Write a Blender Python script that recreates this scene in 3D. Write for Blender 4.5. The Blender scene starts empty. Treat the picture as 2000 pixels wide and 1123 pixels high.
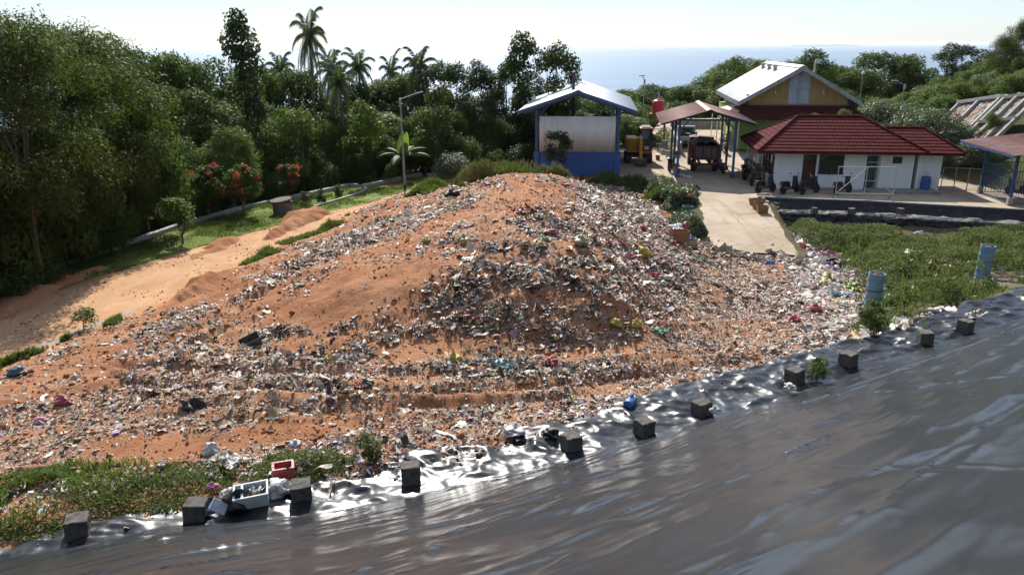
import bpy, bmesh, math, random
import numpy as np
from mathutils import Vector, Matrix, noise as mnoise
from mathutils.geometry import delaunay_2d_cdt
R = math.radians
rng = np.random.default_rng(7)
random.seed(7)
scene = bpy.context.scene
col = scene.collection

# ------------------------------------------------------------------ camera geometry (also used to survey the site from the photograph)
F = 1480.; PITCH = R(17.72); ROLL = R(0.29); CZ = 9.0
_cp, _sp, _cr, _sr = math.cos(PITCH), math.sin(PITCH), math.cos(ROLL), math.sin(ROLL)
def ray(px, py):
    u = px - 1000.; v = 561.5 - py
    x = u * _cr - v * _sr; y = u * _sr + v * _cr
    return (x / F, _cp + (y / F) * _sp, -_sp + (y / F) * _cp)
def at(px, py, z):
    d = ray(px, py); t = (z - CZ) / d[2]
    return (d[0] * t, d[1] * t, z)
def atY(px, py, Y):
    d = ray(px, py); t = Y / d[1]
    return (d[0] * t, Y, CZ + d[2] * t)
def proj(x, y, z):
    z = z - CZ
    d = y * _cp - z * _sp; up = y * _sp + z * _cp
    X = x / d * F; Yv = up / d * F
    return 1000 + X * _cr + Yv * _sr, 561.5 - (-X * _sr + Yv * _cr)

cam_d = bpy.data.cameras.new("camera"); cam = bpy.data.objects.new("camera", cam_d); col.objects.link(cam)
cam_d.sensor_width = 36; cam_d.lens = 36 * F / 2000.; cam_d.clip_end = 400000; cam_d.clip_start = .05
right = Vector((_cr, -_sr * _sp, -_sr * _cp)); fw = Vector((0, _cp, -_sp)); upv = right.cross(fw)
right = fw.cross(upv).normalized()
cam.matrix_world = Matrix(((right.x, upv.x, -fw.x, 0), (right.y, upv.y, -fw.y, 0), (right.z, upv.z, -fw.z, CZ), (0, 0, 0, 1)))
scene.camera = cam

# ------------------------------------------------------------------ numpy noise
def _hash(ix, iy, seed):
    h = (ix.astype(np.int64) * 374761393 + iy.astype(np.int64) * 668265263 + seed * 974634777) & 0xffffffff
    h = ((h ^ (h >> 13)) * 1274126177) & 0xffffffff
    return ((h ^ (h >> 16)) & 0xffffff) / float(0xffffff)
def vnoise(x, y, seed=0):
    x = np.asarray(x, float); y = np.asarray(y, float)
    ix = np.floor(x); iy = np.floor(y); fx = x - ix; fy = y - iy
    fx = fx * fx * fx * (fx * (fx * 6 - 15) + 10); fy = fy * fy * fy * (fy * (fy * 6 - 15) + 10)
    a = _hash(ix, iy, seed); b = _hash(ix + 1, iy, seed); c = _hash(ix, iy + 1, seed); d = _hash(ix + 1, iy + 1, seed)
    return (a * (1 - fx) + b * fx) * (1 - fy) + (c * (1 - fx) + d * fx) * fy
def fbm(x, y, seed=0, oct=4):
    s = 0; a = .5; n = 0
    for i in range(oct):
        s = s + a * vnoise(x * 2 ** i + 17.3 * i, y * 2 ** i - 9.1 * i, seed + i); n += a; a *= .5
    return s / n
def ridged(x, y, seed=0, oct=3):
    s = 0; a = .5; n = 0
    for i in range(oct):
        s = s + a * (1 - np.abs(2 * vnoise(x * 2 ** i + 3.7 * i, y * 2 ** i + 5.9 * i, seed + i) - 1)); n += a; a *= .5
    return s / n
def sstep(a, b, x):
    t = np.clip((np.asarray(x, float) - a) / (b - a), 0, 1); return t * t * (3 - 2 * t)
def inpoly(x, y, poly):
    x = np.asarray(x, float); y = np.asarray(y, float); ins = np.zeros(x.shape, bool)
    n = len(poly)
    for i in range(n):
        x1, y1 = poly[i][:2]; x2, y2 = poly[(i + 1) % n][:2]
        if y1 == y2: continue
        c = ((y1 > y) != (y2 > y)) & (x < (x2 - x1) * (y - y1) / (y2 - y1) + x1)
        ins ^= c
    return ins
def pldist(x, y, pl, closed=False):
    x = np.asarray(x, float); y = np.asarray(y, float); d = np.full(x.shape, 1e9)
    n = len(pl)
    for i in range(n if closed else n - 1):
        ax, ay = pl[i][:2]; bx, by = pl[(i + 1) % n][:2]
        dx, dy = bx - ax, by - ay; L = dx * dx + dy * dy + 1e-12
        t = np.clip(((x - ax) * dx + (y - ay) * dy) / L, 0, 1)
        d = np.minimum(d, np.hypot(x - ax - t * dx, y - ay - t * dy))
    return d
def sdpoly(x, y, poly):
    d = pldist(x, y, poly, True); return np.where(inpoly(x, y, poly), d, -d)
def W(l, z=0.):
    return [at(p[0], p[1], z)[:2] for p in l]

# ------------------------------------------------------------------ things and tags
def tag(o, label=None, cat=None, group=None, kind=None):
    if label: o['label'] = label
    if cat: o['category'] = cat
    if group: o['group'] = group
    if kind: o['kind'] = kind
    return o
def thing(name, label, cat, loc=(0, 0, 0), rz=0., group=None):
    o = bpy.data.objects.new(name, None); col.objects.link(o)
    o.empty_display_size = .2; o.location = loc; o.rotation_euler = (0, 0, rz)
    return tag(o, label, cat, group)
def dup(root, loc, rz=0., label=None, group=None, scale=None, rot=None):
    r = root.copy(); col.objects.link(r); r.location = loc; r.rotation_euler = rot or (0, 0, rz)
    if scale: r.scale = scale
    if label: r['label'] = label
    if group: r['group'] = group
    for ch in list(root.children):
        c = ch.copy(); col.objects.link(c); c.parent = r
        for g in ch.children:
            d = g.copy(); col.objects.link(d); d.parent = c
    return r

# ------------------------------------------------------------------ mesh builder
class MB:
    def __init__(s): s.v = []; s.f = []; s.m = []; s.cur = 0
    def add(s, vs, fs):
        b = len(s.v); s.v += [tuple(v) for v in vs]; s.f += [tuple(i + b for i in f) for f in fs]; s.m += [s.cur] * len(fs); return s
    def box(s, c, d, rz=0, taper=(1, 1), rx=0, ry=0):
        M = Matrix.Rotation(rz, 3, 'Z') @ Matrix.Rotation(rx, 3, 'X') @ Matrix.Rotation(ry, 3, 'Y'); vs = []
        for z in (-1, 1):
            tx, ty = (taper if z > 0 else (1, 1))
            for x, y in ((-1, -1), (1, -1), (1, 1), (-1, 1)):
                p = M @ Vector((x * d[0] / 2 * tx, y * d[1] / 2 * ty, z * d[2] / 2)); vs.append((p.x + c[0], p.y + c[1], p.z + c[2]))
        return s.add(vs, [(3, 2, 1, 0), (4, 5, 6, 7), (0, 1, 5, 4), (1, 2, 6, 5), (2, 3, 7, 6), (3, 0, 4, 7)])
    def bar(s, p0, p1, w, h=None):
        h = h or w; p0 = Vector(p0); p1 = Vector(p1); a = (p1 - p0).normalized()
        r = a.cross(Vector((0, 0, 1)))
        r = r.normalized() if r.length > 1e-4 else Vector((1, 0, 0))
        u = r.cross(a); vs = []
        for p in (p0, p1):
            for i, j in ((-1, -1), (1, -1), (1, 1), (-1, 1)): vs.append(p + r * (i * w / 2) + u * (j * h / 2))
        return s.add(vs, [(0, 1, 2, 3), (7, 6, 5, 4), (0, 4, 5, 1), (1, 5, 6, 2), (2, 6, 7, 3), (3, 7, 4, 0)])
    def tube(s, pts, r, n=8, cap=True):
        pts = [Vector(p) for p in pts]; k = len(pts); rs = r if isinstance(r, (list, tuple)) else [r] * k
        vs = []; fs = []
        for i, p in enumerate(pts):
            a = (pts[min(i + 1, k - 1)] - pts[max(i - 1, 0)]).normalized()
            q = a.cross(Vector((0, 1, 0.03))); q = q.normalized() if q.length > 1e-3 else Vector((1, 0, 0)); w = a.cross(q)
            for j in range(n):
                t = 2 * math.pi * j / n; vs.append(p + (q * math.cos(t) + w * math.sin(t)) * rs[i])
        for i in range(k - 1):
            for j in range(n): fs.append((i * n + j, i * n + (j + 1) % n, (i + 1) * n + (j + 1) % n, (i + 1) * n + j))
        if cap: fs += [tuple(range(n - 1, -1, -1)), tuple((k - 1) * n + j for j in range(n))]
        return s.add(vs, fs)
    def lathe(s, prof, n=20, c=(0, 0, 0), axis='z'):
        vs = []; fs = []; k = len(prof)
        for r, z in prof:
            for j in range(n):
                t = 2 * math.pi * j / n; a, b = r * math.cos(t), r * math.sin(t)
                p = (a, b, z) if axis == 'z' else ((z, a, b) if axis == 'x' else (a, z, b))
                vs.append((p[0] + c[0], p[1] + c[1], p[2] + c[2]))
        for i in range(k - 1):
            for j in range(n): fs.append((i * n + j, i * n + (j + 1) % n, (i + 1) * n + (j + 1) % n, (i + 1) * n + j))
        if prof[0][0] > 1e-4: fs.append(tuple(range(n - 1, -1, -1)))
        if prof[-1][0] > 1e-4: fs.append(tuple((k - 1) * n + j for j in range(n)))
        return s.add(vs, fs)
    def prism(s, poly, axis, a, b):
        k = len(poly); vs = []
        for t in (a, b):
            for p, q in poly: vs.append({'x': (t, p, q), 'y': (p, t, q), 'z': (p, q, t)}[axis])
        fs = [tuple(range(k - 1, -1, -1)), tuple(range(k, 2 * k))] + [(i, (i + 1) % k, k + (i + 1) % k, k + i) for i in range(k)]
        return s.add(vs, fs)
    def grid(s, pts):  # pts[i][j]
        a = len(pts); b = len(pts[0]); vs = [p for r in pts for p in r]
        return s.add(vs, [(i * b + j, i * b + j + 1, (i + 1) * b + j + 1, (i + 1) * b + j) for i in range(a - 1) for j in range(b - 1)])
    def build(s, name, mats, parent=None, smooth=False, bevel=0, loc=None, rz=0., solid=0):
        me = bpy.data.meshes.new(name); me.from_pydata(s.v, [], s.f)
        mats = mats if isinstance(mats, (list, tuple)) else [mats]
        for m in mats: me.materials.append(m)
        if len(mats) > 1: me.polygons.foreach_set('material_index', s.m)
        bm = bmesh.new(); bm.from_mesh(me); bmesh.ops.recalc_face_normals(bm, faces=bm.faces); bm.to_mesh(me); bm.free()
        if smooth:
            me.polygons.foreach_set('use_smooth', [True] * len(me.polygons))
            me.set_sharp_from_angle(angle=R(smooth if smooth > 1 else 40))
        o = bpy.data.objects.new(name, me); col.objects.link(o)
        if parent: o.parent = parent
        if loc: o.location = loc
        o.rotation_euler = (0, 0, rz)
        if solid:
            m = o.modifiers.new('solid', 'SOLIDIFY'); m.thickness = solid; m.offset = -1
        if bevel:
            m = o.modifiers.new('bevel', 'BEVEL'); m.width = bevel; m.segments = 2; m.limit_method = 'ANGLE'; m.angle_limit = R(40)
        return o

def npmesh(name, V, quads=None, tris=None, colr=None, mats=(), smooth=False, parent=None, attrs=None, matidx=None):
    me = bpy.data.meshes.new(name); V = np.asarray(V, np.float32)
    me.vertices.add(len(V)); me.vertices.foreach_set('co', V.ravel())
    loops = []; tot = []
    if quads is not None and len(quads): loops.append(np.asarray(quads).ravel()); tot.append(np.full(len(quads), 4))
    if tris is not None and len(tris): loops.append(np.asarray(tris).ravel()); tot.append(np.full(len(tris), 3))
    loops = np.concatenate(loops).astype(np.int32); tot = np.concatenate(tot).astype(np.int32)
    me.loops.add(len(loops)); me.loops.foreach_set('vertex_index', loops)
    me.polygons.add(len(tot)); st = np.concatenate([[0], np.cumsum(tot)[:-1]]).astype(np.int32)
    me.polygons.foreach_set('loop_start', st); me.polygons.foreach_set('loop_total', tot)
    if matidx is not None: me.polygons.foreach_set('material_index', matidx.astype(np.int32))
    if smooth: me.polygons.foreach_set('use_smooth', np.ones(len(tot), bool))
    for m in (mats if isinstance(mats, (list, tuple)) else [mats]): me.materials.append(m)
    if colr is not None:
        c = np.ones((len(V), 4), np.float32); c[:, :3] = colr
        a = me.color_attributes.new('col', 'FLOAT_COLOR', 'POINT'); a.data.foreach_set('color', c.ravel())
    for k, v in (attrs or {}).items():
        a = me.attributes.new(k, 'FLOAT', 'POINT'); a.data.foreach_set('value', np.asarray(v, np.float32).ravel())
    me.update(calc_edges=True); me.validate()
    o = bpy.data.objects.new(name, me); col.objects.link(o)
    if parent: o.parent = parent
    return o

def mesh_grid(name, X, Y, Z, mats, keep=None, **kw):
    a, b = X.shape; V = np.stack([X, Y, Z], -1).reshape(-1, 3)
    i = np.arange(a * b).reshape(a, b)
    q = np.stack([i[:-1, :-1], i[:-1, 1:], i[1:, 1:], i[1:, :-1]], -1)
    if keep is not None: q = q[keep]
    q = q.reshape(-1, 4)
    return npmesh(name, V, q, mats=mats, **kw)

# ------------------------------------------------------------------ materials
class NT:
    def __init__(s, name):
        s.m = bpy.data.materials.new(name); s.m.use_nodes = True; s.t = s.m.node_tree; s.t.nodes.clear()
        s.out = s.n('ShaderNodeOutputMaterial'); s.tc = s.n('ShaderNodeTexCoord')
    def n(s, t, **kw):
        x = s.t.nodes.new(t)
        for k, v in kw.items(): setattr(x, k, v)
        return x
    def l(s, a, b): s.t.links.new(a, b)
    def set(s, sock, v):
        if hasattr(v, 'is_output'): s.l(v, sock)
        elif isinstance(v, (tuple, list)) and len(v) == 3 and sock.type == 'RGBA': sock.default_value = (*v, 1)
        else: sock.default_value = v
    def noise(s, scale, detail=5, rough=.55, vec=None, dist=0, stretch=None, out='Fac'):
        x = s.n('ShaderNodeTexNoise'); x.inputs['Scale'].default_value = scale; x.inputs['Detail'].default_value = detail
        x.inputs['Roughness'].default_value = rough; x.inputs['Distortion'].default_value = dist
        v = vec or s.tc.outputs['Object']
        if stretch:
            mp = s.n('ShaderNodeMapping'); s.l(v, mp.inputs['Vector']); mp.inputs['Scale'].default_value = stretch; v = mp.outputs['Vector']
        s.l(v, x.inputs['Vector']); return x.outputs[out]
    def ramp(s, fac, a, b, c0=(0, 0, 0), c1=(1, 1, 1)):
        x = s.n('ShaderNodeMapRange'); x.interpolation_type = 'SMOOTHSTEP'; s.l(fac, x.inputs['Value'])
        x.inputs['From Min'].default_value = a; x.inputs['From Max'].default_value = b; return x.outputs['Result']
    def mix(s, fac, a, b, mode='MIX'):
        x = s.n('ShaderNodeMix', data_type='RGBA', blend_type=mode); s.set(x.inputs[0], fac); s.set(x.inputs[6], a); s.set(x.inputs[7], b); return x.outputs[2]
    def math(s, op, a, b=0.):
        x = s.n('ShaderNodeMath', operation=op); s.set(x.inputs[0], a); s.set(x.inputs[1], b); return x.outputs[0]
    def attr(s, name, out='Color'):
        x = s.n('ShaderNodeAttribute', attribute_name=name); return x.outputs[out]
    def bump(s, h, strength=.5, dist=.02, normal=None):
        x = s.n('ShaderNodeBump'); x.inputs['Strength'].default_value = strength; x.inputs['Distance'].default_value = dist; s.l(h, x.inputs['Height'])
        if normal: s.l(normal, x.inputs['Normal'])
        return x.outputs['Normal']
    def bsdf(s, base, rough=.6, metal=0., spec=.5, normal=None, trans=None, tcol=None, **kw):
        b = s.n('ShaderNodeBsdfPrincipled'); s.set(b.inputs['Base Color'], base); s.set(b.inputs['Roughness'], rough)
        s.set(b.inputs['Metallic'], metal); s.set(b.inputs['Specular IOR Level'], spec)
        for k, v in kw.items(): s.set(b.inputs[k], v)
        if normal: s.l(normal, b.inputs['Normal'])
        o = b.outputs[0]
        if trans:
            t = s.n('ShaderNodeBsdfTranslucent'); s.set(t.inputs['Color'], tcol if tcol is not None else base)
            mx = s.n('ShaderNodeMixShader'); s.set(mx.inputs[0], trans); s.l(o, mx.inputs[1]); s.l(t.outputs[0], mx.inputs[2]); o = mx.outputs[0]
        s.l(o, s.out.inputs['Surface']); return s.m
def mat(name, c1, c2=None, scale=4, rough=.6, bump=.0, bscale=30, metal=0., spec=.4, stretch=None, dirt=None, dscale=1.5, damt=.6):
    t = NT(name); c2 = c2 or tuple(x * .8 for x in c1)
    c = t.mix(t.ramp(t.noise(scale, stretch=stretch), .3, .7), c1, c2)
    if dirt: c = t.mix(t.math('MULTIPLY', t.ramp(t.noise(dscale, 7, .65, stretch=stretch), .5, .75), damt), c, dirt)
    nm = t.bump(t.noise(bscale, 4), bump, .02) if bump else None
    rr = t.math('ADD', t.math('MULTIPLY', t.noise(scale * 2), .25), rough - .12)
    return t.bsdf(c, rr, metal, spec, nm)
# ------------------------------------------------------------------ light, sky, view
SUN_AZ, SUN_EL = R(-8), R(40)
w = bpy.data.worlds.new("World"); scene.world = w; w.use_nodes = True
wt = w.node_tree; bg = wt.nodes['Background']
sky = wt.nodes.new('ShaderNodeTexSky'); sky.sky_type = 'NISHITA'; sky.sun_disc = False
sky.sun_elevation = SUN_EL; sky.sun_rotation = SUN_AZ; sky.altitude = 80
sky.air_density = 1.0; sky.dust_density = .25; sky.ozone_density = 3.0
tint = wt.nodes.new('ShaderNodeMix'); tint.data_type = 'RGBA'; tint.blend_type = 'MULTIPLY'; tint.inputs[0].default_value = 1; tint.inputs[7].default_value = (.74, .80, .92, 1)
wt.links.new(sky.outputs[0], tint.inputs[6]); wt.links.new(tint.outputs[2], bg.inputs[0])
veil = wt.nodes.new('ShaderNodeBackground'); veil.inputs[0].default_value = (.76, .84, .97, 1); veil.inputs[1].default_value = .27   # bright tropical haze over the whole dome
adds = wt.nodes.new('ShaderNodeAddShader'); wt.links.new(bg.outputs[0], adds.inputs[0]); wt.links.new(veil.outputs[0], adds.inputs[1]); wt.links.new(adds.outputs[0], wt.nodes['World Output'].inputs['Surface']); bg.inputs[1].default_value = .05
sd = bpy.data.lights.new("sun", 'SUN'); sd.energy = 4.6; sd.angle = R(.53); sd.color = (1, .95, .87)
so = bpy.data.objects.new("sun", sd); col.objects.link(so)
sv = Vector((math.sin(SUN_AZ) * math.cos(SUN_EL), math.cos(SUN_AZ) * math.cos(SUN_EL), math.sin(SUN_EL)))
so.rotation_euler = sv.to_track_quat('Z', 'Y').to_euler(); so.location = sv * 100
vs = scene.view_settings; vs.view_transform = 'Standard'; vs.look = 'None'; vs.gamma = 1; vs.use_curve_mapping = False; vs.exposure = .76
cy = scene.cycles; cy.max_bounces = 7; cy.diffuse_bounces = 3; cy.glossy_bounces = 3; cy.transmission_bounces = 4; cy.transparent_max_bounces = 6
cy.caustics_reflective = False; cy.caustics_refractive = False; cy.use_denoising = True; cy.sample_clamp_indirect = 6

# ------------------------------------------------------------------ liner frame: s along the bench, t towards the camera
LO = np.array([-8.42, 10.57]); LA = R(24.94)
LU = np.array([math.cos(LA), math.sin(LA)]); LN = np.array([math.sin(LA), -math.cos(LA)])
def to_st(x, y):
    dx = np.asarray(x, float) - LO[0]; dy = np.asarray(y, float) - LO[1]
    return dx * LU[0] + dy * LU[1], dx * LN[0] + dy * LN[1]
def from_st(s, t): return LO[0] + s * LU[0] + t * LN[0], LO[1] + s * LU[1] + t * LN[1]
TOE = W([(0, 1078), (348, 1014), (560, 1005), (752, 976), (916, 936), (1100, 900), (1240, 860), (1340, 828), (1500, 790), (1573, 765), (1761, 701), (1873, 665), (2000, 630)], 1)
EDGE = W([(-120, 1065), (0, 1040), (180, 1010), (300, 985), (640, 935), (760, 890), (900, 865), (1000, 845), (1200, 790), (1450, 725), (1680, 668), (1780, 645), (1900, 600), (2000, 575)], 1)
_toe = np.array([to_st(*p) for p in TOE]); _edge = np.array([to_st(*p) for p in EDGE])
def t_toe(s): return np.interp(s, _toe[:, 0], _toe[:, 1])
def t_edge(s): return np.interp(s, _edge[:, 0], _edge[:, 1])
def liner_z(s, t):
    d = t - t_toe(s); k = .533
    return 1.0 + k * .5 * (d + np.sqrt(d * d + .05)) - .05

# ------------------------------------------------------------------ terrain heights, surveyed at control points
CP = []
def cps(z, *l):
    for p in l: CP.append(at(p[0], p[1], p[2] if len(p) > 2 else z))
cps(0, (1215, 370), (1300, 380), (1368, 383), (1440, 387), (1500, 389), (1250, 330), (1400, 340), (1650, 375), (1850, 392), (1960, 408), (1900, 375), (1340, 320))
cps(-.1, (0, 705), (130, 650), (260, 603), (350, 565), (430, 533), (520, 500), (640, 447), (720, 402), (800, 374))
cps(-.1, (0, 620), (0, 560), (200, 540), (300, 500), (400, 440), (550, 400), (700, 360), (850, 345), (-200, 700), (-200, 600), (-250, 800))
cps(2.3, (1050, 341, 2.7), (980, 343, 2.3), (1110, 350, 2.7), (1000, 370, 2.75), (900, 362, 1.7), (840, 375, .9), (1000, 400, 2.8), (1060, 400, 2.85), (1000, 448, 2.55), (1080, 452, 2.6), (1120, 420, 2.75), (900, 430, 2.25), (800, 430, 1.4), (720, 445, .7),
    (1160, 420, 2.6), (1180, 480, 2.5), (1190, 550, 2.05), (1130, 350, 2.3))
cps(2.3, (900, 490, 2.25), (1000, 482, 2.42), (1100, 490, 2.42), (800, 505, 1.95), (700, 525, 1.7), (600, 545, 1.25), (500, 566, .8), (420, 582, .5), (760, 545, 1.85), (850, 530, 1.95), (950, 525, 2.1), (1050, 525, 2.15), (1130, 530, 2.1), (660, 560, 1.45))
cps(1.4, (900, 612, 1.15), (1000, 612, 1.2), (1100, 608, 1.25), (780, 618, 1.05), (650, 622, .95), (1180, 630, 1.0), (520, 635, .7))
cps(.45, (900, 690), (1050, 690, .42), (1200, 684, .3), (750, 700, .5), (600, 705, .55), (500, 685, .5), (400, 665, .45), (300, 640, .3), (200, 660, .2), (100, 700, .15))
cps(-.5, (1215, 352, -.1), (1280, 400, -.45), (1330, 440, -.75), (1385, 490, -.95), (1380, 540, -.85), (1320, 600, -.5), (1265, 655, -.05))
cps(.8, (1165, 375, 1.6), (1200, 405, 1.2), (1250, 442, .9), (1295, 500, .6), (1270, 560, .7), (1240, 600, .8))
cps(.7, (1000, 760, .6), (800, 760, .65), (600, 770, .75), (400, 760, .65), (200, 745, .5), (100, 725, .3), (40, 760, .5), (200, 820, .85), (400, 830, .95), (600, 830, .9), (800, 820, .8), (1000, 800, .75),
    (1200, 755, .6), (100, 870, .8), (300, 880, .75), (500, 875, .75), (0, 900, .7), (-150, 900, .6), (-150, 800, .3), (200, 950, .85), (0, 980, .85), (450, 930, .88))
cps(-.6, (1400, 600, -.55), (1500, 560, -.8), (1550, 512, -1.05), (1470, 505, -1.0), (1400, 700, .25), (1500, 680, .15), (1550, 640, -.1), (1650, 600, -.35), (1700, 612, -.3), (1600, 560, -.7), (1300, 720, .45), (1600, 690, .55))
cps(-1.2, (1520, 460), (1600, 475, -1.25), (1750, 485, -1.25), (1900, 490, -1.15), (1800, 560, -.55), (1915, 555, -.6), (1850, 610, .2), (1750, 600, -.2), (1980, 555, -.1), (2060, 520, -.4), (2120, 560, 0), (1990, 480, -1.1), (2100, 470, -1.1))
cps(-.7, (1340, 400, -.5), (1440, 440, -.5), (1400, 420, -.35), (1360, 450, -.8))
for p in EDGE: CP.append((p[0], p[1], .93))
CP += [(0, 49, .1), (4, 49.5, .1), (-3, 52.5, -.1), (-5, 47, .35), (1, 46, 1.2), (7, 50, 0), (9, 60, 0), (16, 60, 0), (22, 58, 0), (20, 68, .8), (26, 72, .8), (18, 80, .8), (24, 88, .8), (15, 72, .6), (12, 68, .5),
       (30, 52, 0), (33, 58, .2), (2, 60, 0), (-2, 62, -.6), (-7, 58, -.3), (30, 44, 0), (34, 44, .3), (36, 40, 0), (42, 50, 6.2), (46, 42, 5), (30, 58, .1), (37, 62, 4.2), (38.5, 55, 5.2), (38.5, 49, 5.0), (30, 52, 0), (32, 60, .2), (32, 55, .2),
       (-20, 38, -.6), (-23, 30, -.6), (-20, 48, -1.), (-14, 56, -1.), (-24, 22, -.4), (-30, 30, -1.2), (-30, 45, -1.8), (-24, 60, -2.2), (-12, 70, -2.2), (0, 76, -2), (8, 84, -2), (14, 96, -3), (26, 100, -2.5), (-40, 30, -1.5), (-40, 60, -3),
       (-20, 85, -4), (0, 100, -5), (20, 120, -9), (-30, 14, -.5), (-45, 10, -1), (41, 59, 5.4), (46, 60, 6.2), (34, 75, .8), (40, 85, .8), (46, 85, 2.8), (52, 85, 5), (58, 82, 7.3), (64, 80, 9.3), (75, 80, 12), (50, 68, 6.5), (31, 90, .3), (46, 100, 0), (55, 100, 2.6), (62, 100, 5.5), (62, 60, 9), (56, 48, 6),
       (75, 55, 11), (40, 120, -6), (65, 125, 0), (-60, 90, -14), (0, 130, -14), (30, 140, -14)]
CP += [(p[0] - .25, p[1] - 2.5, -1.45) for p in W([(1500, 391), (1530, 394), (1580, 396), (1640, 399), (1700, 402), (1760, 406), (1820, 410), (1880, 414), (1950, 419)], 0)]
CP += [(p[0], p[1] + .4, 0) for p in W([(1500, 391), (1530, 394), (1580, 396), (1640, 399), (1700, 402), (1760, 406), (1820, 410), (1880, 414), (1950, 419)], 0)]
CP = np.array(CP)
def _fit():
    D = np.hypot(CP[:, None, 0] - CP[None, :, 0], CP[:, None, 1] - CP[None, :, 1]); n = len(CP)
    A = np.zeros((n + 3, n + 3)); A[:n, :n] = D - np.eye(n) * .25; A[:n, n] = 1; A[:n, n + 1:] = CP[:, :2]; A[n, :n] = 1; A[n + 1:, :n] = CP[:, :2].T
    b = np.zeros(n + 3); b[:n] = CP[:, 2]; return np.linalg.solve(A, b)
_cf = _fit()
def rbf(x, y):
    x = np.asarray(x, float); y = np.asarray(y, float); sh = x.shape; x = x.ravel(); y = y.ravel(); out = np.empty(len(x))
    for i in range(0, len(x), 40000):
        a = x[i:i + 40000]; b = y[i:i + 40000]
        D = np.hypot(a[:, None] - CP[None, :, 0], b[:, None] - CP[None, :, 1])
        D = np.sqrt(D * D + .5)
        out[i:i + 40000] = D @ _cf[:-3] + _cf[-3] + _cf[-2] * a + _cf[-1] * b
    return out.reshape(sh)
def yard_z(x, y): return .8 * sstep(61, 71, y) * sstep(4, 12, x)
YARD = W([(1200, 352), (1215, 371), (1270, 380), (1365, 384), (1490, 390), (1530, 393), (1700, 401), (1880, 413), (2010, 422)]) + [(33.5, 42.6), (32, 48), (31, 52), (31.5, 58), (31, 68), (28, 90), (17.5, 89.5), (13.6, 75), (9, 64), (7.7, 58)]
CELLEDGE = W([(1200, 352), (1215, 371), (1270, 380), (1365, 384), (1490, 390), (1530, 393), (1700, 401), (1880, 413), (2030, 423)])
FARCELL = W([(1485, 391), (1530, 394), (1700, 402), (1880, 414), (2030, 424)], 0)

def height(x, y):
    """ground height anywhere on the site (heap included)"""
    z = rbf(x, y)
    f = sstep(0, .6, sdpoly(x, y, YARD)); z = z * (1 - f) + (yard_z(x, y) - .12) * f
    d = y - 105; z = z - np.where(d > 0, d * .35, 0)
    z = z - sstep(-32, -90, x) * 25
    return np.maximum(z, -75)

HEAP = W([(-60, 735), (0, 706), (130, 652), (262, 602), (350, 566), (430, 532), (480, 506), (640, 446), (720, 402), (800, 373), (880, 346)]) + [(-2.6, 52.6), (1.4, 51.8), (6.6, 51.0)] + \
    W([(1215, 354), (1290, 400), (1340, 446), (1392, 485), (1470, 498), (1552, 503), (1610, 540), (1690, 600)], -.75) + W([(1690, 640), (1690, 664)], .6) + [tuple(from_st(s, t_edge(s) + .25)) for s in (21, 17, 13, 9, 6, 3, 0, -4, -8)]

TRACKS = [W(l, .6) for l in ([(230, 700), (480, 722), (750, 732), (1000, 726), (1250, 703), (1450, 672)], [(240, 742), (500, 768), (800, 776), (1050, 764), (1300, 733), (1480, 705)], [(330, 800), (620, 818), (900, 806), (1120, 785)], [(430, 640), (330, 690), (220, 730)], [(690, 470), (520, 560), (380, 640)], [(760, 470), (600, 545), (470, 610)])]
def heap_detail(x, y):
    """ruts, rows and lumps on top of the surveyed heap"""
    s, t = to_st(x, y)
    front = sstep(-8.5, -5.5, t)                                       # the flat in front of the bench: wheel ruts along s
    z = front * .26 * (ridged(s * .06, t * .62, 5, 3) - .62)
    z += (1 - front) * .34 * (fbm(x * .55, y * .55, 11, 4) - .5) + (1 - front) * .10 * (ridged(s * .5, t * 1.1, 13, 3) - .6)
    for tr in TRACKS:
        dd = pldist(x, y, tr); z += -.11 * np.exp(-(dd / .22) ** 2) + .09 * np.exp(-((dd - .48) / .2) ** 2)
    z += .17 * (fbm(x * 1.8, y * 1.8, 21, 4) - .5) + .07 * (ridged(x * 3.5, y * 3.5, 31, 3) - .6)
    return z

# ------------------------------------------------------------------ surface materials
SOIL1, SOIL2, SOIL3 = (.40, .165, .074), (.52, .26, .135), (.24, .098, .046)
def soil_material():
    t = NT('heap_soil'); o = t.tc.outputs['Object']
    c = t.mix(t.ramp(t.noise(.35, 6), .35, .65), SOIL1, SOIL2)
    c = t.mix(t.math('MULTIPLY', t.ramp(t.noise(.8, 8, .65), .52, .7), .75), c, SOIL3)
    c = t.mix(t.math('MULTIPLY', t.ramp(t.noise(14, 4, .7), .55, .75), .5), c, (.15, .07, .035))
    lit = t.attr('lit', 'Fac')
    for sc, cols, rnd in ((16, ((.62, .58, .52), (.05, .05, .055), (.36, .30, .25)), 0.), (34, ((.7, .67, .62), (.12, .10, .09), (.45, .36, .27)), .13)):
        v = t.n('ShaderNodeTexVoronoi'); v.inputs['Scale'].default_value = sc; t.l(o, v.inputs['Vector'])
        sp = t.n('ShaderNodeSeparateColor'); t.l(v.outputs['Color'], sp.inputs[0])
        cc = t.mix(t.math('GREATER_THAN', sp.outputs[1], .55), cols[0], cols[2]); cc = t.mix(t.math('GREATER_THAN', sp.outputs[2], .66), cc, cols[1])
        f = t.math('LESS_THAN', sp.outputs[0], t.math('MULTIPLY', lit, .75))
        f = t.math('MULTIPLY', f, t.math('LESS_THAN', v.outputs['Distance'], .42))
        c = t.mix(t.math('MULTIPLY', f, .85), c, cc)
    h = t.math('ADD', t.noise(9, 8, .75), t.math('MULTIPLY', t.noise(26, 5, .7), .6))
    return t.bsdf(c, .92, 0, .15, t.bump(h, 1., .10))
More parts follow.
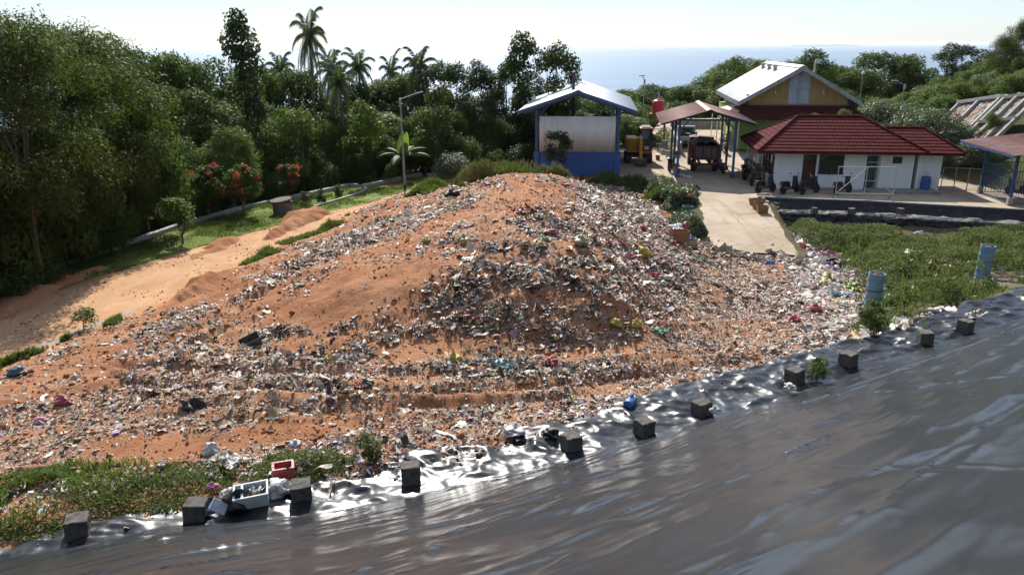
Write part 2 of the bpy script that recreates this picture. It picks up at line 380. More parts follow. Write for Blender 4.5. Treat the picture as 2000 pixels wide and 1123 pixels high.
def ground_material():
    t = NT('site_ground'); c = t.attr('col')
    k = t.ramp(t.noise(1.2, 8, .65), .3, .7); c = t.mix(t.math('MULTIPLY', k, .45), c, (.07, .05, .03))
    return t.bsdf(c, .95, 0, .1, t.bump(t.noise(10, 8, .7), .7, .05))
def road_material():
    t = NT('dirt_road'); 
    c = t.mix(t.ramp(t.noise(.5, 6), .35, .65), (.48, .285, .155), (.40, .22, .112))
    c = t.mix(t.math('MULTIPLY', t.ramp(t.noise(1.2, 9, .7, stretch=(1, .35, 1)), .5, .72), .7), c, (.54, .355, .215))
    c = t.mix(t.math('MULTIPLY', t.ramp(t.noise(.9, 9, .75), .52, .7), .65), c, (.34, .17, .085))
    c = t.mix(t.math('MULTIPLY', t.ramp(t.noise(1.1, 8, .7, stretch=(2.2, .16, 1)), .52, .66), .55), c, (.40, .24, .14))
    c = t.mix(t.math('MULTIPLY', t.ramp(t.noise(5, 8, .8), .58, .7), .35), c, (.24, .15, .09))
    v = t.n('ShaderNodeTexBrick'); v.inputs['Scale'].default_value = 3.2; t.l(t.tc.outputs['Object'], v.inputs['Vector']); v.inputs['Mortar Size'].default_value = .012
    c = t.mix(t.math('MULTIPLY', t.math('MULTIPLY', v.outputs['Fac'], t.ramp(t.noise(.35, 4), .48, .6)), .28), c, (.25, .16, .09))
    c = t.mix(t.math('MULTIPLY', t.attr('edge', 'Fac'), t.ramp(t.noise(2.5, 7, .7), .3, .6)), c, SOIL1)
    return t.bsdf(c, .93, 0, .15, t.bump(t.noise(6, 9, .7), .8, .04))
def lawn_material():
    t = NT('lawn_grass')
    c = t.mix(t.ramp(t.noise(.8, 8, .65), .35, .7), (.115, .165, .026), (.20, .22, .05))
    c = t.mix(t.math('MULTIPLY', t.ramp(t.noise(12, 6, .7), .5, .7), .6), c, (.045, .085, .014))
    c = t.mix(t.math('MULTIPLY', t.ramp(t.noise(.6, 8, .7), .58, .72), .6), c, (.24, .17, .075))
    return t.bsdf(c, .9, 0, .15, t.bump(t.noise(25, 6, .8), 1, .05))
def yard_material():
    t = NT('yard_concrete')
    c = t.mix(t.ramp(t.noise(.3, 7, .6), .35, .65), (.34, .265, .185), (.43, .355, .27))
    c = t.mix(t.math('MULTIPLY', t.ramp(t.noise(1.1, 9, .7), .5, .7), .6), c, (.25, .18, .115))
    c = t.mix(t.math('MULTIPLY', t.ramp(t.noise(.22, 6, .6), .55, .68), .55), c, (.42, .27, .15))
    c = t.mix(t.math('MULTIPLY', t.ramp(t.noise(2.6, 8, .8), .56, .72), .6), c, (.13, .105, .085))
    v = t.n('ShaderNodeTexVoronoi', feature='DISTANCE_TO_EDGE'); v.inputs['Scale'].default_value = .23; t.l(t.tc.outputs['Object'], v.inputs['Vector']); c = t.mix(t.math('MULTIPLY', t.math('LESS_THAN', v.outputs['Distance'], .006), .4), c, (.10, .08, .06))
    c = t.mix(t.math('MULTIPLY', t.ramp(t.noise(1.0, 7, .7, stretch=(2.4, .2, 1)), .52, .68), .45), c, (.24, .165, .10))
    return t.bsdf(c, .88, 0, .25, t.bump(t.noise(12, 8, .7), .4, .02))
def liner_material():
    t = NT('black_liner'); o = t.tc.outputs['Object']
    d = t.ramp(t.noise(.5, 8, .65, stretch=(1, 1.6, 1)), .45, .75)
    c = t.mix(t.math('MULTIPLY', d, .4), (.016, .018, .022), (.034, .035, .038))
    dust = t.math('MULTIPLY', t.ramp(t.noise(1.4, 9, .72), .56, .72), t.attr('bench', 'Fac'))
    c = t.mix(t.math('MULTIPLY', dust, .35), c, (.19, .16, .12))
    rr = t.math('ADD', t.math('MULTIPLY', t.noise(.9, 7, .6), .08), .20); rr = t.math('ADD', rr, t.math('MULTIPLY', dust, .25)); rr = t.math('ADD', rr, t.math('MULTIPLY', t.attr('bench', 'Fac'), .07))
    v = t.n('ShaderNodeTexVoronoi'); v.inputs['Scale'].default_value = 5.; t.l(o, v.inputs['Vector'])
    spk = t.math('LESS_THAN', v.outputs['Distance'], .03); c = t.mix(t.math('MULTIPLY', spk, .6), c, (.42, .40, .36))
    h = t.noise(2.2, 2, .45)
    return t.bsdf(c, rr, 0, t.math('SUBTRACT', .5, t.math('MULTIPLY', t.attr('bench', 'Fac'), .08)), t.bump(h, .12, .03))
M_soil = soil_material(); M_ground = ground_material(); M_road = road_material(); M_lawn = lawn_material(); M_yard = yard_material(); M_liner = liner_material()
M_conc = mat('concrete', (.30, .285, .26), (.22, .21, .19), 6, .85, .5, 60, dirt=(.10, .095, .08), dscale=3)
M_wallc = mat('weathered_concrete', (.33, .32, .29), (.24, .23, .20), 3, .85, .4, 40, dirt=(.09, .09, .07), dscale=1.6, damt=.8)

# ------------------------------------------------------------------ ground sheet
def build_ground():
    xs = np.concatenate([np.linspace(-220, -45, 36)[:-1], np.arange(-45, 70, .45), np.linspace(70, 240, 35)])
    ys = np.concatenate([np.arange(-12, 12, 1.5), np.arange(12, 62, .4), np.arange(62, 110, 1.), np.linspace(110, 330, 45)])
    X, Y = np.meshgrid(xs, ys); Z = height(X, Y)
    Z = Z - .6 * sstep(.4, 1.4, sdpoly(X, Y, HEAP))
    s, t = to_st(X, Y); te = t_edge(s); lz = liner_z(s, t) - .45
    Z = np.where(t > te + .1, np.minimum(np.where(t > te + .8, lz, Z), lz), Z)
    sr = sdpoly(X, Y, RAMP); k = sstep(-1.0, -.1, sr); Z = Z * (1 - k) + (np.minimum(ramp_z(X, Y), .02) - .05) * k
    fd = sdpoly(X, Y, FC_POLY); Z = np.where(fd > -.3, np.minimum(Z, -1.75), Z)
    Z = Z + .08 * (fbm(X * .8, Y * .8, 3) - .5) * (sdpoly(X, Y, YARD) < 0)
    c = np.empty(X.shape + (3,)); c[:] = (.055, .075, .022)
    site = sstep(-2, 2, sdpoly(X, Y, SITE))[..., None]; east = sstep(8.5, 11.5, X) * (Y < 50); c = c * (1 - site) + (np.array(SOIL1) * .9 * (1 - east[..., None]) + np.array((.15, .115, .075)) * east[..., None]) * site
    cell = np.maximum(sstep(-2.5, 1, sdpoly(X, Y, GREEN)), sstep(-2.5, .5, sdpoly(X, Y, GREEN2)))[..., None] * .92; c = c * (1 - cell) + np.array((.07, .085, .03)) * cell
    gv = sstep(-.4, .4, sdpoly(X, Y, GRAVEL) + (fbm(X, Y, 8) - .5))[..., None]; c = c * (1 - gv) + np.array((.17, .145, .115)) * gv
    o = mesh_grid('ground', X, Y, Z, M_ground, smooth=True, colr=c.reshape(-1, 3)); tag(o, kind='structure'); return o
GREEN = W([(1530, 452), (1620, 468), (1760, 479), (1990, 483), (2100, 482)], -1.4) + W([(2110, 560), (1960, 572)], 0) + W([(1900, 598), (1755, 651), (1700, 664)], .85) + W([(1690, 600)], -.3) + W([(1640, 530)], -.8) + W([(1560, 480)], -1.2)
GREEN2 = W([(1195, 362), (1270, 381), (1367, 386), (1380, 440), (1395, 470), (1340, 470), (1290, 420), (1235, 372)], -.5)
GRAVEL = W([(1880, 575), (1915, 530), (2060, 520), (2060, 560), (1960, 590)], -.2)
SITE = W([(0, 560), (250, 500), (480, 420), (640, 380), (800, 345)]) + [(0, 60), (9, 64), (14, 76), (18, 90), (28, 90), (30.5, 58), (30, 50), (33, 43), (36, 30), (20, 20), (-8, 8), (-30, 6), (-30, 20)]
FC_POLY = [(p[0], p[1]) for p in FARCELL] + [tuple(p) for p in W([(2030, 462), (1985, 460), (1750, 456), (1640, 446), (1560, 440), (1500, 428)], -1.3)]

def sheet(name, poly, zf, step, material, edge_w=None, thick=0):
    p = np.array([q[:2] for q in poly]); x0, y0 = p.min(0); x1, y1 = p.max(0)
    X, Y = np.meshgrid(np.arange(x0, x1, step), np.arange(y0, y1, step)); X = X.ravel() + rng.uniform(-.2, .2, X.size) * step; Y = Y.ravel() + rng.uniform(-.2, .2, Y.size) * step
    # densify boundary
    b = []
    for i in range(len(p)):
        a = p[i]; c = p[(i + 1) % len(p)]; n = max(1, int(np.hypot(*(c - a)) / step))
        b += [a + (c - a) * k / n for k in range(n)]
    k = sdpoly(X, Y, p) > step * .45
    pts = [Vector(q) for q in b] + [Vector((x, y)) for x, y in zip(X[k], Y[k])]
    nb = len(b)
    v, e, f, *_ = delaunay_2d_cdt(pts, [], [list(range(nb))], 1, 1e-5)
    V = np.array([(q.x, q.y) for q in v]); Z = zf(V[:, 0], V[:, 1])
    tr = [t for t in f if len(t) == 3]
    at_ = {}
    if edge_w: at_['edge'] = 1 - sstep(0, edge_w, sdpoly(V[:, 0], V[:, 1], p))
    o = npmesh(name, np.column_stack([V, Z]), tris=np.array(tr), mats=material, smooth=True, attrs=at_)
    if thick:
        m = o.modifiers.new('solid', 'SOLIDIFY'); m.thickness = thick; m.offset = -1
    bm = bmesh.new(); bm.from_mesh(o.data); bmesh.ops.recalc_face_normals(bm, faces=bm.faces)
    if sum(q.normal.z for q in bm.faces) < 0: bmesh.ops.reverse_faces(bm, faces=bm.faces)
    bm.to_mesh(o.data); bm.free()
    return tag(o, kind='structure')

# rubbish heap
def build_heap():
    xs = np.arange(-19.5, 19, .10); ys = np.arange(10.5, 53.5, .10)
    X, Y = np.meshgrid(xs, ys); sd = sdpoly(X, Y, HEAP)
    Z = rbf(X, Y); Z = Z + heap_detail(X, Y) * sstep(-.2, 1.5, sd) + (-.22 + .27 * sstep(-.5, .5, sd + .5 * (fbm(X * .9, Y * .9, 77) - .5)))
    keep = (sd[:-1, :-1] > -.55)
    px, py = proj(X, Y, Z); lit = litter_density(px, py, X, Y)
    o = mesh_grid('rubbish_heap', X, Y, Z, M_soil, keep=keep, smooth=True, attrs={'lit': np.clip(lit / 30., 0.02, .85)})
    # drop loose vertices
    bm = bmesh.new(); bm.from_mesh(o.data); bmesh.ops.delete(bm, geom=[v for v in bm.verts if not v.link_faces], context='VERTS'); bm.to_mesh(o.data); bm.free()
    return tag(o, 'broad heap of orange brown soil mixed with rubbish filling the middle of the site', 'rubbish heap')
def heap_z(x, y):
    sd = sdpoly(x, y, HEAP)
    return np.where(sd > 0, rbf(x, y) + heap_detail(x, y) * sstep(-.2, 1.5, sd) + .05 * sstep(0, .5, sd), height(x, y))
def gz(x, y): return float(heap_z(np.array([x]), np.array([y]))[0])
def on_heap(px, py):
    """point of the site's surface seen at a photo pixel"""
    d = ray(px, py); ts = np.linspace(8, 70, 1500); X = d[0] * ts; Y = d[1] * ts; Z = CZ + d[2] * ts
    h = heap_z(X, Y); i = int(np.argmax(Z <= h)); return (X[i], Y[i], float(h[i]))

# ------------------------------------------------------------------ litter density from surveyed zones (photo polygons on the heap surface)
ZONES = {
 'flank': [(1130, 345), (1215, 352), (1290, 418), (1392, 488), (1340, 590), (1262, 650), (1205, 560), (1165, 470), (1120, 430), (1130, 390)],
 'floor': [(1392, 482), (1470, 496), (1552, 500), (1640, 535), (1700, 600), (1700, 662), (1450, 724), (1200, 787), (1235, 690), (1330, 600)],
 'bright': [(1535, 448), (1600, 500), (1700, 540), (1700, 664), (1540, 705), (1560, 600), (1540, 540), (1500, 470)],
 'front': [(-60, 735), (280, 640), (480, 690), (600, 705), (900, 697), (1250, 690), (1450, 722), (1200, 790), (1000, 848), (640, 940), (0, 960), (-60, 960)],
 'left': [(700, 405), (880, 348), (960, 385), (900, 470), (690, 520), (450, 600), (200, 690), (0, 720), (270, 606), (440, 545), (640, 452)],
 'top': [(880, 345), (1130, 345), (1165, 470), (1200, 560), (1100, 490), (880, 490), (800, 500), (960, 385)],
 'black': [(980, 420), (1130, 430), (1150, 460), (1080, 470), (1000, 450)],
 'edge': [(640, 940), (640, 905), (1000, 820), (1200, 768), (1440, 705), (1690, 640), (1690, 672), (1440, 735), (1000, 850)],
}
ROWS = [[(480, 655), (560, 640), (650, 640), (700, 625), (760, 598), (850, 600), (920, 590), (1000, 600), (1100, 602), (1190, 622)], [(850, 655), (900, 655), (960, 640), (1050, 655), (1160, 665), (1230, 660)],
        [(900, 545), (1000, 555), (1100, 560), (1200, 570)], [(870, 495), (950, 520), (1000, 530), (1110, 545), (1200, 560)], [(500, 690), (580, 695), (650, 700), (720, 700)],
        [(840, 565), (900, 575), (950, 565)], [(940, 625), (1000, 640), (1060, 650)], [(920, 680), (1000, 672), (1100, 680)], [(1030, 480), (1100, 500), (1180, 520)]]
LROWS = [[(400, 590), (330, 625), (270, 650)], [(470, 575), (560, 530), (680, 480), (780, 440)], [(430, 625), (340, 680), (250, 720)], [(720, 470), (800, 440), (880, 400), (940, 385)], [(600, 500), (700, 450), (800, 420)], [(420, 700), (520, 660)], [(560, 580), (640, 540)]]
def litter_density(px, py, x, y):
    s, t = to_st(x, y); px = np.asarray(px); py = np.asarray(py)
    n1 = fbm(x * .5, y * .5, 41, 4); n2 = fbm(x * 1.6, y * 1.6, 43, 3); st = fbm(s * .13, t * 1.15, 47, 4)
    m = lambda k: inpoly(px, py, ZONES[k])
    d = 2.5 + 9 * sstep(.5, .68, n1 * .4 + n2 * .6)
    d = np.where(m('left'), 2 + 22 * sstep(.50, .68, n1 * .55 + n2 * .45), d)
    d = np.where(m('top'), 4 + 30 * sstep(.46, .62, n1 * .5 + n2 * .5), d)
    d = np.where(m('front'), 4 + 46 * sstep(.44, .6, st * .75 + n2 * .25), d)
    d = np.where(m('flank'), 46 + 10 * n2, d)
    d = np.where(m('floor'), 20 + 34 * sstep(.34, .56, n1), d)
    d = np.where(m('edge'), np.maximum(d, 26 + 20 * n2), d); d = np.where(m('black'), 40, d)
    d = np.where(m('bright'), 60, d)
    for i, r in enumerate(ROWS):
        dd = pldist(px, py, r); d = np.maximum(d, 50 * sstep(15, 5, dd + 11 * (n2 - .5) * 2) * sstep(.36, .46, n1 * .4 + n2 * .6))
    for r in LROWS:
        dd = pldist(px, py, r); d = np.maximum(d, 38 * sstep(13, 4, dd + 10 * (n2 - .5) * 2))
    # bare earth patches
    for (cx, cy, rx, ry) in ((620, 590, 130, 40), (700, 560, 150, 45), (800, 680, 200, 32), (1000, 400, 70, 30), (960, 445, 50, 25), (300, 870, 170, 35), (560, 850, 70, 30), (420, 555, 60, 25), (330, 585, 50, 25), (1050, 370, 70, 15), (850, 540, 70, 40)):
        e = ((px - cx) / rx) ** 2 + ((py - cy) / ry) ** 2; d = d * (1 - .8 * sstep(1.2, .5, e + (n2 - .5)))
    return d
M_heap = build_heap()

# yard, ramp, road, lawn
sheet('yard', YARD, lambda x, y: yard_z(x, y) + .012 * (fbm(x, y, 4) - .5), .8, M_yard, 1.)
RAMP0 = W([(1365, 383.5), (1430, 387), (1493, 390)], .01) + W([(1520, 440)], -.45) + W([(1556, 513)], -1.05) + W([(1470, 507)], -1.0) + W([(1390, 494)], -.92) + W([(1376, 440)], -.5)
RAMP = []
for i_ in range(len(RAMP0)):
    for k_ in range(12):
        a_, b_ = np.array(RAMP0[i_]), np.array(RAMP0[(i_ + 1) % len(RAMP0)]); p_ = a_ + (b_ - a_) * k_ / 12
        if i_ > 1: p_ = p_ + .38 * np.array([fbm(p_[0] * 1.1, p_[1] * 1.1, 15) - .5, fbm(p_[0] * 1.1, p_[1] * 1.1, 16) - .5])
        RAMP.append(tuple(p_))
def ramp_z(x, y):
    d = (np.asarray(y) - 33.6) / (46.6 - 33.6); return -.98 + 1.0 * np.clip(d, 0, 1.2) ** .9 - 1.5 * np.clip(.09 - d, 0, 1)
build_ground()
sheet('ramp', RAMP, lambda x, y: np.minimum(ramp_z(x, y), .022) + .03 * (fbm(x, y, 6) - .5), .5, M_yard, .8)
ROADO = W([(-150, 640), (0, 585), (120, 545), (240, 505), (320, 480), (420, 457), (500, 440), (600, 412), (650, 402), (720, 392), (790, 366), (850, 350)])
ROADI = [HEAP[i] for i in (10, 9, 8, 7, 6, 5, 4, 3, 2, 1, 0)]
ROADI = [(p[0] + .6, p[1] - .3) for p in ROADI]
road_z = lambda x, y: height(x, y) + .035 + .05 * (fbm(x * .7, y * .7, 61) - .5)
sheet('dirt_road', ROADO + ROADI, road_z, .45, M_road, 1.3)
LWALL = W([(-120, 585), (0, 545), (120, 500), (220, 468), (340, 430), (470, 395), (560, 378), (680, 358), (700, 360)])
LAWN = LWALL + W([(760, 362), (830, 347), (905, 338), (900, 346), (850, 352), (790, 372), (720, 394), (650, 408), (560, 428), (480, 448), (400, 468), (300, 497), (200, 525), (120, 552), (0, 596), (-120, 640)])
sheet('lawn', LAWN, lambda x, y: height(x, y) + .055 + .06 * (fbm(x * .6, y * .6, 71) - .5), .5, M_lawn, .5)

# near liner
def liner_wob(S, T):
    d = T - t_toe(S)
    b = sstep(.5, -.5, d)                                # 1 on the bench
    long_ = ridged(S * .22 + .9 * fbm(S * .3, T * .3, 5), T * .95 + .2 * S, 81, 2) - .62
    soft = fbm(S * .40, T * 1.25 + S * .25, 83, 2) - .5
    cr = ridged(S * .42 + .7 * fbm(S * .8, T * .8, 9), T * .8 + .25 * S, 85, 2) - .6; fine = ridged(S * 1.7, T * 2.0 + .4 * S, 87, 3) - .6
    sw = .8 * fbm(S * .25, T * .4, 6); wob = (1 - b) * (.065 * long_ + .085 * soft + .06 * (ridged(S * .32 + 1.8 * sw, T * 1.7 + .5 * S + 1.6 * sw, 88, 2) ** 8 - .08) + .035 * (ridged(S * .45 + sw, T * 2.1 + .8 * S + sw, 84, 2) ** 3 - .3) + .006 * (ridged(S * 1.2 + sw, T * 4.6 + 1.7 * S, 86, 2) ** 2 - .4)) + b * (.13 * cr + .15 * (ridged(S * 1.1 + .8 * cr, T * 1.5 - .5 * S, 82, 3) ** 2 - .4) + .055 * fine + .014 * (ridged(S * 3.4 + T, T * 3.6, 89, 2) - .6))
    wob += .05 * sstep(.5, .0, np.abs(d)) * (fbm(S * .8, T * 2, 12) - .4)
    wob -= .05 * np.exp(-(d / .16) ** 2)
    wob += sum(.011 * sstep(.10, .03, np.abs(S - q - .04 * T + .05 * np.sin(T * 1.3 + q))) for q in (-2.9, 3.2, 9.4, 15.6, 21.8))
    wob += .03 * sstep(.05, 0, T - t_toe(S) - 1.1 - .02 * S) * sstep(.9, 1.05, T - t_toe(S) - .02 * S) * (S > 15)
    return wob, b
def build_liner():
    s = np.arange(-12, 34, .052); t = np.concatenate([np.arange(-4.6, 6, .045), np.arange(6, 13, .04), np.arange(13, 18, .1)])
    S, T = np.meshgrid(s, t); Z = liner_z(S, T); te = t_edge(S); d = T - t_toe(S)
    wob, b = liner_wob(S, T)
    Z = Z + wob - .55 * sstep(.06, .7, te - T + .25 * (fbm(S * .9, T * .2, 19) - .5))
    X, Y = from_st(S, T); keep = (te - T < 1.3)[:-1, :-1]
    o = mesh_grid('liner_sheet', X, Y, Z, M_liner, keep=keep, smooth=True, attrs={'bench': b})
    bm = bmesh.new(); bm.from_mesh(o.data); bmesh.ops.delete(bm, geom=[v for v in bm.verts if not v.link_faces], context='VERTS'); bm.to_mesh(o.data); bm.free()
    return tag(o, 'glossy black plastic liner wrinkled over the steep near slope and its bench', 'liner')
build_liner()
def bench_z(x, y, r=.18):
    a, b = np.meshgrid(np.linspace(-r, r, 5), np.linspace(-r, r, 5)); S, T = to_st(x + a, y + b); z = liner_z(S, T) + liner_wob(S, T)[0]; return float(np.percentile(z, 25))

# far liner, on the yard side of the cell
def build_far_liner():
    top = np.array(FARCELL); L = np.concatenate([[0], np.cumsum(np.hypot(*np.diff(top, axis=0).T))]); n = 320
    q = np.linspace(0, L[-1] - .6, n); px = np.interp(q, L, top[:, 0]); py = np.interp(q, L, top[:, 1])
    nx, ny = -.09, -.996
    prof = [(-.45, .03), (-.2, .035), (0, .03), (.05, -.05), (.10, -.15), (.18, -.27), (.25, -.37), (.32, -.45), (.42, -.49), (.5, -.49), (.8, -.50), (.95, -.50), (1.1, -.51), (1.25, -.53), (1.35, -.57), (1.42, -.65), (1.47, -.78), (1.51, -.92), (1.55, -1.07), (1.6, -1.22), (1.66, -1.36), (1.8, -1.5), (2.2, -1.62)]
    pr = np.array(prof); u = np.linspace(0, len(pr) - 1, 80); po = np.interp(u, np.arange(len(pr)), pr[:, 0]); pz = np.interp(u, np.arange(len(pr)), pr[:, 1])
    Q, O = np.meshgrid(q, po); _, ZZ = np.meshgrid(q, pz); U = np.meshgrid(q, u)[1]
    amp = sstep(2, 9, U); flat = sstep(8, 9, U) * sstep(14.5, 13, U) * sstep(.42, .55, fbm(Q * 1.3, U * .5, 16)); wv = ridged(Q * 1.1 + .5 * fbm(Q, U * .3, 3), U * .22, 91, 3) - .6; wv2 = ridged(Q * 3, U * .5, 93, 2) - .6
    dr = amp * (.30 * wv + .07 * wv2); hang = sstep(13.5, 15, U)
    O = O + dr * (.3 + .7 * hang); ZZ = ZZ + dr * .45 * (1 - hang) + .12 * hang * (fbm(Q * .5, U * 0, 14) - .5)
    X = np.interp(Q, q, px) + O * nx; Y = np.interp(Q, q, py) + O * ny
    o = mesh_grid('cell_edge_liner', X, Y, ZZ, M_liner2, smooth=True, attrs={'bench': flat})
    return tag(o, 'dusty black plastic liner draped over the far bank below the yard', 'liner')
def liner2():
    t = NT('dusty_liner'); d = t.math('MAXIMUM', t.math('MULTIPLY', t.ramp(t.noise(1.2, 9, .7), .5, .7), .3), t.attr('bench', 'Fac'))
    c = t.mix(t.math('MULTIPLY', d, .55), (.010, .0105, .016), (.24, .22, .20)); return t.bsdf(c, t.math('ADD', t.math('MULTIPLY', d, .3), .42), 0, .3, t.bump(t.noise(9, 5), .4, .03))
M_liner2 = liner2()
build_far_liner()
m = MB(); e = [Vector((*p, 0)) for p in FARCELL]
for a, b in zip(e[:-1], e[1:]): m.box(((a.x + b.x) / 2, (a.y + b.y) / 2 + .12, .03), ((b - a).length + .1, .22, .12), math.atan2(b.y - a.y, b.x - a.x))
tag(m.build('kerb', M_conc, bevel=.02), kind='structure')
m = MB(); e = [Vector((*p, 0)) for p in W([(1262, 379.5), (1366, 384)])]
for a, b in zip(e[:-1], e[1:]): m.box(((a.x + b.x) / 2, (a.y + b.y) / 2 + .15, .03), ((b - a).length + .1, .3, .14), math.atan2(b.y - a.y, b.x - a.x))
tag(m.build('kerb', M_conc, bevel=.02), kind='structure')
m = MB(); a, b = e[0], e[-1]
m.grid([[(a.x + (b.x - a.x) * k / 24 + .02 * math.sin(k * 3), a.y + (b.y - a.y) * k / 24 - o_ - .05 * math.sin(k * 1.7), z_) for k in range(25)] for o_, z_ in ((0, .02), (.06, -.2), (.15, -.5), (.25, -.8))])
tag(m.build('edge_liner_strip', M_liner2, smooth=True), 'short dark strip of liner under the yard edge left of the ramp', 'liner')

# sea, island
def sea_mat():
    t = NT('sea_water'); n = t.noise(.02, 8, .7, stretch=(1, 3, 1)); n2 = t.noise(.0012, 6, .6, stretch=(.35, 2.2, 1))
    c = t.mix(t.ramp(n2, .4, .62), (.09, .16, .235), (.12, .195, .275))
    return t.bsdf(c, .3, 0, .4, t.bump(n, .35, 2.), IOR=1.33)
m = MB(); SR = 60000; rr_ = [120, 400, 1200, 4000, 12000, 30000, SR]; N = 96
vs_ = [(r * math.sin(2 * math.pi * k / N), r * math.cos(2 * math.pi * k / N), -72) for r in rr_ for k in range(N)]
m.add(vs_, [(i * N + k, i * N + (k + 1) % N, (i + 1) * N + (k + 1) % N, (i + 1) * N + k) for i in range(len(rr_) - 1) for k in range(N)])
tag(m.build('sea', sea_mat()), kind='structure')
ID = 22000.; ns = 60; vs_ = []; fs_ = []
for k in range(ns + 1):
    f = k / ns; a = ray(1541 + 143 * f, 90); x = a[0] / a[1] * ID; h = 72 * max(.08, min(1, f * 9) * min(1, (1 - f) * 14)) * (.62 + .55 * float(fbm(f * 7., 3., 2))) * (1 - .25 * f) * (.7 + .3 * min(1, f * 3))
    vs_ += [(x, ID - 350, -72.5), (x, ID - 120, -72 + h * .8), (x, ID, -72 + h), (x, ID + 400, -72.5)]
for k in range(ns):
    for j in range(3): fs_.append((k * 4 + j, k * 4 + j + 1, k * 4 + j + 5, k * 4 + j + 4))
m = MB(); m.add(vs_, fs_); tag(m.build('island', mat('island_forest', (.05, .08, .05), (.07, .1, .06), .01, .9), smooth=True), kind='structure')
# ------------------------------------------------------------------ loose litter: many crumpled pieces
def litter_mat():
    t = NT('litter_plastic'); c = t.attr('col')
    c = t.mix(t.math('MULTIPLY', t.ramp(t.noise(6, 6, .7), .4, .68), .6), c, (.22, .125, .07))
    return t.bsdf(c, .55, 0, .35, None, .12)
M_litter = litter_mat()
def rotm(yaw, pit, rol):
    cy_, sy, cp, sp, cr, sr = np.cos(yaw), np.sin(yaw), np.cos(pit), np.sin(pit), np.cos(rol), np.sin(rol)
    Mx = np.empty((len(yaw), 3, 3))
    Mx[:, 0, 0] = cy_ * cp; Mx[:, 0, 1] = cy_ * sp * sr - sy * cr; Mx[:, 0, 2] = cy_ * sp * cr + sy * sr
    Mx[:, 1, 0] = sy * cp; Mx[:, 1, 1] = sy * sp * sr + cy_ * cr; Mx[:, 1, 2] = sy * sp * cr - cy_ * sr
    Mx[:, 2, 0] = -sp; Mx[:, 2, 1] = cp * sr; Mx[:, 2, 2] = cp * cr
    return Mx
def proto_sheet(seed, n=4):
    r = np.random.default_rng(seed); g = np.linspace(-.5, .5, n + 1); X, Y = np.meshgrid(g, g)
    Z = r.uniform(-.22, .3, X.shape); X = X + r.uniform(-.11, .11, X.shape); Y = Y + r.uniform(-.11, .11, X.shape)
    V = np.stack([X, Y, Z], -1).reshape(-1, 3); i = np.arange((n + 1) ** 2).reshape(n + 1, n + 1)
    return V, np.stack([i[:-1, :-1], i[:-1, 1:], i[1:, 1:], i[1:, :-1]], -1).reshape(-1, 4)
def proto_lump(seed):
    r = np.random.default_rng(seed); nu, nv = 7, 5; V = []; Q = []
    for j in range(nv):
        ph = math.pi * (j + .5) / nv
        for i in range(nu):
            th = 2 * math.pi * i / nu + j * .3; k = r.uniform(.55, 1.15) * .5
            V.append((math.cos(th) * math.sin(ph) * k, math.sin(th) * math.sin(ph) * k, math.cos(ph) * k * .75))
    for j in range(nv - 1):
        for i in range(nu): Q.append((j * nu + i, j * nu + (i + 1) % nu, (j + 1) * nu + (i + 1) % nu, (j + 1) * nu + i))
    V += [(0, 0, .36), (0, 0, -.36)]; V = np.array(V)
    for i in range(0, nu, 2): Q.append((nu * nv, i, (i + 1) % nu, (i + 2) % nu))
    return V, np.array(Q)
def proto_strip(seed):
    r = np.random.default_rng(seed); n = 6; V = []; z = 0
    for i in range(n):
        x = (i / (n - 1) - .5) * 1.7; y = r.uniform(-.15, .15); z = r.uniform(-.12, .2); wd = r.uniform(.08, .2); tw = r.uniform(-.2, .2)
        V += [(x, y - wd, z - tw), (x, y + wd, z + tw)]
    return np.array(V), np.array([(2 * i, 2 * i + 1, 2 * i + 3, 2 * i + 2) for i in range(n - 1)])
def proto_bottle(seed):
    V = []; Q = []; pr = [(.0, -.5), (.17, -.48), (.17, .15), (.07, .35), (.07, .5), (0, .5)]; n = 6
    for rr, z in pr:
        for k in range(n): V.append((z, rr * math.cos(k * math.pi / 3), rr * math.sin(k * math.pi / 3)))
    for i in range(len(pr) - 1):
        for k in range(n): Q.append((i * n + k, i * n + (k + 1) % n, (i + 1) * n + (k + 1) % n, (i + 1) * n + k))
    return np.array(V), np.array(Q)
PROTOS = [proto_sheet(i) for i in range(6)] + [proto_lump(20 + i) for i in range(4)] + [proto_strip(40 + i) for i in range(6)] + [proto_bottle(0)]
def scatter(name, pts, size, colr, protos, material, flat=.7, rng_=rng, tilt=.5):
    n = len(pts); which = rng_.integers(0, len(protos), n); VV = []; QQ = []; CC = []; base = 0
    M_ = rotm(rng_.uniform(0, 6.28, n), rng_.normal(0, tilt, n), rng_.normal(0, tilt, n))
    for k, (V, Q) in enumerate(protos):
        ix = np.nonzero(which == k)[0]
        if not len(ix): continue
        sc = size[ix][:, None, None] * np.stack([rng_.uniform(.7, 1.4, len(ix)), rng_.uniform(.6, 1.1, len(ix)), flat * rng_.uniform(.7, 1.3, len(ix))], -1)[:, None, :]
        P = np.einsum('nij,nvj->nvi', M_[ix], V[None] * sc) + pts[ix][:, None, :]
        VV.append(P.reshape(-1, 3)); CC.append(np.repeat(colr[ix], len(V), 0))
        q = Q[None] + (np.arange(len(ix)) * len(V))[:, None, None] + base; QQ.append(q.reshape(-1, 4)); base += len(ix) * len(V)
    return npmesh(name, np.concatenate(VV), np.concatenate(QQ), colr=np.concatenate(CC), mats=material)
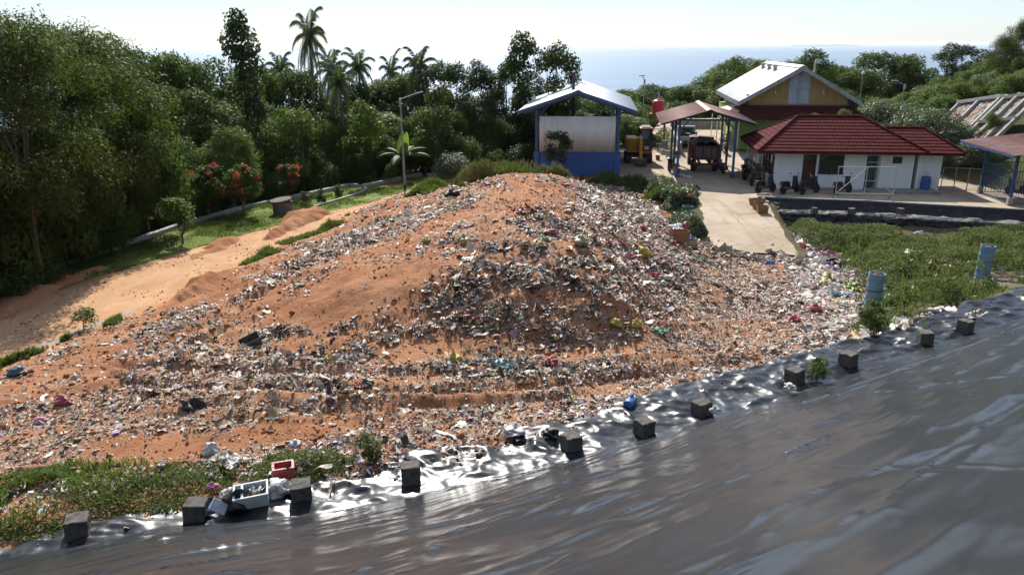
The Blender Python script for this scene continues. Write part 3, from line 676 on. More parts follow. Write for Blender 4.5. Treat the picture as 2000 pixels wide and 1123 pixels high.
PAL = {
 'pale': (['w'] * 16 + ['g'] * 10 + ['t'] * 12 + ['k'] * 4 + ['c']), 'mix': (['w'] * 10 + ['g'] * 10 + ['k'] * 13 + ['t'] * 8 + ['r', 'r', 'c', 'c']), 'dark': (['k'] * 9 + ['g'] * 6 + ['t'] * 3 + ['w'] * 4 + ['c']),
 'bright': (['w'] * 26 + ['g'] * 4 + ['t'] * 3 + ['k'] * 2 + ['c'] * 2 + ['r']), 'brown': (['t'] * 8 + ['n'] * 6 + ['g'] * 4 + ['w'] * 7 + ['k'] * 4 + ['g'] * 6 + ['t'] * 8 + ['c'])}
BASE = {'w': (.68, .63, .56), 'g': (.36, .33, .29), 'k': (.030, .030, .034), 't': (.44, .33, .23), 'n': (.17, .10, .065), 'r': (.50, .03, .035)}
BRIGHT = [(.62, .46, .03), (.08, .22, .50), (.05, .32, .14), (.55, .12, .25), (.25, .12, .42), (.60, .22, .04), (.15, .45, .48), (.5, .3, .5)]
def colour(kind, n):
    ks = rng.choice(np.array(PAL[kind]), n); out = np.empty((n, 3))
    for i, k in enumerate(ks):
        out[i] = np.array(BRIGHT[rng.integers(len(BRIGHT))]) * .6 + .12 if k == 'c' else BASE[k]
    return np.clip(out * rng.uniform(.6, 1.2, (n, 1)) + rng.normal(0, .015, (n, 3)), .01, .85)
def build_litter():
    N = 60 * 900; x = rng.uniform(-19.5, 18, 140000); y = rng.uniform(10.8, 54, 140000); A = 37.5 * 43.2 / 140000
    sd = sdpoly(x, y, HEAP); k = sd > -.35; x, y = x[k], y[k]; z = heap_z(x, y); px, py = proj(x, y, z)
    d = litter_density(px, py, x, y); k = rng.uniform(0, 1, len(x)) < d * A * 2.1
    x, y, z, px, py = x[k], y[k], z[k], px[k], py[k]
    kind = np.full(len(x), 'brown', dtype='<U8'); mm = lambda q: inpoly(px, py, ZONES[q])
    kind[mm('left')] = 'pale'; kind[mm('top')] = 'mix'; kind[mm('front')] = 'brown'; kind[mm('floor')] = 'brown'; kind[mm('flank')] = 'mix'; kind[mm('edge')] = 'bright'; kind[mm('bright')] = 'bright'; kind[mm('black')] = 'dark'
    rd = np.min([pldist(px, py, r) for r in ROWS], 0); kind[(rd < 13) & ~mm('flank')] = 'dark'
    up = rng.uniform(0, 1, len(x)); kind[mm('flank') & (py < 430) & (up < .6)] = 'pale'; kind[(kind == 'dark') & (up < .35)] = 'pale'
    kind[mm('front') & (up < .3)] = 'pale'; kind[mm('floor') & (px > 1440) & (up < .6)] = 'bright'; kind[mm('bright')] = 'bright'
    c = np.empty((len(x), 3))
    for q in PAL: 
        ix = kind == q; c[ix] = colour(q, int(ix.sum()))
    size = np.exp(rng.normal(math.log(.084), .52, len(x))); size = np.clip(size, .04, .32); size[mm('flank')] *= 1.2; size[rd < 18] *= 1.25
    s_, t_ = to_st(x, y); size[t_ > -7] *= .82; size[mm('bright')] *= 1.4
    pts = np.column_stack([x, y, z + size * .12])
    o = scatter('litter', pts, size, c, PROTOS, M_litter, .42, tilt=.32); tag(o, 'loose plastic scraps and rags strewn over the soil heap', 'litter', kind='stuff')
    # tangled clumps: strips and rags bunched together, half buried
    cen = []
    for r, z_, m_ in [(q, 1.6, 7) for q in ROWS] + [(q, .9, 4) for q in LROWS]:
        for k in range(len(r) - 1):
            for f in np.linspace(0, 1, m_): a = np.array(r[k]) * (1 - f) + np.array(r[k + 1]) * f; cen.append(at(a[0] + rng.normal(0, 7), a[1] + rng.normal(0, 6), z_)[:2])
    X = rng.uniform(-18, 11, 2600); Y = rng.uniform(12, 48, 2600); pz = heap_z(X, Y); qx, qy = proj(X, Y, pz); dn = litter_density(qx, qy, X, Y); k = (sdpoly(X, Y, HEAP) > .4) & (rng.uniform(0, 1, 2600) < dn / 75.); cen += list(zip(X[k][:170], Y[k][:170]))
    cen = np.array(cen); n_ = rng.integers(8, 26, len(cen)); id_ = np.repeat(np.arange(len(cen)), n_); R_ = rng.uniform(.12, .42, len(cen))[id_]; N = len(id_)
    X = cen[id_, 0] + rng.normal(0, 1, N) * R_ * 1.1; Y = cen[id_, 1] + rng.normal(0, 1, N) * R_ * .7; k = sdpoly(X, Y, HEAP) > 0; X, Y, id_, R_ = X[k], Y[k], id_[k], R_[k]; N = len(X)
    Z = heap_z(X, Y) + np.abs(rng.normal(0, .07, N)) * (R_ / .3) + .02; dark = rng.uniform(0, 1, len(cen))[id_]; cc = np.where((dark < .62)[:, None], colour('dark', N), colour('brown', N))
    o = scatter('litter', np.column_stack([X, Y, Z]), np.clip(np.exp(rng.normal(math.log(.115), .4, N)), .05, .3), cc, [proto_strip(70 + q) for q in range(4)] + [proto_sheet(80 + q) for q in range(3)], M_litter, .8, tilt=.5); tag(o, 'tangled rags and torn film bunched in clumps on the heap', 'litter', kind='stuff')
    # tiny scraps
    n = 46000; i = rng.integers(0, len(x), n); r = np.abs(rng.normal(0, .45, n)); a = rng.uniform(0, 6.28, n); X = x[i] + r * np.cos(a); Y = y[i] + r * np.sin(a)
    k = sdpoly(X, Y, HEAP) > -.2; X, Y, i = X[k], Y[k], i[k]; Z = heap_z(X, Y)
    o = scatter('litter', np.column_stack([X, Y, Z + .015]), np.clip(np.exp(rng.normal(math.log(.05), .4, len(X))), .02, .1), np.clip(c[i] * rng.uniform(.6, 1.2, (len(X), 1)), .01, .8), [proto_sheet(3, 1), proto_strip(41), proto_sheet(5, 2)], M_litter, .6, tilt=.7)
    tag(o, 'tiny shreds of rubbish between the larger scraps on the heap', 'litter', kind='stuff')
    # soil clods
    n = 26000; X = rng.uniform(-19, 12, n); Y = rng.uniform(11, 53, n); k = sdpoly(X, Y, HEAP) > 0; X, Y = X[k], Y[k]
    k = fbm(X * .7, Y * .7, 55) + rng.normal(0, .08, len(X)) > .48; X, Y = X[k], Y[k]; Z = heap_z(X, Y); n = len(X)
    cc = np.array(SOIL1) * rng.uniform(.5, 1.15, (n, 1)); o = scatter('soil_clods', np.column_stack([X, Y, Z]), np.clip(np.exp(rng.normal(math.log(.07), .5, n)), .025, .3), cc, [proto_lump(60 + q) for q in range(4)], M_clod, .8)
    tag(o, 'crumbs and clods of orange brown soil on the heap', 'soil clods', kind='stuff')
    # litter out on the weeds, in the green part of the cell and along the bench edge
    pts = []; cs = []
    for poly, zz, n, pal in ((GREEN, -.8, 170, 'bright'), (W([(0, 1035), (0, 960), (300, 900), (640, 880), (700, 900), (640, 930), (300, 975)], .9), .9, 130, 'bright'), (GREEN2, -.5, 110, 'pale'), (W([(1508, 440), (1560, 466), (1640, 520), (1700, 556), (1690, 604), (1610, 560), (1556, 518)], -1.05), -1.05, 2500, 'bright'), (W([(1500, 395), (1545, 450), (1560, 515), (1530, 470)], -.6), -.9, 160, 'bright'), (W([(1380, 478), (1470, 491), (1562, 498), (1565, 524), (1470, 518), (1380, 505)], -1.0), -1, 700, 'brown'), (W([(1660, 675), (1690, 640), (1900, 590), (1880, 610), (1780, 645)], .9), .9, 120, 'bright')):
        p = np.array(poly); X = rng.uniform(p[:, 0].min(), p[:, 0].max(), n * 3); Y = rng.uniform(p[:, 1].min(), p[:, 1].max(), n * 3); k = inpoly(X, Y, poly); X, Y = X[k][:n], Y[k][:n]
        pts.append(np.column_stack([X, Y, heap_z(X, Y) + (.08 if n > 600 else .16)])); cs.append(colour(pal, len(X)))
    pts = np.concatenate(pts); o = scatter('litter', pts, np.clip(np.exp(rng.normal(math.log(.12), .5, len(pts))), .05, .4) * np.where(pts[:, 1] < 16, .6, 1.5), np.concatenate(cs), PROTOS, M_litter)
    tag(o, 'scattered white scraps of plastic caught among the weeds', 'litter', kind='stuff')
def clod_mat():
    t = NT('soil_clod'); return t.bsdf(t.attr('col'), .95, 0, .1, t.bump(t.noise(60, 4), .6, .02))
M_clod = clod_mat()
def road_stones():
    P = np.array(ROADO + ROADI); n = 9000; X = rng.uniform(P[:, 0].min(), P[:, 0].max(), n); Y = rng.uniform(P[:, 1].min(), P[:, 1].max(), n); sd = sdpoly(X, Y, ROADO + ROADI)
    k = (sd > 0) & (fbm(X * .9, Y * .9, 57) + rng.normal(0, .08, n) + .12 * np.exp(-sd / .5) > .52); X, Y = X[k], Y[k]; n = len(X)
    cc = np.array((.42, .27, .17)) * rng.uniform(.45, 1.2, (n, 1)); o = scatter('pebbles', np.column_stack([X, Y, road_z(X, Y) + .005]), np.clip(np.exp(rng.normal(math.log(.06), .45, n)), .02, .2), cc, [proto_lump(64 + q) for q in range(4)], M_clod, .7)
    tag(o, 'pebbles and crumbs of earth on the dirt road', 'pebbles', kind='stuff')
road_stones()
build_litter()

# ------------------------------------------------------------------ foliage
def leaf_mat(name, c1, c2, trans=.35, rough=.5, spec=.35, hue=None):
    t = NT(name); rnd = t.attr('rnd', 'Fac'); oi = t.n('ShaderNodeObjectInfo')
    c = t.mix(rnd, c1, c2); c = t.mix(t.math('MULTIPLY', oi.outputs['Random'], .5), c, hue or tuple(x * .6 for x in c1))
    tc = t.mix(.5, c, (.16, .26, .03)); return t.bsdf(c, rough, 0, spec, None, trans, tc)
M_leafA = leaf_mat('leaf_forest', (.030, .056, .013), (.085, .120, .026), .32, .6, .12)
M_leafB = leaf_mat('leaf_olive', (.030, .042, .012), (.082, .088, .024), .3, .6, .12, hue=(.026, .038, .012))
M_leafC = leaf_mat('leaf_fresh', (.060, .110, .015), (.135, .175, .030), .38, .55, .2)
M_leafD = leaf_mat('leaf_dark', (.018, .036, .012), (.048, .074, .024), .26, .55, .2)
M_leafE = leaf_mat('leaf_weed', (.070, .098, .026), (.145, .165, .055), .38, .6, .2)
M_leafF = leaf_mat('leaf_greyish', (.055, .080, .040), (.12, .145, .085), .25, .5, .4)
M_leafG = leaf_mat('leaf_rusty', (.05, .042, .016), (.13, .085, .025), .3)
M_dry = leaf_mat('dry_stalk', (.16, .12, .06), (.30, .23, .12), .25, .7, .1)
M_palm = leaf_mat('leaf_palm', (.040, .060, .016), (.12, .13, .045), .25, .4, .5)
M_ban = leaf_mat('leaf_banana', (.028, .066, .012), (.14, .23, .03), .45, .55, .12)
M_flow = leaf_mat('blossom_red', (.55, .03, .05), (.62, .10, .14), .35, .6, .2, hue=(.55, .06, .03))
M_bark = mat('bark', (.13, .10, .075), (.07, .055, .04), 6, .9, .8, 30, stretch=(1, 1, .3))
M_barkp = mat('palm_bark', (.17, .145, .12), (.10, .085, .07), 5, .9, .6, 20, stretch=(1, 1, 4))
LV = np.array([(0, -.5, 0), (.30, -.05, .06), (0, .55, -.05), (-.30, -.05, .06)])
def leaves(P, Nrm, size, seed=0, elong=1., droop=0.):
    """rhombic folded leaves at P, facing roughly Nrm"""
    r = np.random.default_rng(seed); n = len(P); Nrm = Nrm / (np.linalg.norm(Nrm, axis=1, keepdims=True) + 1e-9)
    a = r.normal(0, 1, (n, 3)); a[:, 2] -= droop; a -= (a * Nrm).sum(1, keepdims=True) * Nrm; a /= np.linalg.norm(a, axis=1, keepdims=True) + 1e-9
    b = np.cross(Nrm, a); s = np.asarray(size)[:, None, None] if np.ndim(size) else size
    L = LV * np.array([1 / elong, elong, 1]); V = (L[None, :, 0:1] * b[:, None] + L[None, :, 1:2] * a[:, None] + L[None, :, 2:3] * Nrm[:, None]) * s + P[:, None]
    q = np.arange(n * 4).reshape(n, 4); return V.reshape(-1, 3), q
def crown_pts(blobs, n, seed, hollow=.55, low=-.75):
    r = np.random.default_rng(seed); B = np.array(blobs); w_ = B[:, 3] ** 2; w_ /= w_.sum(); k = r.choice(len(B), n, p=w_)
    d = r.normal(0, 1, (n, 3)); d /= np.linalg.norm(d, axis=1, keepdims=True); bad = d[:, 2] < low; d[bad, 2] *= -1
    rad = B[k, 3] * (hollow + (1.08 - hollow) * r.uniform(0, 1, n) ** .6); lump = 1 + .22 * np.sin(d[:, 0] * 7 + k) * np.sin(d[:, 1] * 7 + 2 * k) * 1
    P = B[k, :3] + d * (rad * lump)[:, None] * np.array([1, 1, .85]); N_ = d + r.normal(0, .75, (n, 3)) + np.array([0, 0, .55])
    rn = np.clip(np.random.default_rng(seed + 5).uniform(0, 1, len(B))[k] * .55 + r.uniform(0, .55, n), 0, 1)
    return P, N_, rn
def blobs_round(seed, h, rad, n=11, rb=(.32, .5), trunk=.35, vert=.5):
    r = np.random.default_rng(seed); out = []; c = h * (trunk + (1 - trunk) / 2); half = h * (1 - trunk) / 2
    for i in range(n):
        a = r.uniform(0, 6.28); q = r.uniform(-1, 1); rr = rad * math.sqrt(max(0, 1 - q * q * .8)) * r.uniform(.45, .75); s_ = rad * r.uniform(*rb)
        out.append((math.cos(a) * rr, math.sin(a) * rr, c + q * (half - s_ * .7), s_))
    out.append((0, 0, h - rad * .4, rad * .4)); return out
def trunk_mb(blobs, h, r0, seed, lean=.3, forks=5):
    r = np.random.default_rng(seed); m = MB(); top = h * .62; pts = [(0, 0, -1.2), (r.uniform(-.1, .1), r.uniform(-.1, .1), top * .3), (r.uniform(-lean, lean), r.uniform(-lean, lean), top * .65), (r.uniform(-lean, lean), r.uniform(-lean, lean), top)]
    m.tube(pts, [r0 * 1.25, r0, r0 * .75, r0 * .35], 8)
    for b in sorted(blobs, key=lambda b: -b[3])[:forks]:
        i = r.integers(1, 3); p = Vector(pts[i]); q = Vector(b[:3]); mid = (p + q) / 2 + Vector((0, 0, .1 * h * r.uniform(0, 1))); m.tube([p, mid, q], [r0 * .5, r0 * .3, r0 * .1], 6)
    return m
def make_tree(kind, cat, seed, h, rad, nleaf, lsize, lm, trunk=.3, r0=.16, blobs=None, n=12, droop=.3, elong=1., hollow=.5, lean=.3, rb=(.32, .5), low=-.75):
    """a tree standing at the origin: Empty > trunk, crown"""
    t = thing(kind, '', cat); bl = blobs or blobs_round(seed, h, rad, n, rb, trunk)
    P, N_, rn = crown_pts(bl, nleaf, seed, hollow, low); r = np.random.default_rng(seed + 9)
    V, q = leaves(P, N_, lsize * r.uniform(.7, 1.35, nleaf), seed, elong, droop)
    trunk_mb(bl, h, r0, seed, lean).build('trunk', M_bark, t, smooth=True)
    npmesh('crown', V, q, mats=lm, parent=t, attrs={'rnd': np.repeat(rn, 4)}); t['h'] = h; t['rad'] = rad; return t
used = set()
def plant(proto, x, y, z, h, wd, rz, label, group=None, cat=None):
    """first use moves the prototype itself, later uses copy it"""
    sc = (wd / (2 * proto['rad']), wd / (2 * proto['rad']), h / proto['h'])
    if proto.name not in used:
        used.add(proto.name); proto.location = (x, y, z); proto.rotation_euler = (0, 0, rz); proto.scale = sc; proto['label'] = label; o = proto
        if group: o['group'] = group
    else: o = dup(proto, (x, y, z), rz, label, group, sc)
    if cat: o['category'] = cat
    if not group and 'group' in o.keys(): del o['group']
    return o
def plant_px(proto, px, pytop, Y, zb, wd, label, group=None, rz=None, cat=None):
    x, y, zt = atY(px, pytop, Y); return plant(proto, x, y, zb, max(.6, zt - zb), wd, random.uniform(0, 6.28) if rz is None else rz, label, group, cat)
T_A = [make_tree('broadleaf_tree', 'tree', 100 + i, 9, 3.4, 11000, .22, M_leafA, .25, .17) for i in range(3)]
T_B = [make_tree('leafy_tree', 'tree', 110 + i, 8.5, 3.2, 11000, .2, M_leafC, .2, .15, elong=1.2) for i in range(2)]
T_D = [make_tree('dark_tree', 'tree', 120 + i, 10, 2.6, 11000, .2, M_leafD, .1, .18, n=16, rb=(.3, .48)) for i in range(2)]
T_O = [make_tree('olive_tree', 'tree', 130 + i, 10, 4, 17000, .135, M_leafB, .2, .13, n=20, rb=(.2, .36), hollow=.3, elong=1.4) for i in range(2)]
T_S = [make_tree('leafy_bush', 'bush', 140 + i, 3, 2, 8000, .135, M_leafC, .02, .08, n=9) for i in range(2)]
T_SD = [make_tree('dark_bush', 'bush', 150 + i, 3, 2, 8000, .135, M_leafA, .02, .08, n=9) for i in range(2)]
M_leafH = leaf_mat('leaf_hill', (.085, .120, .020), (.17, .20, .045), .38, .6, .15)
T_H = [make_tree('hill_bush', 'bush', 170 + i, 3, 2, 8000, .125, M_leafH if i else M_leafC, .02, .08, n=13, rb=(.25, .45)) for i in range(3)]
T_G = [make_tree('grey_green_bush', 'bush', 160 + i, 3, 2, 9000, .115, M_leafF, .02, .08, n=12, elong=1.3) for i in range(1)]

# coconut palm
def make_palm(seed, h, nf=17, L=2.25):
    r = np.random.default_rng(seed); t = thing('coconut_palm', '', 'palm'); m = MB(); bx, by = r.uniform(-.5, .5, 2)
    m.tube([(0, 0, -2.5), (bx * .3, by * .3, h * .3), (bx * .7, by * .7, h * .7), (bx, by, h)], [.2, .15, .13, .11], 8); m.build('trunk', M_barkp, t, smooth=True)
    V = []; Q = []
    for k in range(nf):
        a = k * 2.39996 + r.uniform(-.2, .2); el = R(80) - (k / nf) * R(115) + r.uniform(-.1, .1); p = np.array([bx, by, h + .05]); n = 13; ll = L * r.uniform(.85, 1.1); st = ll / n; e = el; side = np.array([-math.sin(a), math.cos(a), 0])
        pts = []
        for i in range(n + 1):
            pts.append(p.copy()); e -= R(4.2 + 3.5 * i / n); p = p + st * np.array([math.cos(a) * math.cos(e), math.sin(a) * math.cos(e), math.sin(e)])
        for i in range(1, n + 1):
            f = i / n; d = pts[i] - pts[i - 1]; d = d / np.linalg.norm(d)
            for sub in (0, .33, .66):
                o = pts[i - 1] + (pts[i] - pts[i - 1]) * sub
                for sg in (-1, 1):
                    ln = .85 * (math.sin(min(1, f * 1.5 + .12) * math.pi * .62)) * (1.12 - f * .55); tip = o + (side * sg * .75 + d * .6) * ln + np.array([0, 0, -.42 * ln - r.uniform(0, .12)]); b = len(V); w_ = d * .045
                    mid = (o + tip) / 2 + np.array([0, 0, .05]); V += [o - w_, mid - w_, tip, mid + w_]; Q.append((b, b + 1, b + 2, b + 3))
            b = len(V); w_ = side * .035 * (1.1 - f); V += [pts[i - 1] - w_, pts[i - 1] + w_, pts[i] + w_, pts[i] - w_]; Q.append((b, b + 1, b + 2, b + 3))
    V = np.array(V); npmesh('crown', V, np.array(Q), mats=M_palm, parent=t, attrs={'rnd': np.repeat(r.uniform(0, 1, len(Q)), 4)})
    mb = MB()
    for k in range(5): mb.lathe([(0, -.13), (.09, -.09), (.12, 0), (.08, .1), (0, .13)], 8, (bx + .2 * math.cos(k * 1.3), by + .2 * math.sin(k * 1.3), h - .22))
    mb.build('coconut', mat('coconut_husk', (.16, .15, .05), (.12, .07, .03), 3, .6), t, smooth=True)
    t['h'] = h + 1.2; t['rad'] = 2.6; return t

# ---------------- forest behind the low wall
def gzf(x, y): return float(height(np.array([x]), np.array([y]))[0])
SKY_TOP = [(-80, -30), (0, -20), (120, 10), (200, 50), (250, 75), (330, 95), (420, 95), (480, 115), (560, 125), (640, 150), (720, 140), (800, 140), (860, 105), (930, 100), (1000, 105), (1060, 130), (1110, 160)]
def skyl(px): return float(np.interp(px, [p[0] for p in SKY_TOP], [p[1] for p in SKY_TOP]))
def wall_Y(px): return float(np.interp(px, [-150, 0, 120, 220, 340, 470, 560, 680, 860, 1000, 1110], [24, 28.3, 32.4, 35.5, 39.7, 44.6, 47.5, 51.3, 55.4, 60, 64]))
FG = 'dense forest trees behind the low wall'
rf = random.Random(5)
def forest_row(px0, px1, step, dY, ytop, protos, wd, jit=12, label=None, group=None):
    px = px0
    while px < px1:
        p = px + rf.uniform(-.3, .3) * step; Y = wall_Y(p) + dY + rf.uniform(-.8, .8); yt = ytop(p) + rf.uniform(-jit, jit); x, y, zt = atY(p, yt, Y); zb = min(gzf(x, y) - .2, zt - 1.2)
        pr = rf.choice(protos); nm = pr.name.split('.')[0]
        lb = label or {'broadleaf_tree': 'mid green broadleaf tree in the dense forest behind the low wall', 'leafy_tree': 'fresh green leafy tree in the dense forest behind the low wall', 'dark_tree': 'dark vine covered tree in the dense forest behind the low wall',
              'olive_tree': 'olive brown fine leaved tree at the left end of the forest', 'leafy_bush': 'fresh green bush at the forest foot behind the low wall', 'dark_bush': 'dark green bush at the forest foot behind the low wall', 'grey_green_bush': 'grey green bush at the forest foot behind the low wall'}[nm]
        plant(pr, x, y, zb, zt - zb, wd * rf.uniform(.85, 1.25), rf.uniform(0, 6.28), lb, group or {'broadleaf_tree': FG, 'leafy_tree': 'fresh green trees in the forest', 'dark_tree': 'vine covered dark trees in the forest', 'olive_tree': 'olive brown trees at the left', 'leafy_bush': 'fresh bushes at the forest foot', 'dark_bush': 'dark bushes at the forest foot', 'grey_green_bush': 'grey green bushes at the forest foot'}[nm])
        px += step
A_, B_, D_, O_, S_, SD_ = T_A, T_B, T_D, T_O, T_S, T_SD
forest_row(-90, 190, 85, 1.6, lambda p: skyl(p) + 48, O_, 6.5, 20)
forest_row(-60, 250, 80, 5.5, lambda p: skyl(p) + 26, O_ + A_[:1], 7.5, 15)
forest_row(210, 860, 50, 19, lambda p: skyl(p) + 8, A_ + B_[:1], 6.2, 14)
forest_row(240, 870, 48, 13, lambda p: skyl(p) + 75, A_ + B_, 5.6, 24)
forest_row(230, 880, 50, 7.5, lambda p: skyl(p) + 165, A_ + SD_ + S_, 4.6, 25)
def wall_px(p): return float(np.interp(p, [-150, 0, 120, 220, 340, 470, 560, 680, 860, 1000], [600, 545, 500, 468, 430, 395, 378, 358, 345, 335]))
forest_row(-100, 230, 40, .9, lambda p: wall_px(p) - 150, SD_, 3.2, 25)
forest_row(-100, 210, 60, .3, lambda p: wall_px(p) - 60, SD_, 2.6, 14)
forest_row(230, 980, 40, 2.7, lambda p: wall_px(p) - 62, SD_, 2.6, 14)
forest_row(-90, 290, 60, 2.6, lambda p: wall_px(p) - 240, SD_, 4.2, 30)
forest_row(-60, 1000, 40, 5.2, lambda p: wall_px(p) - 112, SD_, 3.8, 20)
forest_row(200, 980, 90, 6.4, lambda p: wall_px(p) - 140, SD_[:1] + S_[:1], 3.6, 24)
forest_row(850, 1120, 38, 10, lambda p: skyl(p) + 25, D_, 4.2, 24)
forest_row(840, 1120, 42, 6.5, lambda p: skyl(p) + 105, D_, 4.0, 30)
forest_row(840, 1100, 60, 1.4, lambda p: 270, SD_, 3.6, 20)
def blobs_col(seed, h, rad):
    r = np.random.default_rng(seed); return [(r.uniform(-.3, .3) * rad, r.uniform(-.3, .3) * rad, h * (.12 + .82 * k / 9), rad * r.uniform(.45, .75)) for k in range(10)] + [(rad * .7, 0, h * .9, rad * .4), (-rad * .5, .2, h * .8, rad * .4)]
def special(kind, seed, h, rad, nl, ls, lm, bl=None, **kw): return make_tree(kind, 'tree', seed, h, rad, nl, ls, lm, blobs=bl, **kw)
t = special('vine_clad_tree', 201, 12, 1.5, 5200, .25, M_leafD, blobs_col(201, 12, 1.5), hollow=.4); plant_px(t, 467, 8, 54, -4, 3.4, 'tall narrow dark tree rising alone above the forest skyline')
t = special('vine_clad_tree', 202, 11, 1.6, 5200, .25, M_leafD, blobs_col(202, 11, 1.6), hollow=.4); plant_px(t, 1023, 68, 66, -3, 3.6, 'tall vine wrapped tree standing above the forest behind the blue shed chimney')
bl = [(-.6, 0, 9.4, 1.2), (.5, .2, 9.8, 1.3), (1.6, 0, 9.2, 1.0), (1.9, .3, 8.2, .7), (.2, 0, 7.8, .9), (.8, .4, 6.6, .7), (-.3, 0, 5.6, .8)]
t = special('umbrella_tree', 203, 11, 2.2, 3400, .24, M_leafB, bl, r0=.14, hollow=.25); plant_px(t, 1085, 84, 66, -2.5, 4.2, 'open crowned tree with airy foliage leaning right beside the blue shed roof', rz=.2)
t = special('feathery_tree', 204, 7, 2, 4200, .17, M_leafC, None, trunk=.2, elong=2.2); plant_px(t, 440, 240, 45.5, -1.5, 3.6, 'bright feathery green tree behind the flowering shrubs')
t = special('sunlit_tree', 205, 7, 2.4, 5200, .19, M_leafC, None, trunk=.1); plant_px(t, 585, 210, 52, -2.5, 4.6, 'sunlit yellow green rounded tree in the middle of the forest')
t = special('upright_tree', 206, 7, 1.6, 4400, .19, M_leafC, None, trunk=.1); plant_px(t, 705, 190, 54, -2, 3.2, 'upright light green tree left of the lamp post')
t = special('upright_tree', 207, 7, 1.8, 4400, .2, M_leafB, None, trunk=.1); plant_px(t, 850, 170, 58, -2, 3.8, 'upright olive green tree right of the lamp post')
# palms on the skyline
palms = [(602, 18, 62, 'tall coconut palm on a long bare trunk above the forest', 3.5), (645, 92, 66, 'coconut palm with drooping yellowed fronds right of the tallest palm', 4.2), (545, 100, 70, 'short coconut palm left of the tallest palm on the skyline', 3.6), (705, 96, 72, 'coconut palm with grey upright fronds against the sea', 3.8), (767, 106, 76, 'smallest coconut palm between two others on the skyline', 3.4), (818, 92, 68, 'coconut palm with wide spread fronds left of the vine clad trees', 4.), (668, 120, 60, 'coconut palm half hidden below the tall palm', 3.6)]
pp = [make_palm(300, 9, 18), make_palm(301, 8, 16), make_palm(302, 8.5, 20)]
for i, (px, yt, Y, lb, wd) in enumerate(palms):
    plant_px(pp[i % 3], px, yt, Y, -4.5, wd, lb)

# ---------------- bushes and trees around and behind the yard
CG = 'green trees on the slope between the yard and the sea'
for i in range(46):
    px = 1135 + (i % 23) * 26 + rf.uniform(-12, 12); Y = rf.uniform(98, 128) if i < 23 else rf.uniform(91, 97)
    yt = float(np.interp(px, [1130, 1190, 1260, 1330, 1400, 1470, 1520, 1620, 1700], [158, 172, 168, 160, 128, 112, 120, 125, 140])) + (8 if i < 23 else 48) + rf.uniform(-8, 12)
    x, y, zt = atY(px, yt, Y); zb = zt - rf.uniform(7, 9)
    plant(rf.choice(T_A + T_B), x, y, zb, zt - zb, rf.uniform(5.5, 8.5), rf.uniform(0, 6), 'rounded green tree on the slope between the yard and the sea', CG)
for px, yt, Y, wd, lb in ((1605, 103, 92, 6.2, 'round green tree rising behind the grey roofed hall'), (1445, 112, 96, 6.5, 'tall leafy tree at the left end of the grey roofed hall'), (1735, 108, 100, 9.5, 'big dark rounded tree with shiny leaves above the right bushes'), (1790, 112, 102, 8, 'big rounded tree right of the shiny dark one above the right bushes'), (1690, 140, 96, 7, 'low spreading tree beside the thin white lamp pole')):
    x, y, zt = atY(px, yt, Y); plant(T_A[int(px) % 3], x, y, zt - 9, 9, wd, rf.uniform(0, 6), lb)
for px, yt, lb in ((1865, 92, 'dark far tree crown on the horizon at the right'), (1900, 98, 'second dark far tree crown on the horizon right of the first')):
    x, y, zt = atY(px, yt, 118); plant(T_D[px % 2], x, y, zt - 9, 9, 6.4, 1., lb)
for px, yt, Y in ((1105, 180, 74), (1150, 195, 78), (1190, 190, 80), (1225, 200, 76), (1235, 175, 88), (1130, 200, 84), (1170, 200, 84), (1225, 225, 72)):
    x, y, zt = atY(px, yt, Y); zb = gzf(x, y) - .3; plant(rf.choice(T_B + T_A), x, y, zb, zt - zb, 4.8, rf.uniform(0, 6), 'green tree seen behind and through the open blue shed', 'trees behind the blue shed')
# right hillside
HG = 'green bushes covering the right hillside'
for i in range(120):
    u, v = rf.random(), rf.random(); px = 1690 + 360 * u; Y = 62 + 40 * v
    x, y, _ = atY(px, 200, Y); zb = gzf(x, y)
    if x < 29.5 or zb < .3 and Y < 75: continue
    if 27 < x < 39.5 and 42 < y < 64.5: continue
    if any(abs(x - a) < b and abs(y - c) < b for a, c, b in ((28, 72, 2.5),)): continue
    h = rf.uniform(1.3, 2.6); plant(rf.choice(T_H + T_H + T_S + [T_G[0]]), x, y, zb - .3, h, h * rf.uniform(1.3, 1.8), rf.uniform(0, 6), 'low green bush on the right hillside above the stone slope', HG)
for px, yt, Y in ((1995, 62, 82), (1965, 92, 84), (1940, 112, 86), (2025, 45, 80), (1975, 78, 78)):
    x, y, zt = atY(px, yt, Y); zb = gzf(x, y) - .3; plant(T_O[px % 2], x, y, zb, max(2, zt - zb), 4.2, rf.uniform(0, 6), 'rusty brown tinged tree on the hill crest at the right edge', 'rusty trees on the hill crest')
for px, yt, Y, wd, lb in ((1830, 215, 56, 5.6, 'wide grey green bush behind the red tiled annex'), (1885, 248, 54.5, 4.8, 'large grey green bush left of the stone slope'), (1775, 212, 60, 5.2, 'grey green bush above the ridge of the red tiled roof'), (1730, 200, 66, 5, 'grey green bush right of the grey roofed hall'), (1915, 276, 52.5, 3.6, 'grey green bush at the foot of the stone slope')):
    x, y, zt = atY(px, yt, Y); zb = min(gzf(x, y), zt - 1.5) - .2; plant(T_G[0], x, y, zb, zt - zb, wd, rf.uniform(0, 6), lb)
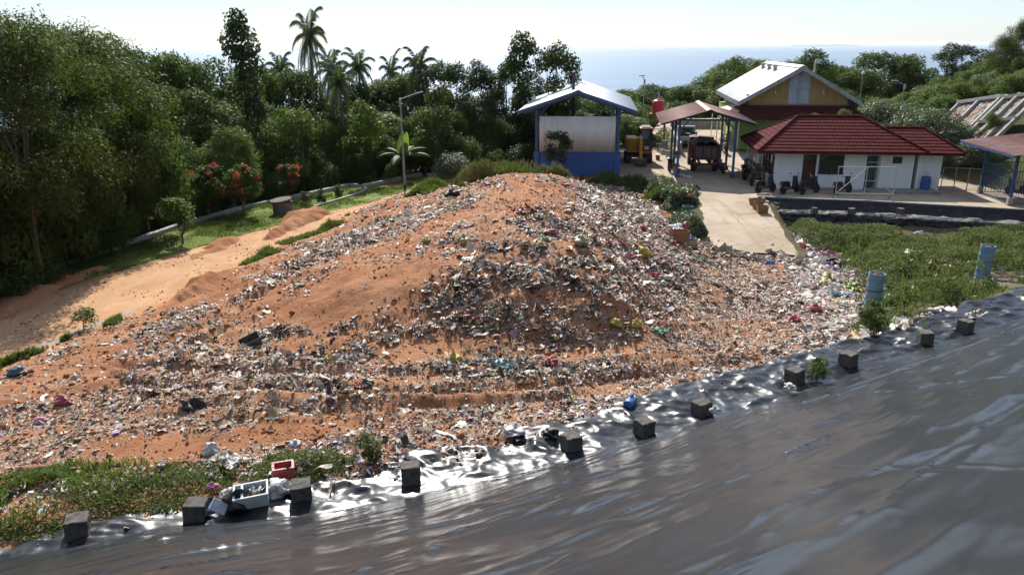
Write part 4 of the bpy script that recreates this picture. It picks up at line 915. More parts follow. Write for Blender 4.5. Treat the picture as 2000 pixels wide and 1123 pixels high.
for px, yt, Y, wd, lb in ((1945, 232, 54.2, 1.5, 'dark leafy shrub growing out of the stone slope'), (1655, 222, 58, 1.7, 'small green shrub showing above the red tiled roof'), (1597, 228, 57, 1.0, 'tip of a small shrub just above the red roof ridge'), (1430, 262, 70, 1.2, 'round potted shrub by the lime green wall'), (1325, 300, 64, 1.0, 'small bush by the yard wall beside the water tower')):
    x, y, zt = atY(px, yt, Y); zb = zt - wd * .9; plant(T_S[0], x, y, zb, zt - zb, wd, 1., lb)
for px, py, h, wd, lb in ((1278, 292, 1.3, 1.8, 'dark bush at the foot of the water tower'), (1240, 262, 3.2, 3.4, 'dark bush right of the blue shed behind the digger'), (1222, 285, 2.4, 2.6, 'dark bush touching the right post of the blue shed'), (1262, 255, 2.6, 3.0, 'bush under the street lamp behind the digger')):
    x, y, _ = at(px, py, .3); plant(T_SD[0], x, y, .1, h, wd, 1., lb)
x, y, _ = at(1080, 345, .2); plant(special('spindly_shrub', 230, 2.8, 1., 1500, .17, M_leafD, None, trunk=.2, r0=.04, hollow=.2), 3.15, 52.2, .6, 2.9, 2.0, .4, 'spindly dark shrub growing against the blue shed wall')
x, y, _ = at(893, 350, 0); plant(T_G[0], x, y, -.3, 2.3, 3.4, .3, 'silvery round bush at the far end of the lawn')
# ---------------- planted shrubs on the lawn
def flowering(seed, h, rad, fl, label, px, py):
    x, y, _ = at(px, py, -.05); t = thing('flowering_shrub', label, 'shrub', (x, y, gzf(x, y)), random.uniform(0, 6)); bl = blobs_round(seed, h, rad, 9, (.25, .42), .3)
    P, N_, rn = crown_pts(bl, 2600, seed, .3); V, q = leaves(P, N_, .15 * np.random.default_rng(seed).uniform(.7, 1.4, 2600), seed)
    trunk_mb(bl, h, .06, seed).build('trunk', M_bark, t, smooth=True); npmesh('crown', V, q, mats=M_leafA, parent=t, attrs={'rnd': np.repeat(rn, 4)})
    r = np.random.default_rng(seed + 3)
    for k in range(fl):
        b = bl[r.integers(len(bl))]; d = r.normal(0, 1, 3); d[2] = abs(d[2]) * .5; d /= np.linalg.norm(d); c = np.array(b[:3]) + d * b[3] * 1.1; n = 60; rr = r.uniform(.09, .19)
        P = c + r.normal(0, 1, (n, 3)) * rr * .55; V, q = leaves(P, r.normal(0, 1, (n, 3)), np.full(n, .11), seed + k); npmesh('blossom', V, q, mats=M_flow, parent=t, attrs={'rnd': r.uniform(0, 1, n * 4)})
flowering(240, 3.1, 1.5, 9, 'leftmost of the red flowering shrubs, the leafiest and widest', 412, 412)
flowering(241, 3.0, 1.25, 13, 'middle red flowering shrub with blossoms hanging on its right side', 480, 412)
flowering(242, 2.4, .95, 12, 'rightmost and smallest red flowering shrub, behind the concrete well', 566, 384)
x, y, _ = at(357, 467, -.05); plant(special('young_tree', 243, 2.6, .9, 2000, .14, M_leafC, None, trunk=.3, r0=.05), x, y, gzf(x, y), 2.35, 1.7, 0, 'small young green tree at the road edge of the lawn')
x, y, _ = at(168, 640, -.1); plant(special('small_shrub', 244, 1., .5, 700, .09, M_leafC, None, trunk=.05, r0=.02), x, y, gzf(x, y), .8, .85, 0, 'little round shrub by the concrete edge strip of the dirt road', cat='shrub')
for px, py, lb in ((597, 398, 'smallest reddish garden plant nearest the concrete well'), (631, 392, 'middle reddish garden plant inside the kerbed lawn'), (664, 380, 'garden plant farthest from the well inside the kerbed lawn')):
    x, y, _ = at(px, py, -.05); plant(special('garden_plant', px, 1., .4, 500, .12, M_leafG if px < 640 else M_leafA, None, trunk=.05, r0=.02), x, y, gzf(x, y), .95, .7, 0, lb, cat='plant')
x, y, _ = at(768, 352, -.05); plant(T_S[1], x, y, -.1, 1.3, 1.3, 2, 'leafy plant at the foot of the lamp post')
for px, py, h, lb in ((719, 893, .55, 'rounded weed clump between the litter and the shiny liner'), (1590, 748, .62, 'small upright plant growing on the liner bench between two blocks'), (1697, 655, .8, 'leafy shrub at the foot of the nearer blue pipe')):
    x, y, _ = at(px, py, .95); plant(special('weed_plant', px, 1., .5, 1100, .085, M_leafE, None, trunk=.02, r0=.015, elong=1.3), x, y, .95, h, h * 1.1 if px > 1000 else .62, 0, lb, cat='plant')
# banana plant
def banana(px, py):
    x, y, _ = at(px, py, -.05); t = thing('banana_plant', 'banana plant with long arching leaves behind the lamp post', 'banana plant', (x, y, gzf(x, y)))
    m = MB(); m.tube([(0, 0, -.2), (.05, 0, .8), (.02, 0, 1.7)], [.16, .13, .08], 10); m.build('trunk', mat('banana_stem', (.12, .13, .05), (.09, .07, .03), 4, .6), t, smooth=True)
    r = np.random.default_rng(9)
    for k in range(12):
        a = k * 2.39996 + .3; up = k > 9; el = R(80 if up else r.uniform(28, 60)); L = r.uniform(1.8, 2.4) if not up else 1.9; n = 12; p = np.array([.02, 0, 1.6]); pts = []; e = el; d_ = R(6 if not up else 1.5)
        for i in range(n + 1):
            pts.append(p.copy()); e -= d_ * r.uniform(.6, 1.2); p = p + L / n * np.array([math.cos(a) * math.cos(e), math.sin(a) * math.cos(e), math.sin(e)])
        sd_ = np.array([-math.sin(a), math.cos(a), 0]); mb = MB(); rows = []
        for i, p in enumerate(pts):
            f = i / n; wd = .40 * math.sin(math.pi * min(1, f * .92 + .05)) ** .6 if f > .12 else .03
            rows.append([tuple(p - sd_ * wd + np.array([0, 0, -.35 * wd + .03 * r.normal()])), tuple(p - sd_ * wd * .5 + np.array([0, 0, .04])), tuple(p), tuple(p + sd_ * wd * .5 + np.array([0, 0, .04])), tuple(p + sd_ * wd + np.array([0, 0, -.35 * wd + .03 * r.normal()]))])
        mb.grid(rows); o = mb.build('leaf', M_ban, t, smooth=True); at_ = o.data.attributes.new('rnd', 'FLOAT', 'POINT'); at_.data.foreach_set('value', np.full(len(o.data.vertices), 1. if up else r.uniform(0, .5)))
banana(790, 345)

# ---------------- weeds and grass (nobody could count them)
def patch(name, poly, n, size, material, label, hmax=.3, seed=0, bump=.0, grassy=False, thin=None, holes=()):
    r = np.random.default_rng(seed); p = np.array([q[:2] for q in poly]); X = r.uniform(p[:, 0].min(), p[:, 0].max(), n * 4); Y = r.uniform(p[:, 1].min(), p[:, 1].max(), n * 4)
    sd = sdpoly(X, Y, poly); nz = fbm(X * .9, Y * .9, seed + 1, 4); k = sd + (nz - .5) * 2.2 > .15
    if thin: k &= nz + r.normal(0, .04, len(X)) > thin
    for hx_, hy_, hr in holes: k &= np.hypot(X - hx_, Y - hy_) > hr * (.8 + .5 * nz)
    X, Y, nz, sd = X[k][:n], Y[k][:n], nz[k][:n], sd[k][:n]; n = len(X)
    lump = (.12 + 1.9 * sstep(.42, .68, fbm(X * .5, Y * .5, seed + 2, 3))) * sstep(-.3, .9, sd); Z = heap_z(X, Y) + lump * (bump + hmax * r.uniform(0, 1, n) ** .8)
    P = np.column_stack([X, Y, Z]); rn = np.clip(fbm(X * 2, Y * 2, seed + 3) * .9 + r.uniform(-.25, .35, n), 0, 1)
    if grassy:
        N_ = r.normal(0, 1, (n, 3)); N_[:, 2] *= .25; V, q = leaves(P, N_, size * r.uniform(.6, 1.5, n), seed, 2.2, -2.5)
    else: N_ = r.normal(0, .7, (n, 3)) + np.array([0, 0, .9]); V, q = leaves(P, N_, size * r.uniform(.6, 1.5, n), seed)
    o = npmesh(name, V, q, mats=material, attrs={'rnd': np.repeat(rn, 4)}); return tag(o, label, 'weeds', kind='stuff')
PH = [(*at(1701, 618, -.3)[:2], .9), (*at(1698, 634, -.3)[:2], .7), (*at(1916, 560, -.55)[:2], 1.0), (*at(1912, 575, -.4)[:2], .9)]
patch('weeds', GREEN, 90000, .075, M_leafE, 'low green creepers covering the right part of the cell', .13, 401, .42, holes=PH, thin=.41)
patch('weeds', GREEN, 7000, .17, M_leafE, 'taller grass tufts among the creepers', .30, 403, .12, True, .5, PH)
patch('weeds', GREEN, 2600, .16, M_dry, 'dry brown stalks among the creepers', .35, 405, .15, True, .52, PH)
patch('weeds', GREEN2, 26000, .10, M_leafF, 'grey green weeds left of the ramp', .3, 411, .25)
patch('weeds', W([(1195, 362), (1290, 383), (1367, 386), (1380, 430), (1340, 430), (1260, 395)], -.3), 12000, .12, M_leafE, 'grassy weeds under the yard edge left of the ramp', .35, 413, .15, True)
LW = W([(-20, 1055), (-20, 925), (100, 905), (250, 888), (420, 902), (470, 915), (430, 965), (350, 985), (300, 993), (180, 1020), (0, 1050)], .9)
patch('weeds', LW, 10000, .05, M_leafE, 'patchy weeds along the liner edge at the lower left', .10, 421, .09, thin=.5)
patch('weeds', LW, 2600, .085, M_leafE, 'grass blades among the weeds at the lower left', .16, 423, .03, True, .42)
patch('weeds', W([(470, 925), (520, 885), (640, 880), (690, 905), (640, 935), (560, 960), (470, 955)], .9), 7000, .045, M_leafE, 'weeds around the red planter box', .10, 431, .05, thin=.42)
patch('weeds', W([(1650, 625), (1700, 618), (1740, 640), (1745, 662), (1700, 668), (1655, 660)], .4), 5000, .07, M_leafE, 'weeds at the foot of the nearer blue pipe', .3, 433, .2)
patch('weeds', W([(470, 515), (540, 478), (640, 440), (690, 425), (660, 450), (560, 490), (480, 520)], -.1), 5000, .13, M_leafE, 'long grass strip between the dirt road and the heap', .35, 441, .05, True)
patch('weeds', W([(400, 545), (470, 512), (480, 522), (420, 548)], -.1), 900, .11, M_leafE, 'small grass tuft strip beside the heap', .22, 442, .02, True)
patch('weeds', W([(-60, 738), (-20, 712), (130, 652), (258, 605), (262, 614), (140, 668), (0, 722)], -.1), 6500, .10, M_leafE, 'green grass edging along the concrete strip at the left', .22, 443, .03, True)
patch('weeds', W([(790, 388), (830, 374), (885, 376), (885, 388), (830, 400)], .6), 5000, .13, M_leafE, 'bright grass patch on the left shoulder of the heap', .3, 451, .05, True)
patch('weeds', W([(880, 350), (945, 325), (1000, 332), (1128, 343), (1130, 350), (1000, 346), (940, 350), (900, 360)], 2.1), 5500, .15, M_dry, 'dry grass and stalks on the back crest of the heap', .45, 461, .05, True)
patch('weeds', W([(880, 352), (945, 328), (1040, 340), (1128, 345), (1000, 350), (940, 354)], 2.1), 2500, .12, M_leafE, 'green grass on the back crest of the heap', .3, 463, .03, True)
patch('weeds', W([(1130, 345), (1180, 360), (1235, 400), (1220, 400), (1165, 370)], 1.4), 2600, .12, M_leafF, 'weeds running down the top of the right flank', .25, 465, .05)
patch('grass', LAWN, 46000, .085, M_leafE, 'short lawn grass between the low wall and the dirt road', .07, 471, .03, True, .36)
patch('weeds', W([(-60, 600), (0, 548), (200, 478), (230, 500), (120, 545), (0, 590)], -.1), 7000, .12, M_leafE, 'rank grass under the dark left trees', .35, 475, .05, True)
patch('weeds', W([(1220, 300), (1330, 262), (1325, 300), (1275, 308)], .2), 4000, .14, M_leafE, 'weeds around the water tower', .4, 481, .1, True, .5)

for px, py, h, wd, lb in ((1655, 480, .75, 2.1, 'bushy weed mound near the far liner, left of centre'), (1748, 486, .6, 1.9, 'bushy weed mound near the far liner, in the middle'), (1835, 500, .45, 2.0, 'low weed mound between the far liner and the farther pipe'), (1870, 600, .5, 2.4, 'dark weed mound nearest the liner bench'), (1760, 590, .45, 1.8, 'weed mound right of the nearer pipe')):
    x, y, z = at(px, py, -1.2 if py < 520 else -.1); z = gzf(x, y); plant(T_S[1], x, y, z - .15, h, wd, px, lb, cat='weed bush')

patch('weeds', W([(1120, 340), (1215, 348), (1245, 366), (1200, 366), (1150, 356)], .2), 5000, .12, M_leafE, 'weeds at the foot of the blue shed wall', .3, 491, .1, thin=.4)
# ------------------------------------------------------------------ materials for built things
M_blue = mat('blue_paint', (.035, .105, .33), (.030, .085, .27), 2, .5, dirt=(.10, .10, .10), dscale=1.2, damt=.3)
M_bluest = mat('blue_steel', (.045, .105, .22), (.035, .08, .17), 3, .5, dirt=(.12, .10, .09), dscale=3, damt=.4)
M_white = mat('white_sheet', (.68, .67, .63), (.60, .58, .53), 1.5, .5, dirt=(.36, .32, .26), dscale=1.2, damt=.5, stretch=(1, 1, .2))
M_zinc = mat('zinc_roof', (.56, .60, .64), (.47, .51, .56), 1.2, .5, metal=.1, dirt=(.25, .24, .23), dscale=.9, damt=.5)
M_zincw = mat('pale_roof', (.74, .73, .70), (.66, .65, .62), .8, .6, spec=.2, dirt=(.33, .30, .26), dscale=.7, damt=.55, stretch=(1, .3, 1))
M_rustr = mat('maroon_roof', (.19, .095, .085), (.14, .062, .056), 1.5, .75, spec=.12, dirt=(.30, .22, .19), dscale=1.2, damt=.6)
M_tile = mat('red_tile', (.105, .020, .019), (.072, .014, .014), 3, .85, .3, 80, spec=.06, dirt=(.06, .03, .028), dscale=1.6, damt=.6)
M_tiled = mat('dark_maroon_tile', (.07, .022, .021), (.05, .016, .016), 3, .85, .3, 80, spec=.06, dirt=(.03, .02, .02), dscale=1.6, damt=.5)
M_wallw = mat('white_wall', (.76, .81, .82), (.70, .76, .78), 1.2, .8, .15, 40, dirt=(.30, .33, .36), dscale=.9, damt=.4, stretch=(1, 1, .5))
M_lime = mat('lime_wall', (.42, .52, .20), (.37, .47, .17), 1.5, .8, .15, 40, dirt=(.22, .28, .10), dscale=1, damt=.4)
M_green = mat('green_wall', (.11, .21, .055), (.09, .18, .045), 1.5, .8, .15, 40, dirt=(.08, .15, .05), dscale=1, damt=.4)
M_yel = mat('yellow_cladding', (.30, .215, .075), (.25, .18, .065), 2, .6, dirt=(.20, .14, .06), dscale=1.2, damt=.5, stretch=(1, 1, .2))
M_grey = mat('grey_fascia', (.30, .31, .32), (.22, .23, .24), 3, .6, dirt=(.12, .12, .12), dscale=2)
M_steel = mat('pale_steel', (.58, .59, .60), (.48, .48, .49), 5, .45, metal=.3)
M_post = mat('galvanised_post', (.36, .36, .35), (.28, .28, .27), 4, .5, metal=.4)
M_wood = mat('brown_door', (.085, .035, .022), (.06, .025, .016), 4, .5, stretch=(6, 6, .5))
M_glass = NT('window_glass'); M_glass = M_glass.bsdf((.03, .045, .045), .08, 0, .6)
M_glz = mat('milky_glazing', (.32, .37, .43), (.27, .32, .38), 2, .25)
M_blk = mat('black_plastic', (.018, .018, .02), (.03, .03, .03), 4, .42)
M_rub = mat('tyre_rubber', (.018, .017, .016), (.03, .027, .024), 8, .85)
M_chr = mat('mirror_chrome', (.8, .8, .82), (.7, .7, .72), 4, .12, metal=1.)
M_red = mat('red_plastic', (.48, .035, .03), (.40, .03, .028), 3, .45, dirt=(.25, .06, .05), damt=.4)
M_cat = mat('digger_yellow', (.62, .31, .035), (.52, .25, .03), 3, .5, dirt=(.20, .13, .06), dscale=2.2)
M_dark = mat('dark_metal', (.035, .033, .032), (.07, .055, .045), 5, .6, metal=.3)
M_truckr = mat('faded_red_truck', (.10, .026, .022), (.07, .02, .018), 3, .6, dirt=(.16, .12, .10), dscale=2, damt=.7)
M_trim = mat('truck_grey', (.12, .115, .11), (.085, .08, .08), 3, .7, dirt=(.10, .07, .05), dscale=2)
M_rust = mat('rusty_steel', (.20, .075, .03), (.11, .045, .022), 6, .85, .3, 40)
def stone_mat():
    t = NT('stone_wall'); v = t.n('ShaderNodeTexVoronoi', feature='DISTANCE_TO_EDGE'); v.inputs['Scale'].default_value = 3.4; t.l(t.tc.outputs['Object'], v.inputs['Vector'])
    v2 = t.n('ShaderNodeTexVoronoi'); v2.inputs['Scale'].default_value = 3.4; t.l(t.tc.outputs['Object'], v2.inputs['Vector']); sp = t.n('ShaderNodeSeparateColor'); t.l(v2.outputs['Color'], sp.inputs[0])
    c = t.mix(sp.outputs[0], (.30, .22, .17), (.42, .37, .33)); c = t.mix(t.math('GREATER_THAN', sp.outputs[1], .75), c, (.22, .12, .085)); e = t.ramp(v.outputs['Distance'], .02, .08)
    c = t.mix(e, (.13, .115, .10), c); return t.bsdf(c, .9, 0, .2, t.bump(e, 1, .05))
M_stone = stone_mat()
def local(loc, rz):
    M_ = Matrix.Translation(loc) @ Matrix.Rotation(rz, 4, 'Z'); Mi = M_.inverted(); return lambda p: Mi @ Vector(p)
def wavy(p00, p10, p01, p11, n, amp, m, rows=2, rib=False):
    """corrugated sheet: waves count along p00->p10, ridges run to p01/p11"""
    p00, p10, p01, p11 = map(Vector, (p00, p10, p01, p11)); nm = (p10 - p00).cross(p01 - p00).normalized(); k = n * 6
    m.grid([[(p00.lerp(p10, i / k)).lerp(p01.lerp(p11, i / k), j / (rows - 1)) + nm * amp * ((1. if i % 6 == 0 else 0.) if rib else math.sin(2 * math.pi * i / 6)) for i in range(k + 1)] for j in range(rows)])
def tiled(p00, p10, p11, p01, courses, pitch, m, step=.035, wav=.018):
    """stepped tile sheet between eave p00->p10 and ridge p01->p11"""
    p00, p10, p11, p01 = map(Vector, (p00, p10, p11, p01)); wd = (p10 - p00).length; k = max(6, int(wd / pitch * 5)); nm = (p10 - p00).cross((p01 + p11) / 2 - p00).normalized()
    if nm.z < 0: nm = -nm
    eu = (p10 - p00).normalized(); rows = []
    for c in range(courses):
        for f, h in ((0, step), (.5, step * .5), (.985, .0)):
            v = (c + f) / courses; a = p00.lerp(p01, v); b = p10.lerp(p11, v); r = []
            for i in range(k + 1):
                p = a.lerp(b, i / k); ph = (p - p00).dot(eu) / pitch; r.append(p + nm * (h + wav * abs(math.sin(math.pi * ph))))
            rows.append(r)
    m.grid(rows)

# ------------------------------------------------------------------ blue shed
def blue_shed():
    rz = R(-6.5); t = thing('open_shed', 'open blue shed with white corrugated front panel and pale pitched roof', 'shed', (4.72, 54.9, 0), rz)
    hw = 2.9; D = 13.5
    m = MB(); m.box((0, 0, .8), (2 * hw - .5, .16, 1.7)); m.box((-hw, .0, .8), (.42, .34, 1.75)); m.box((hw, 0, .8), (.42, .34, 1.75)); m.box((-hw, D / 2, .8), (.16, D - .4, 1.7)); m.box((hw, D / 2, .8), (.16, D - .4, 1.7)); m.box((0, -.02, 1.66), (2 * hw - .45, .2, .06))
    m.build('lower_wall', M_blue, t, bevel=.015)
    m = MB(); wavy((-hw + .2, -.12, 1.68), (hw - .2, -.12, 1.68), (-hw + .2, -.12, 4.17), (hw - .2, -.12, 4.17), 26, .018, m); m.build('front_panel', M_white, t, smooth=True, solid=.015)
    for sx in (-1, 1):
        m = MB(); wavy((sx * hw, .4, 1.68), (sx * hw, D, 1.68), (sx * hw, .4, 3.6), (sx * hw, D, 3.6), 50, .03, m); m.build('side_panel', M_white, t, smooth=True, solid=.015)
        for yy in (0, D / 2, D):
            m = MB(); m.box((sx * (hw + .02), yy, 3.15), (.2, .22, 2.9)); m.build('post', M_bluest, t, bevel=.01)
    ez, rzz, ew = 4.58, 5.98, 4.2
    for sx in (-1, 1):
        m = MB(); wavy((sx * ew, -.7, ez), (sx * ew, D + .7, ez), (0, -.7, rzz), (0, D + .7, rzz), 50, .014, m, 2, True); m.build('roof_sheet', M_zinc, t, smooth=True, solid=.02)
        m = MB(); m.bar((sx * (ew + .02), -.68, ez - .12), (0, -.68, rzz - .12), .1, .22); m.build('fascia', M_bluest, t)
        m = MB(); m.box((sx * (ew - .04), D / 2, ez - .13), (.08, D + 1.3, .2)); m.build('eave_beam', M_bluest, t)
        for yy in (0, D / 2, D):
            m = MB(); m.bar((sx * (ew - .3), yy, ez - .18), (0, yy, rzz - .28), .12, .22); m.bar((sx * hw, yy, 4.0), (sx * (hw - .9), yy, 4.95), .1); m.build('rafter', M_bluest, t)
    m = MB(); m.prism([(-.28, rzz - .07), (0, rzz + .06), (.28, rzz - .07), (0, rzz + .03)], 'y', -.72, D + .72); m.build('ridge_cap', M_zincw, t)
    m = MB(); m.tube([(-.45, 3.2, 2.2), (-.45, 3.2, 6.9)], .11, 12); m.lathe([(.14, 6.85), (.16, 6.9), (.16, 7.08), (.12, 7.1)], 12, (-.45, 3.2, 0)); m.build('chimney_pipe', M_dark, t, smooth=True)
    m = MB(); m.box((0, 7, 1.0), (2.2, 3, 1.8)); m.tube([(-.45, 3.2, 2.2), (-.45, 5.5, 1.8)], .12, 10); m.build('incinerator', M_dark, t, bevel=.05)
blue_shed()

# ------------------------------------------------------------------ truck shed
def truck_shed():
    rz = R(-8); o = (13.65, 53.3, 0); t = thing('carport', 'tall carport with blue posts and maroon corrugated gable roof over the dump truck', 'carport', o, rz)
    for sx in (-1, 1):
        for yy in (0.3, 4.0, 7.6):
            m = MB(); m.box((sx * 1.92, yy, 2.0), (.16, .16, 4.0)); m.box((sx * 1.92, yy, .12), (.34, .34, .3)); m.build('post', [M_bluest], t, bevel=.01)
    ez, rzz, ew, y0, y1 = 3.78, 4.72, 3.3, -.55, 8.3
    for sx in (-1, 1):
        m = MB(); wavy((sx * ew, y0, ez), (sx * ew, y1, ez), (0, y0, rzz), (0, y1, rzz), 44, .010, m); m.build('roof_sheet', M_rustr, t, smooth=True, solid=.02)
        m = MB(); m.box((sx * 1.92, 3.95, 4.02), (.14, 7.8, .18)); m.build('side_beam', M_bluest, t)
        for yy in (.3, 4, 7.6):
            m = MB(); m.bar((sx * (ew - .1), yy, ez - .12), (0, yy, rzz - .14), .1, .14); m.bar((sx * 1.92, yy, 3.2), (sx * 1.1, yy, 4.2), .08); m.build('rafter', M_bluest, t)
    m = MB(); m.prism([(-.24, rzz - .04), (0, rzz + .06), (.24, rzz - .04), (0, rzz + .03)], 'y', y0 - .03, y1 + .03); m.build('ridge_cap', mat('ridge_pink', (.40, .28, .25), (.33, .2, .18), 3, .6), t)
    for yy in (.3, 7.6):
        m = MB(); m.box((0, yy, 3.98), (3.8, .1, .14)); m.build('tie_beam', M_bluest, t)
truck_shed()

# ------------------------------------------------------------------ hall with yellow gable
def hall():
    rz = R(-8.3); t = thing('hall', 'large hall with pale ribbed roof, mustard gable and lime green lower walls', 'building', (23.75, 64.4, 0), rz)
    hw, D = 4.0, 15.5; zb = .5
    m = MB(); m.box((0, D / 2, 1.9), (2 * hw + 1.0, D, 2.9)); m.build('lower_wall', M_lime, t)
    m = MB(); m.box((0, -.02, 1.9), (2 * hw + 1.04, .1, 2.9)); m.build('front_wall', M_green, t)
    for yy in (1.4, 3.6, 6.5, 9.5, 12.5):
        m = MB(); m.box((-hw - .55, yy, 1.8), (.14, .3, 2.8)); m.build('pilaster', mat('pale_yellow_pilaster', (.6, .58, .3), (.52, .5, .25), 2, .8) if yy == 1.4 else bpy.data.materials['pale_yellow_pilaster'], t)
    m = MB(); m.box((-hw - .52, 2.5, 1.75), (.08, 1.1, 2.0)); m.build('side_door', mat('dark_green_door', (.10, .15, .07), (.08, .12, .05), 3, .6), t)
    m = MB(); m.box((-hw - .53, 8, 2.1), (.08, 1.0, .9)); m.build('side_window', M_glass, t)
    # upper walls: gable polygon of ribbed cladding with glazing in the middle
    z0, ze, zr = 4.2, 4.72, 7.05
    def roofz(x): return zr - (zr - ze) * abs(x) / hw
    for a, b in ((-hw, -.82), (.82, hw)):
        m = MB(); n = int((b - a) * 18); m.grid([[(a + (b - a) * i / n, -.035 * (i % 3 == 0), z0 if j == 0 else roofz(a + (b - a) * i / n)) for i in range(n + 1)] for j in range(2)]); m.build('gable_cladding', M_yel, t, solid=.04)
    m = MB(); m.grid([[(-.82 + 1.64 * i / 12, .0, z0 if j == 0 else roofz(-.82 + 1.64 * i / 12)) for i in range(13)] for j in range(2)]); g = m.build('gable_window', M_glz, t, solid=.03)
    m = MB(); m.box((0, -.04, 5.4), (.26, .06, 2.5)); m.box((0, -.04, 5.45), (1.64, .06, .05)); m.box((0, -.05, z0 + .06), (1.7, .08, .1)); m.box((-.82, -.04, 5.2), (.06, .06, 2.1)); m.box((.82, -.04, 5.2), (.06, .06, 2.1)); m.build('glazing_bar', mat('bluish_bar', (.22, .28, .36), (.18, .23, .3), 3, .5), g)
    for sx in (-1, 1):
        m = MB(); n = 90; m.grid([[(sx * (hw + .03 * (i % 3 == 0)), D * i / n, z) for i in range(n + 1)] for z in (3.4, ze)]); m.build('side_cladding', M_yel, t, solid=.04)
        m = MB(); m.box((sx * (hw + .04), -.02, 4.45), (.22, .2, 1.1)); m.build('corner_post', M_dark, t)
    m = MB(); m.box((0, -.08, z0 - .02), (2 * hw, .1, .1)); m.build('base_trim', mat('brown_trim', (.2, .12, .09), (.16, .1, .08), 4, .7), t)
    for sx in (-1.9, 1.9):
        m = MB(); m.tube([(sx, -.12, 5.8), (sx, -.2, 5.3)], .015, 5); m.lathe([(.0, 5.3), (.07, 5.22), (.09, 5.1), (0, 5.08)], 8, (sx, -.2, 0)); m.build('hanging_lamp', M_steel, t)
    ew = 4.85; ezz = zr + .22 - (zr - ze) * ew / hw; rr = zr + .22; y0, y1 = -.75, D + .6
    for sx in (-1, 1):
        m = MB(); wavy((sx * ew, y0, ezz), (sx * ew, y1, ezz), (0, y0, rr), (0, y1, rr), 44, .018, m, 2, True); m.build('roof_sheet', M_zincw, t, smooth=True, solid=.03)
        m = MB(); k = 60
        m.grid([[(sx * ew * (1 - i / k), y0 - .03 - .02 * (i % 2), ezz + (rr - ezz) * i / k + dz) for i in range(k + 1)] for dz in (.02, -.34)]); m.build('rake_fascia', M_grey, t, solid=.03)
        m = MB(); k = 150
        m.grid([[(sx * (ew + .02 + .02 * (i % 2)), y0 + (y1 - y0) * i / k, ezz + dz) for i in range(k + 1)] for dz in (.03, -.34)]); m.build('eave_fascia', M_grey, t, solid=.03)
    m = MB(); m.prism([(-.35, rr - .12), (0, rr + .08), (.35, rr - .12), (0, rr + .04)], 'y', y0, y1); m.build('ridge_cap', M_zincw, t)
    for sx, ys_ in ((-1, (6.2, 9.2, 12.6)), (1, (4, 8, 12))):
        for yy in ys_:
            x = sx * .95; z = rr - (rr - ezz) * .95 / ew; m = MB(); m.lathe([(.17, -.15), (.17, .16), (.13, .22), (.21, .30), (.23, .40), (.2, .48), (.08, .53), (0, .54)], 14, (x, yy, z)); m.build('roof_ventilator', M_grey, t, smooth=True)
    # skirt roof
    f0, f1, zt, zl = 5.5, 4.1, 4.12, 3.05
    m = MB(); tiled((-f0, -1.7, zl), (f0, -1.7, zl), (f1, -.1, zt), (-f1, -.1, zt), 8, .3, m)
    m.add([(-f0, -1.7, zl), (-f1, -.1, zt), (-f1, 3, zt), (-f0, 3, zl)], [(0, 1, 2, 3)]); m.add([(f0, -1.7, zl), (f1, -.1, zt), (f1, 3, zt), (f0, 3, zl)], [(0, 1, 2, 3)]); m.build('skirt_roof', M_tiled, t, solid=.05)
    m = MB(); wavy((-hw - 2.1, 3.0, 3.15), (-hw - 2.1, 7.5, 3.15), (-hw, 3.0, 3.7), (-hw, 7.5, 3.7), 18, .02, m); m.box((-hw - 2.0, 3.05, 1.7), (.08, .08, 2.8)); m.box((-hw - 2.0, 7.4, 1.7), (.08, .08, 2.8)); m.build('side_canopy', M_zincw, t, solid=.015)
    m = MB(); m.tube([(1.75, 3.2, 5.3), (1.75, 3.2, 7.5)], .09, 10); m.box((1.9, 3.1, 7.55), (.34, .3, .36)); m.build('roof_flue', M_grey, t)
    m = MB(); m.box((-hw - 1.0, 4.6, .95), (.7, 1.2, .5)); m.build('planter', M_lime, t)
hall()

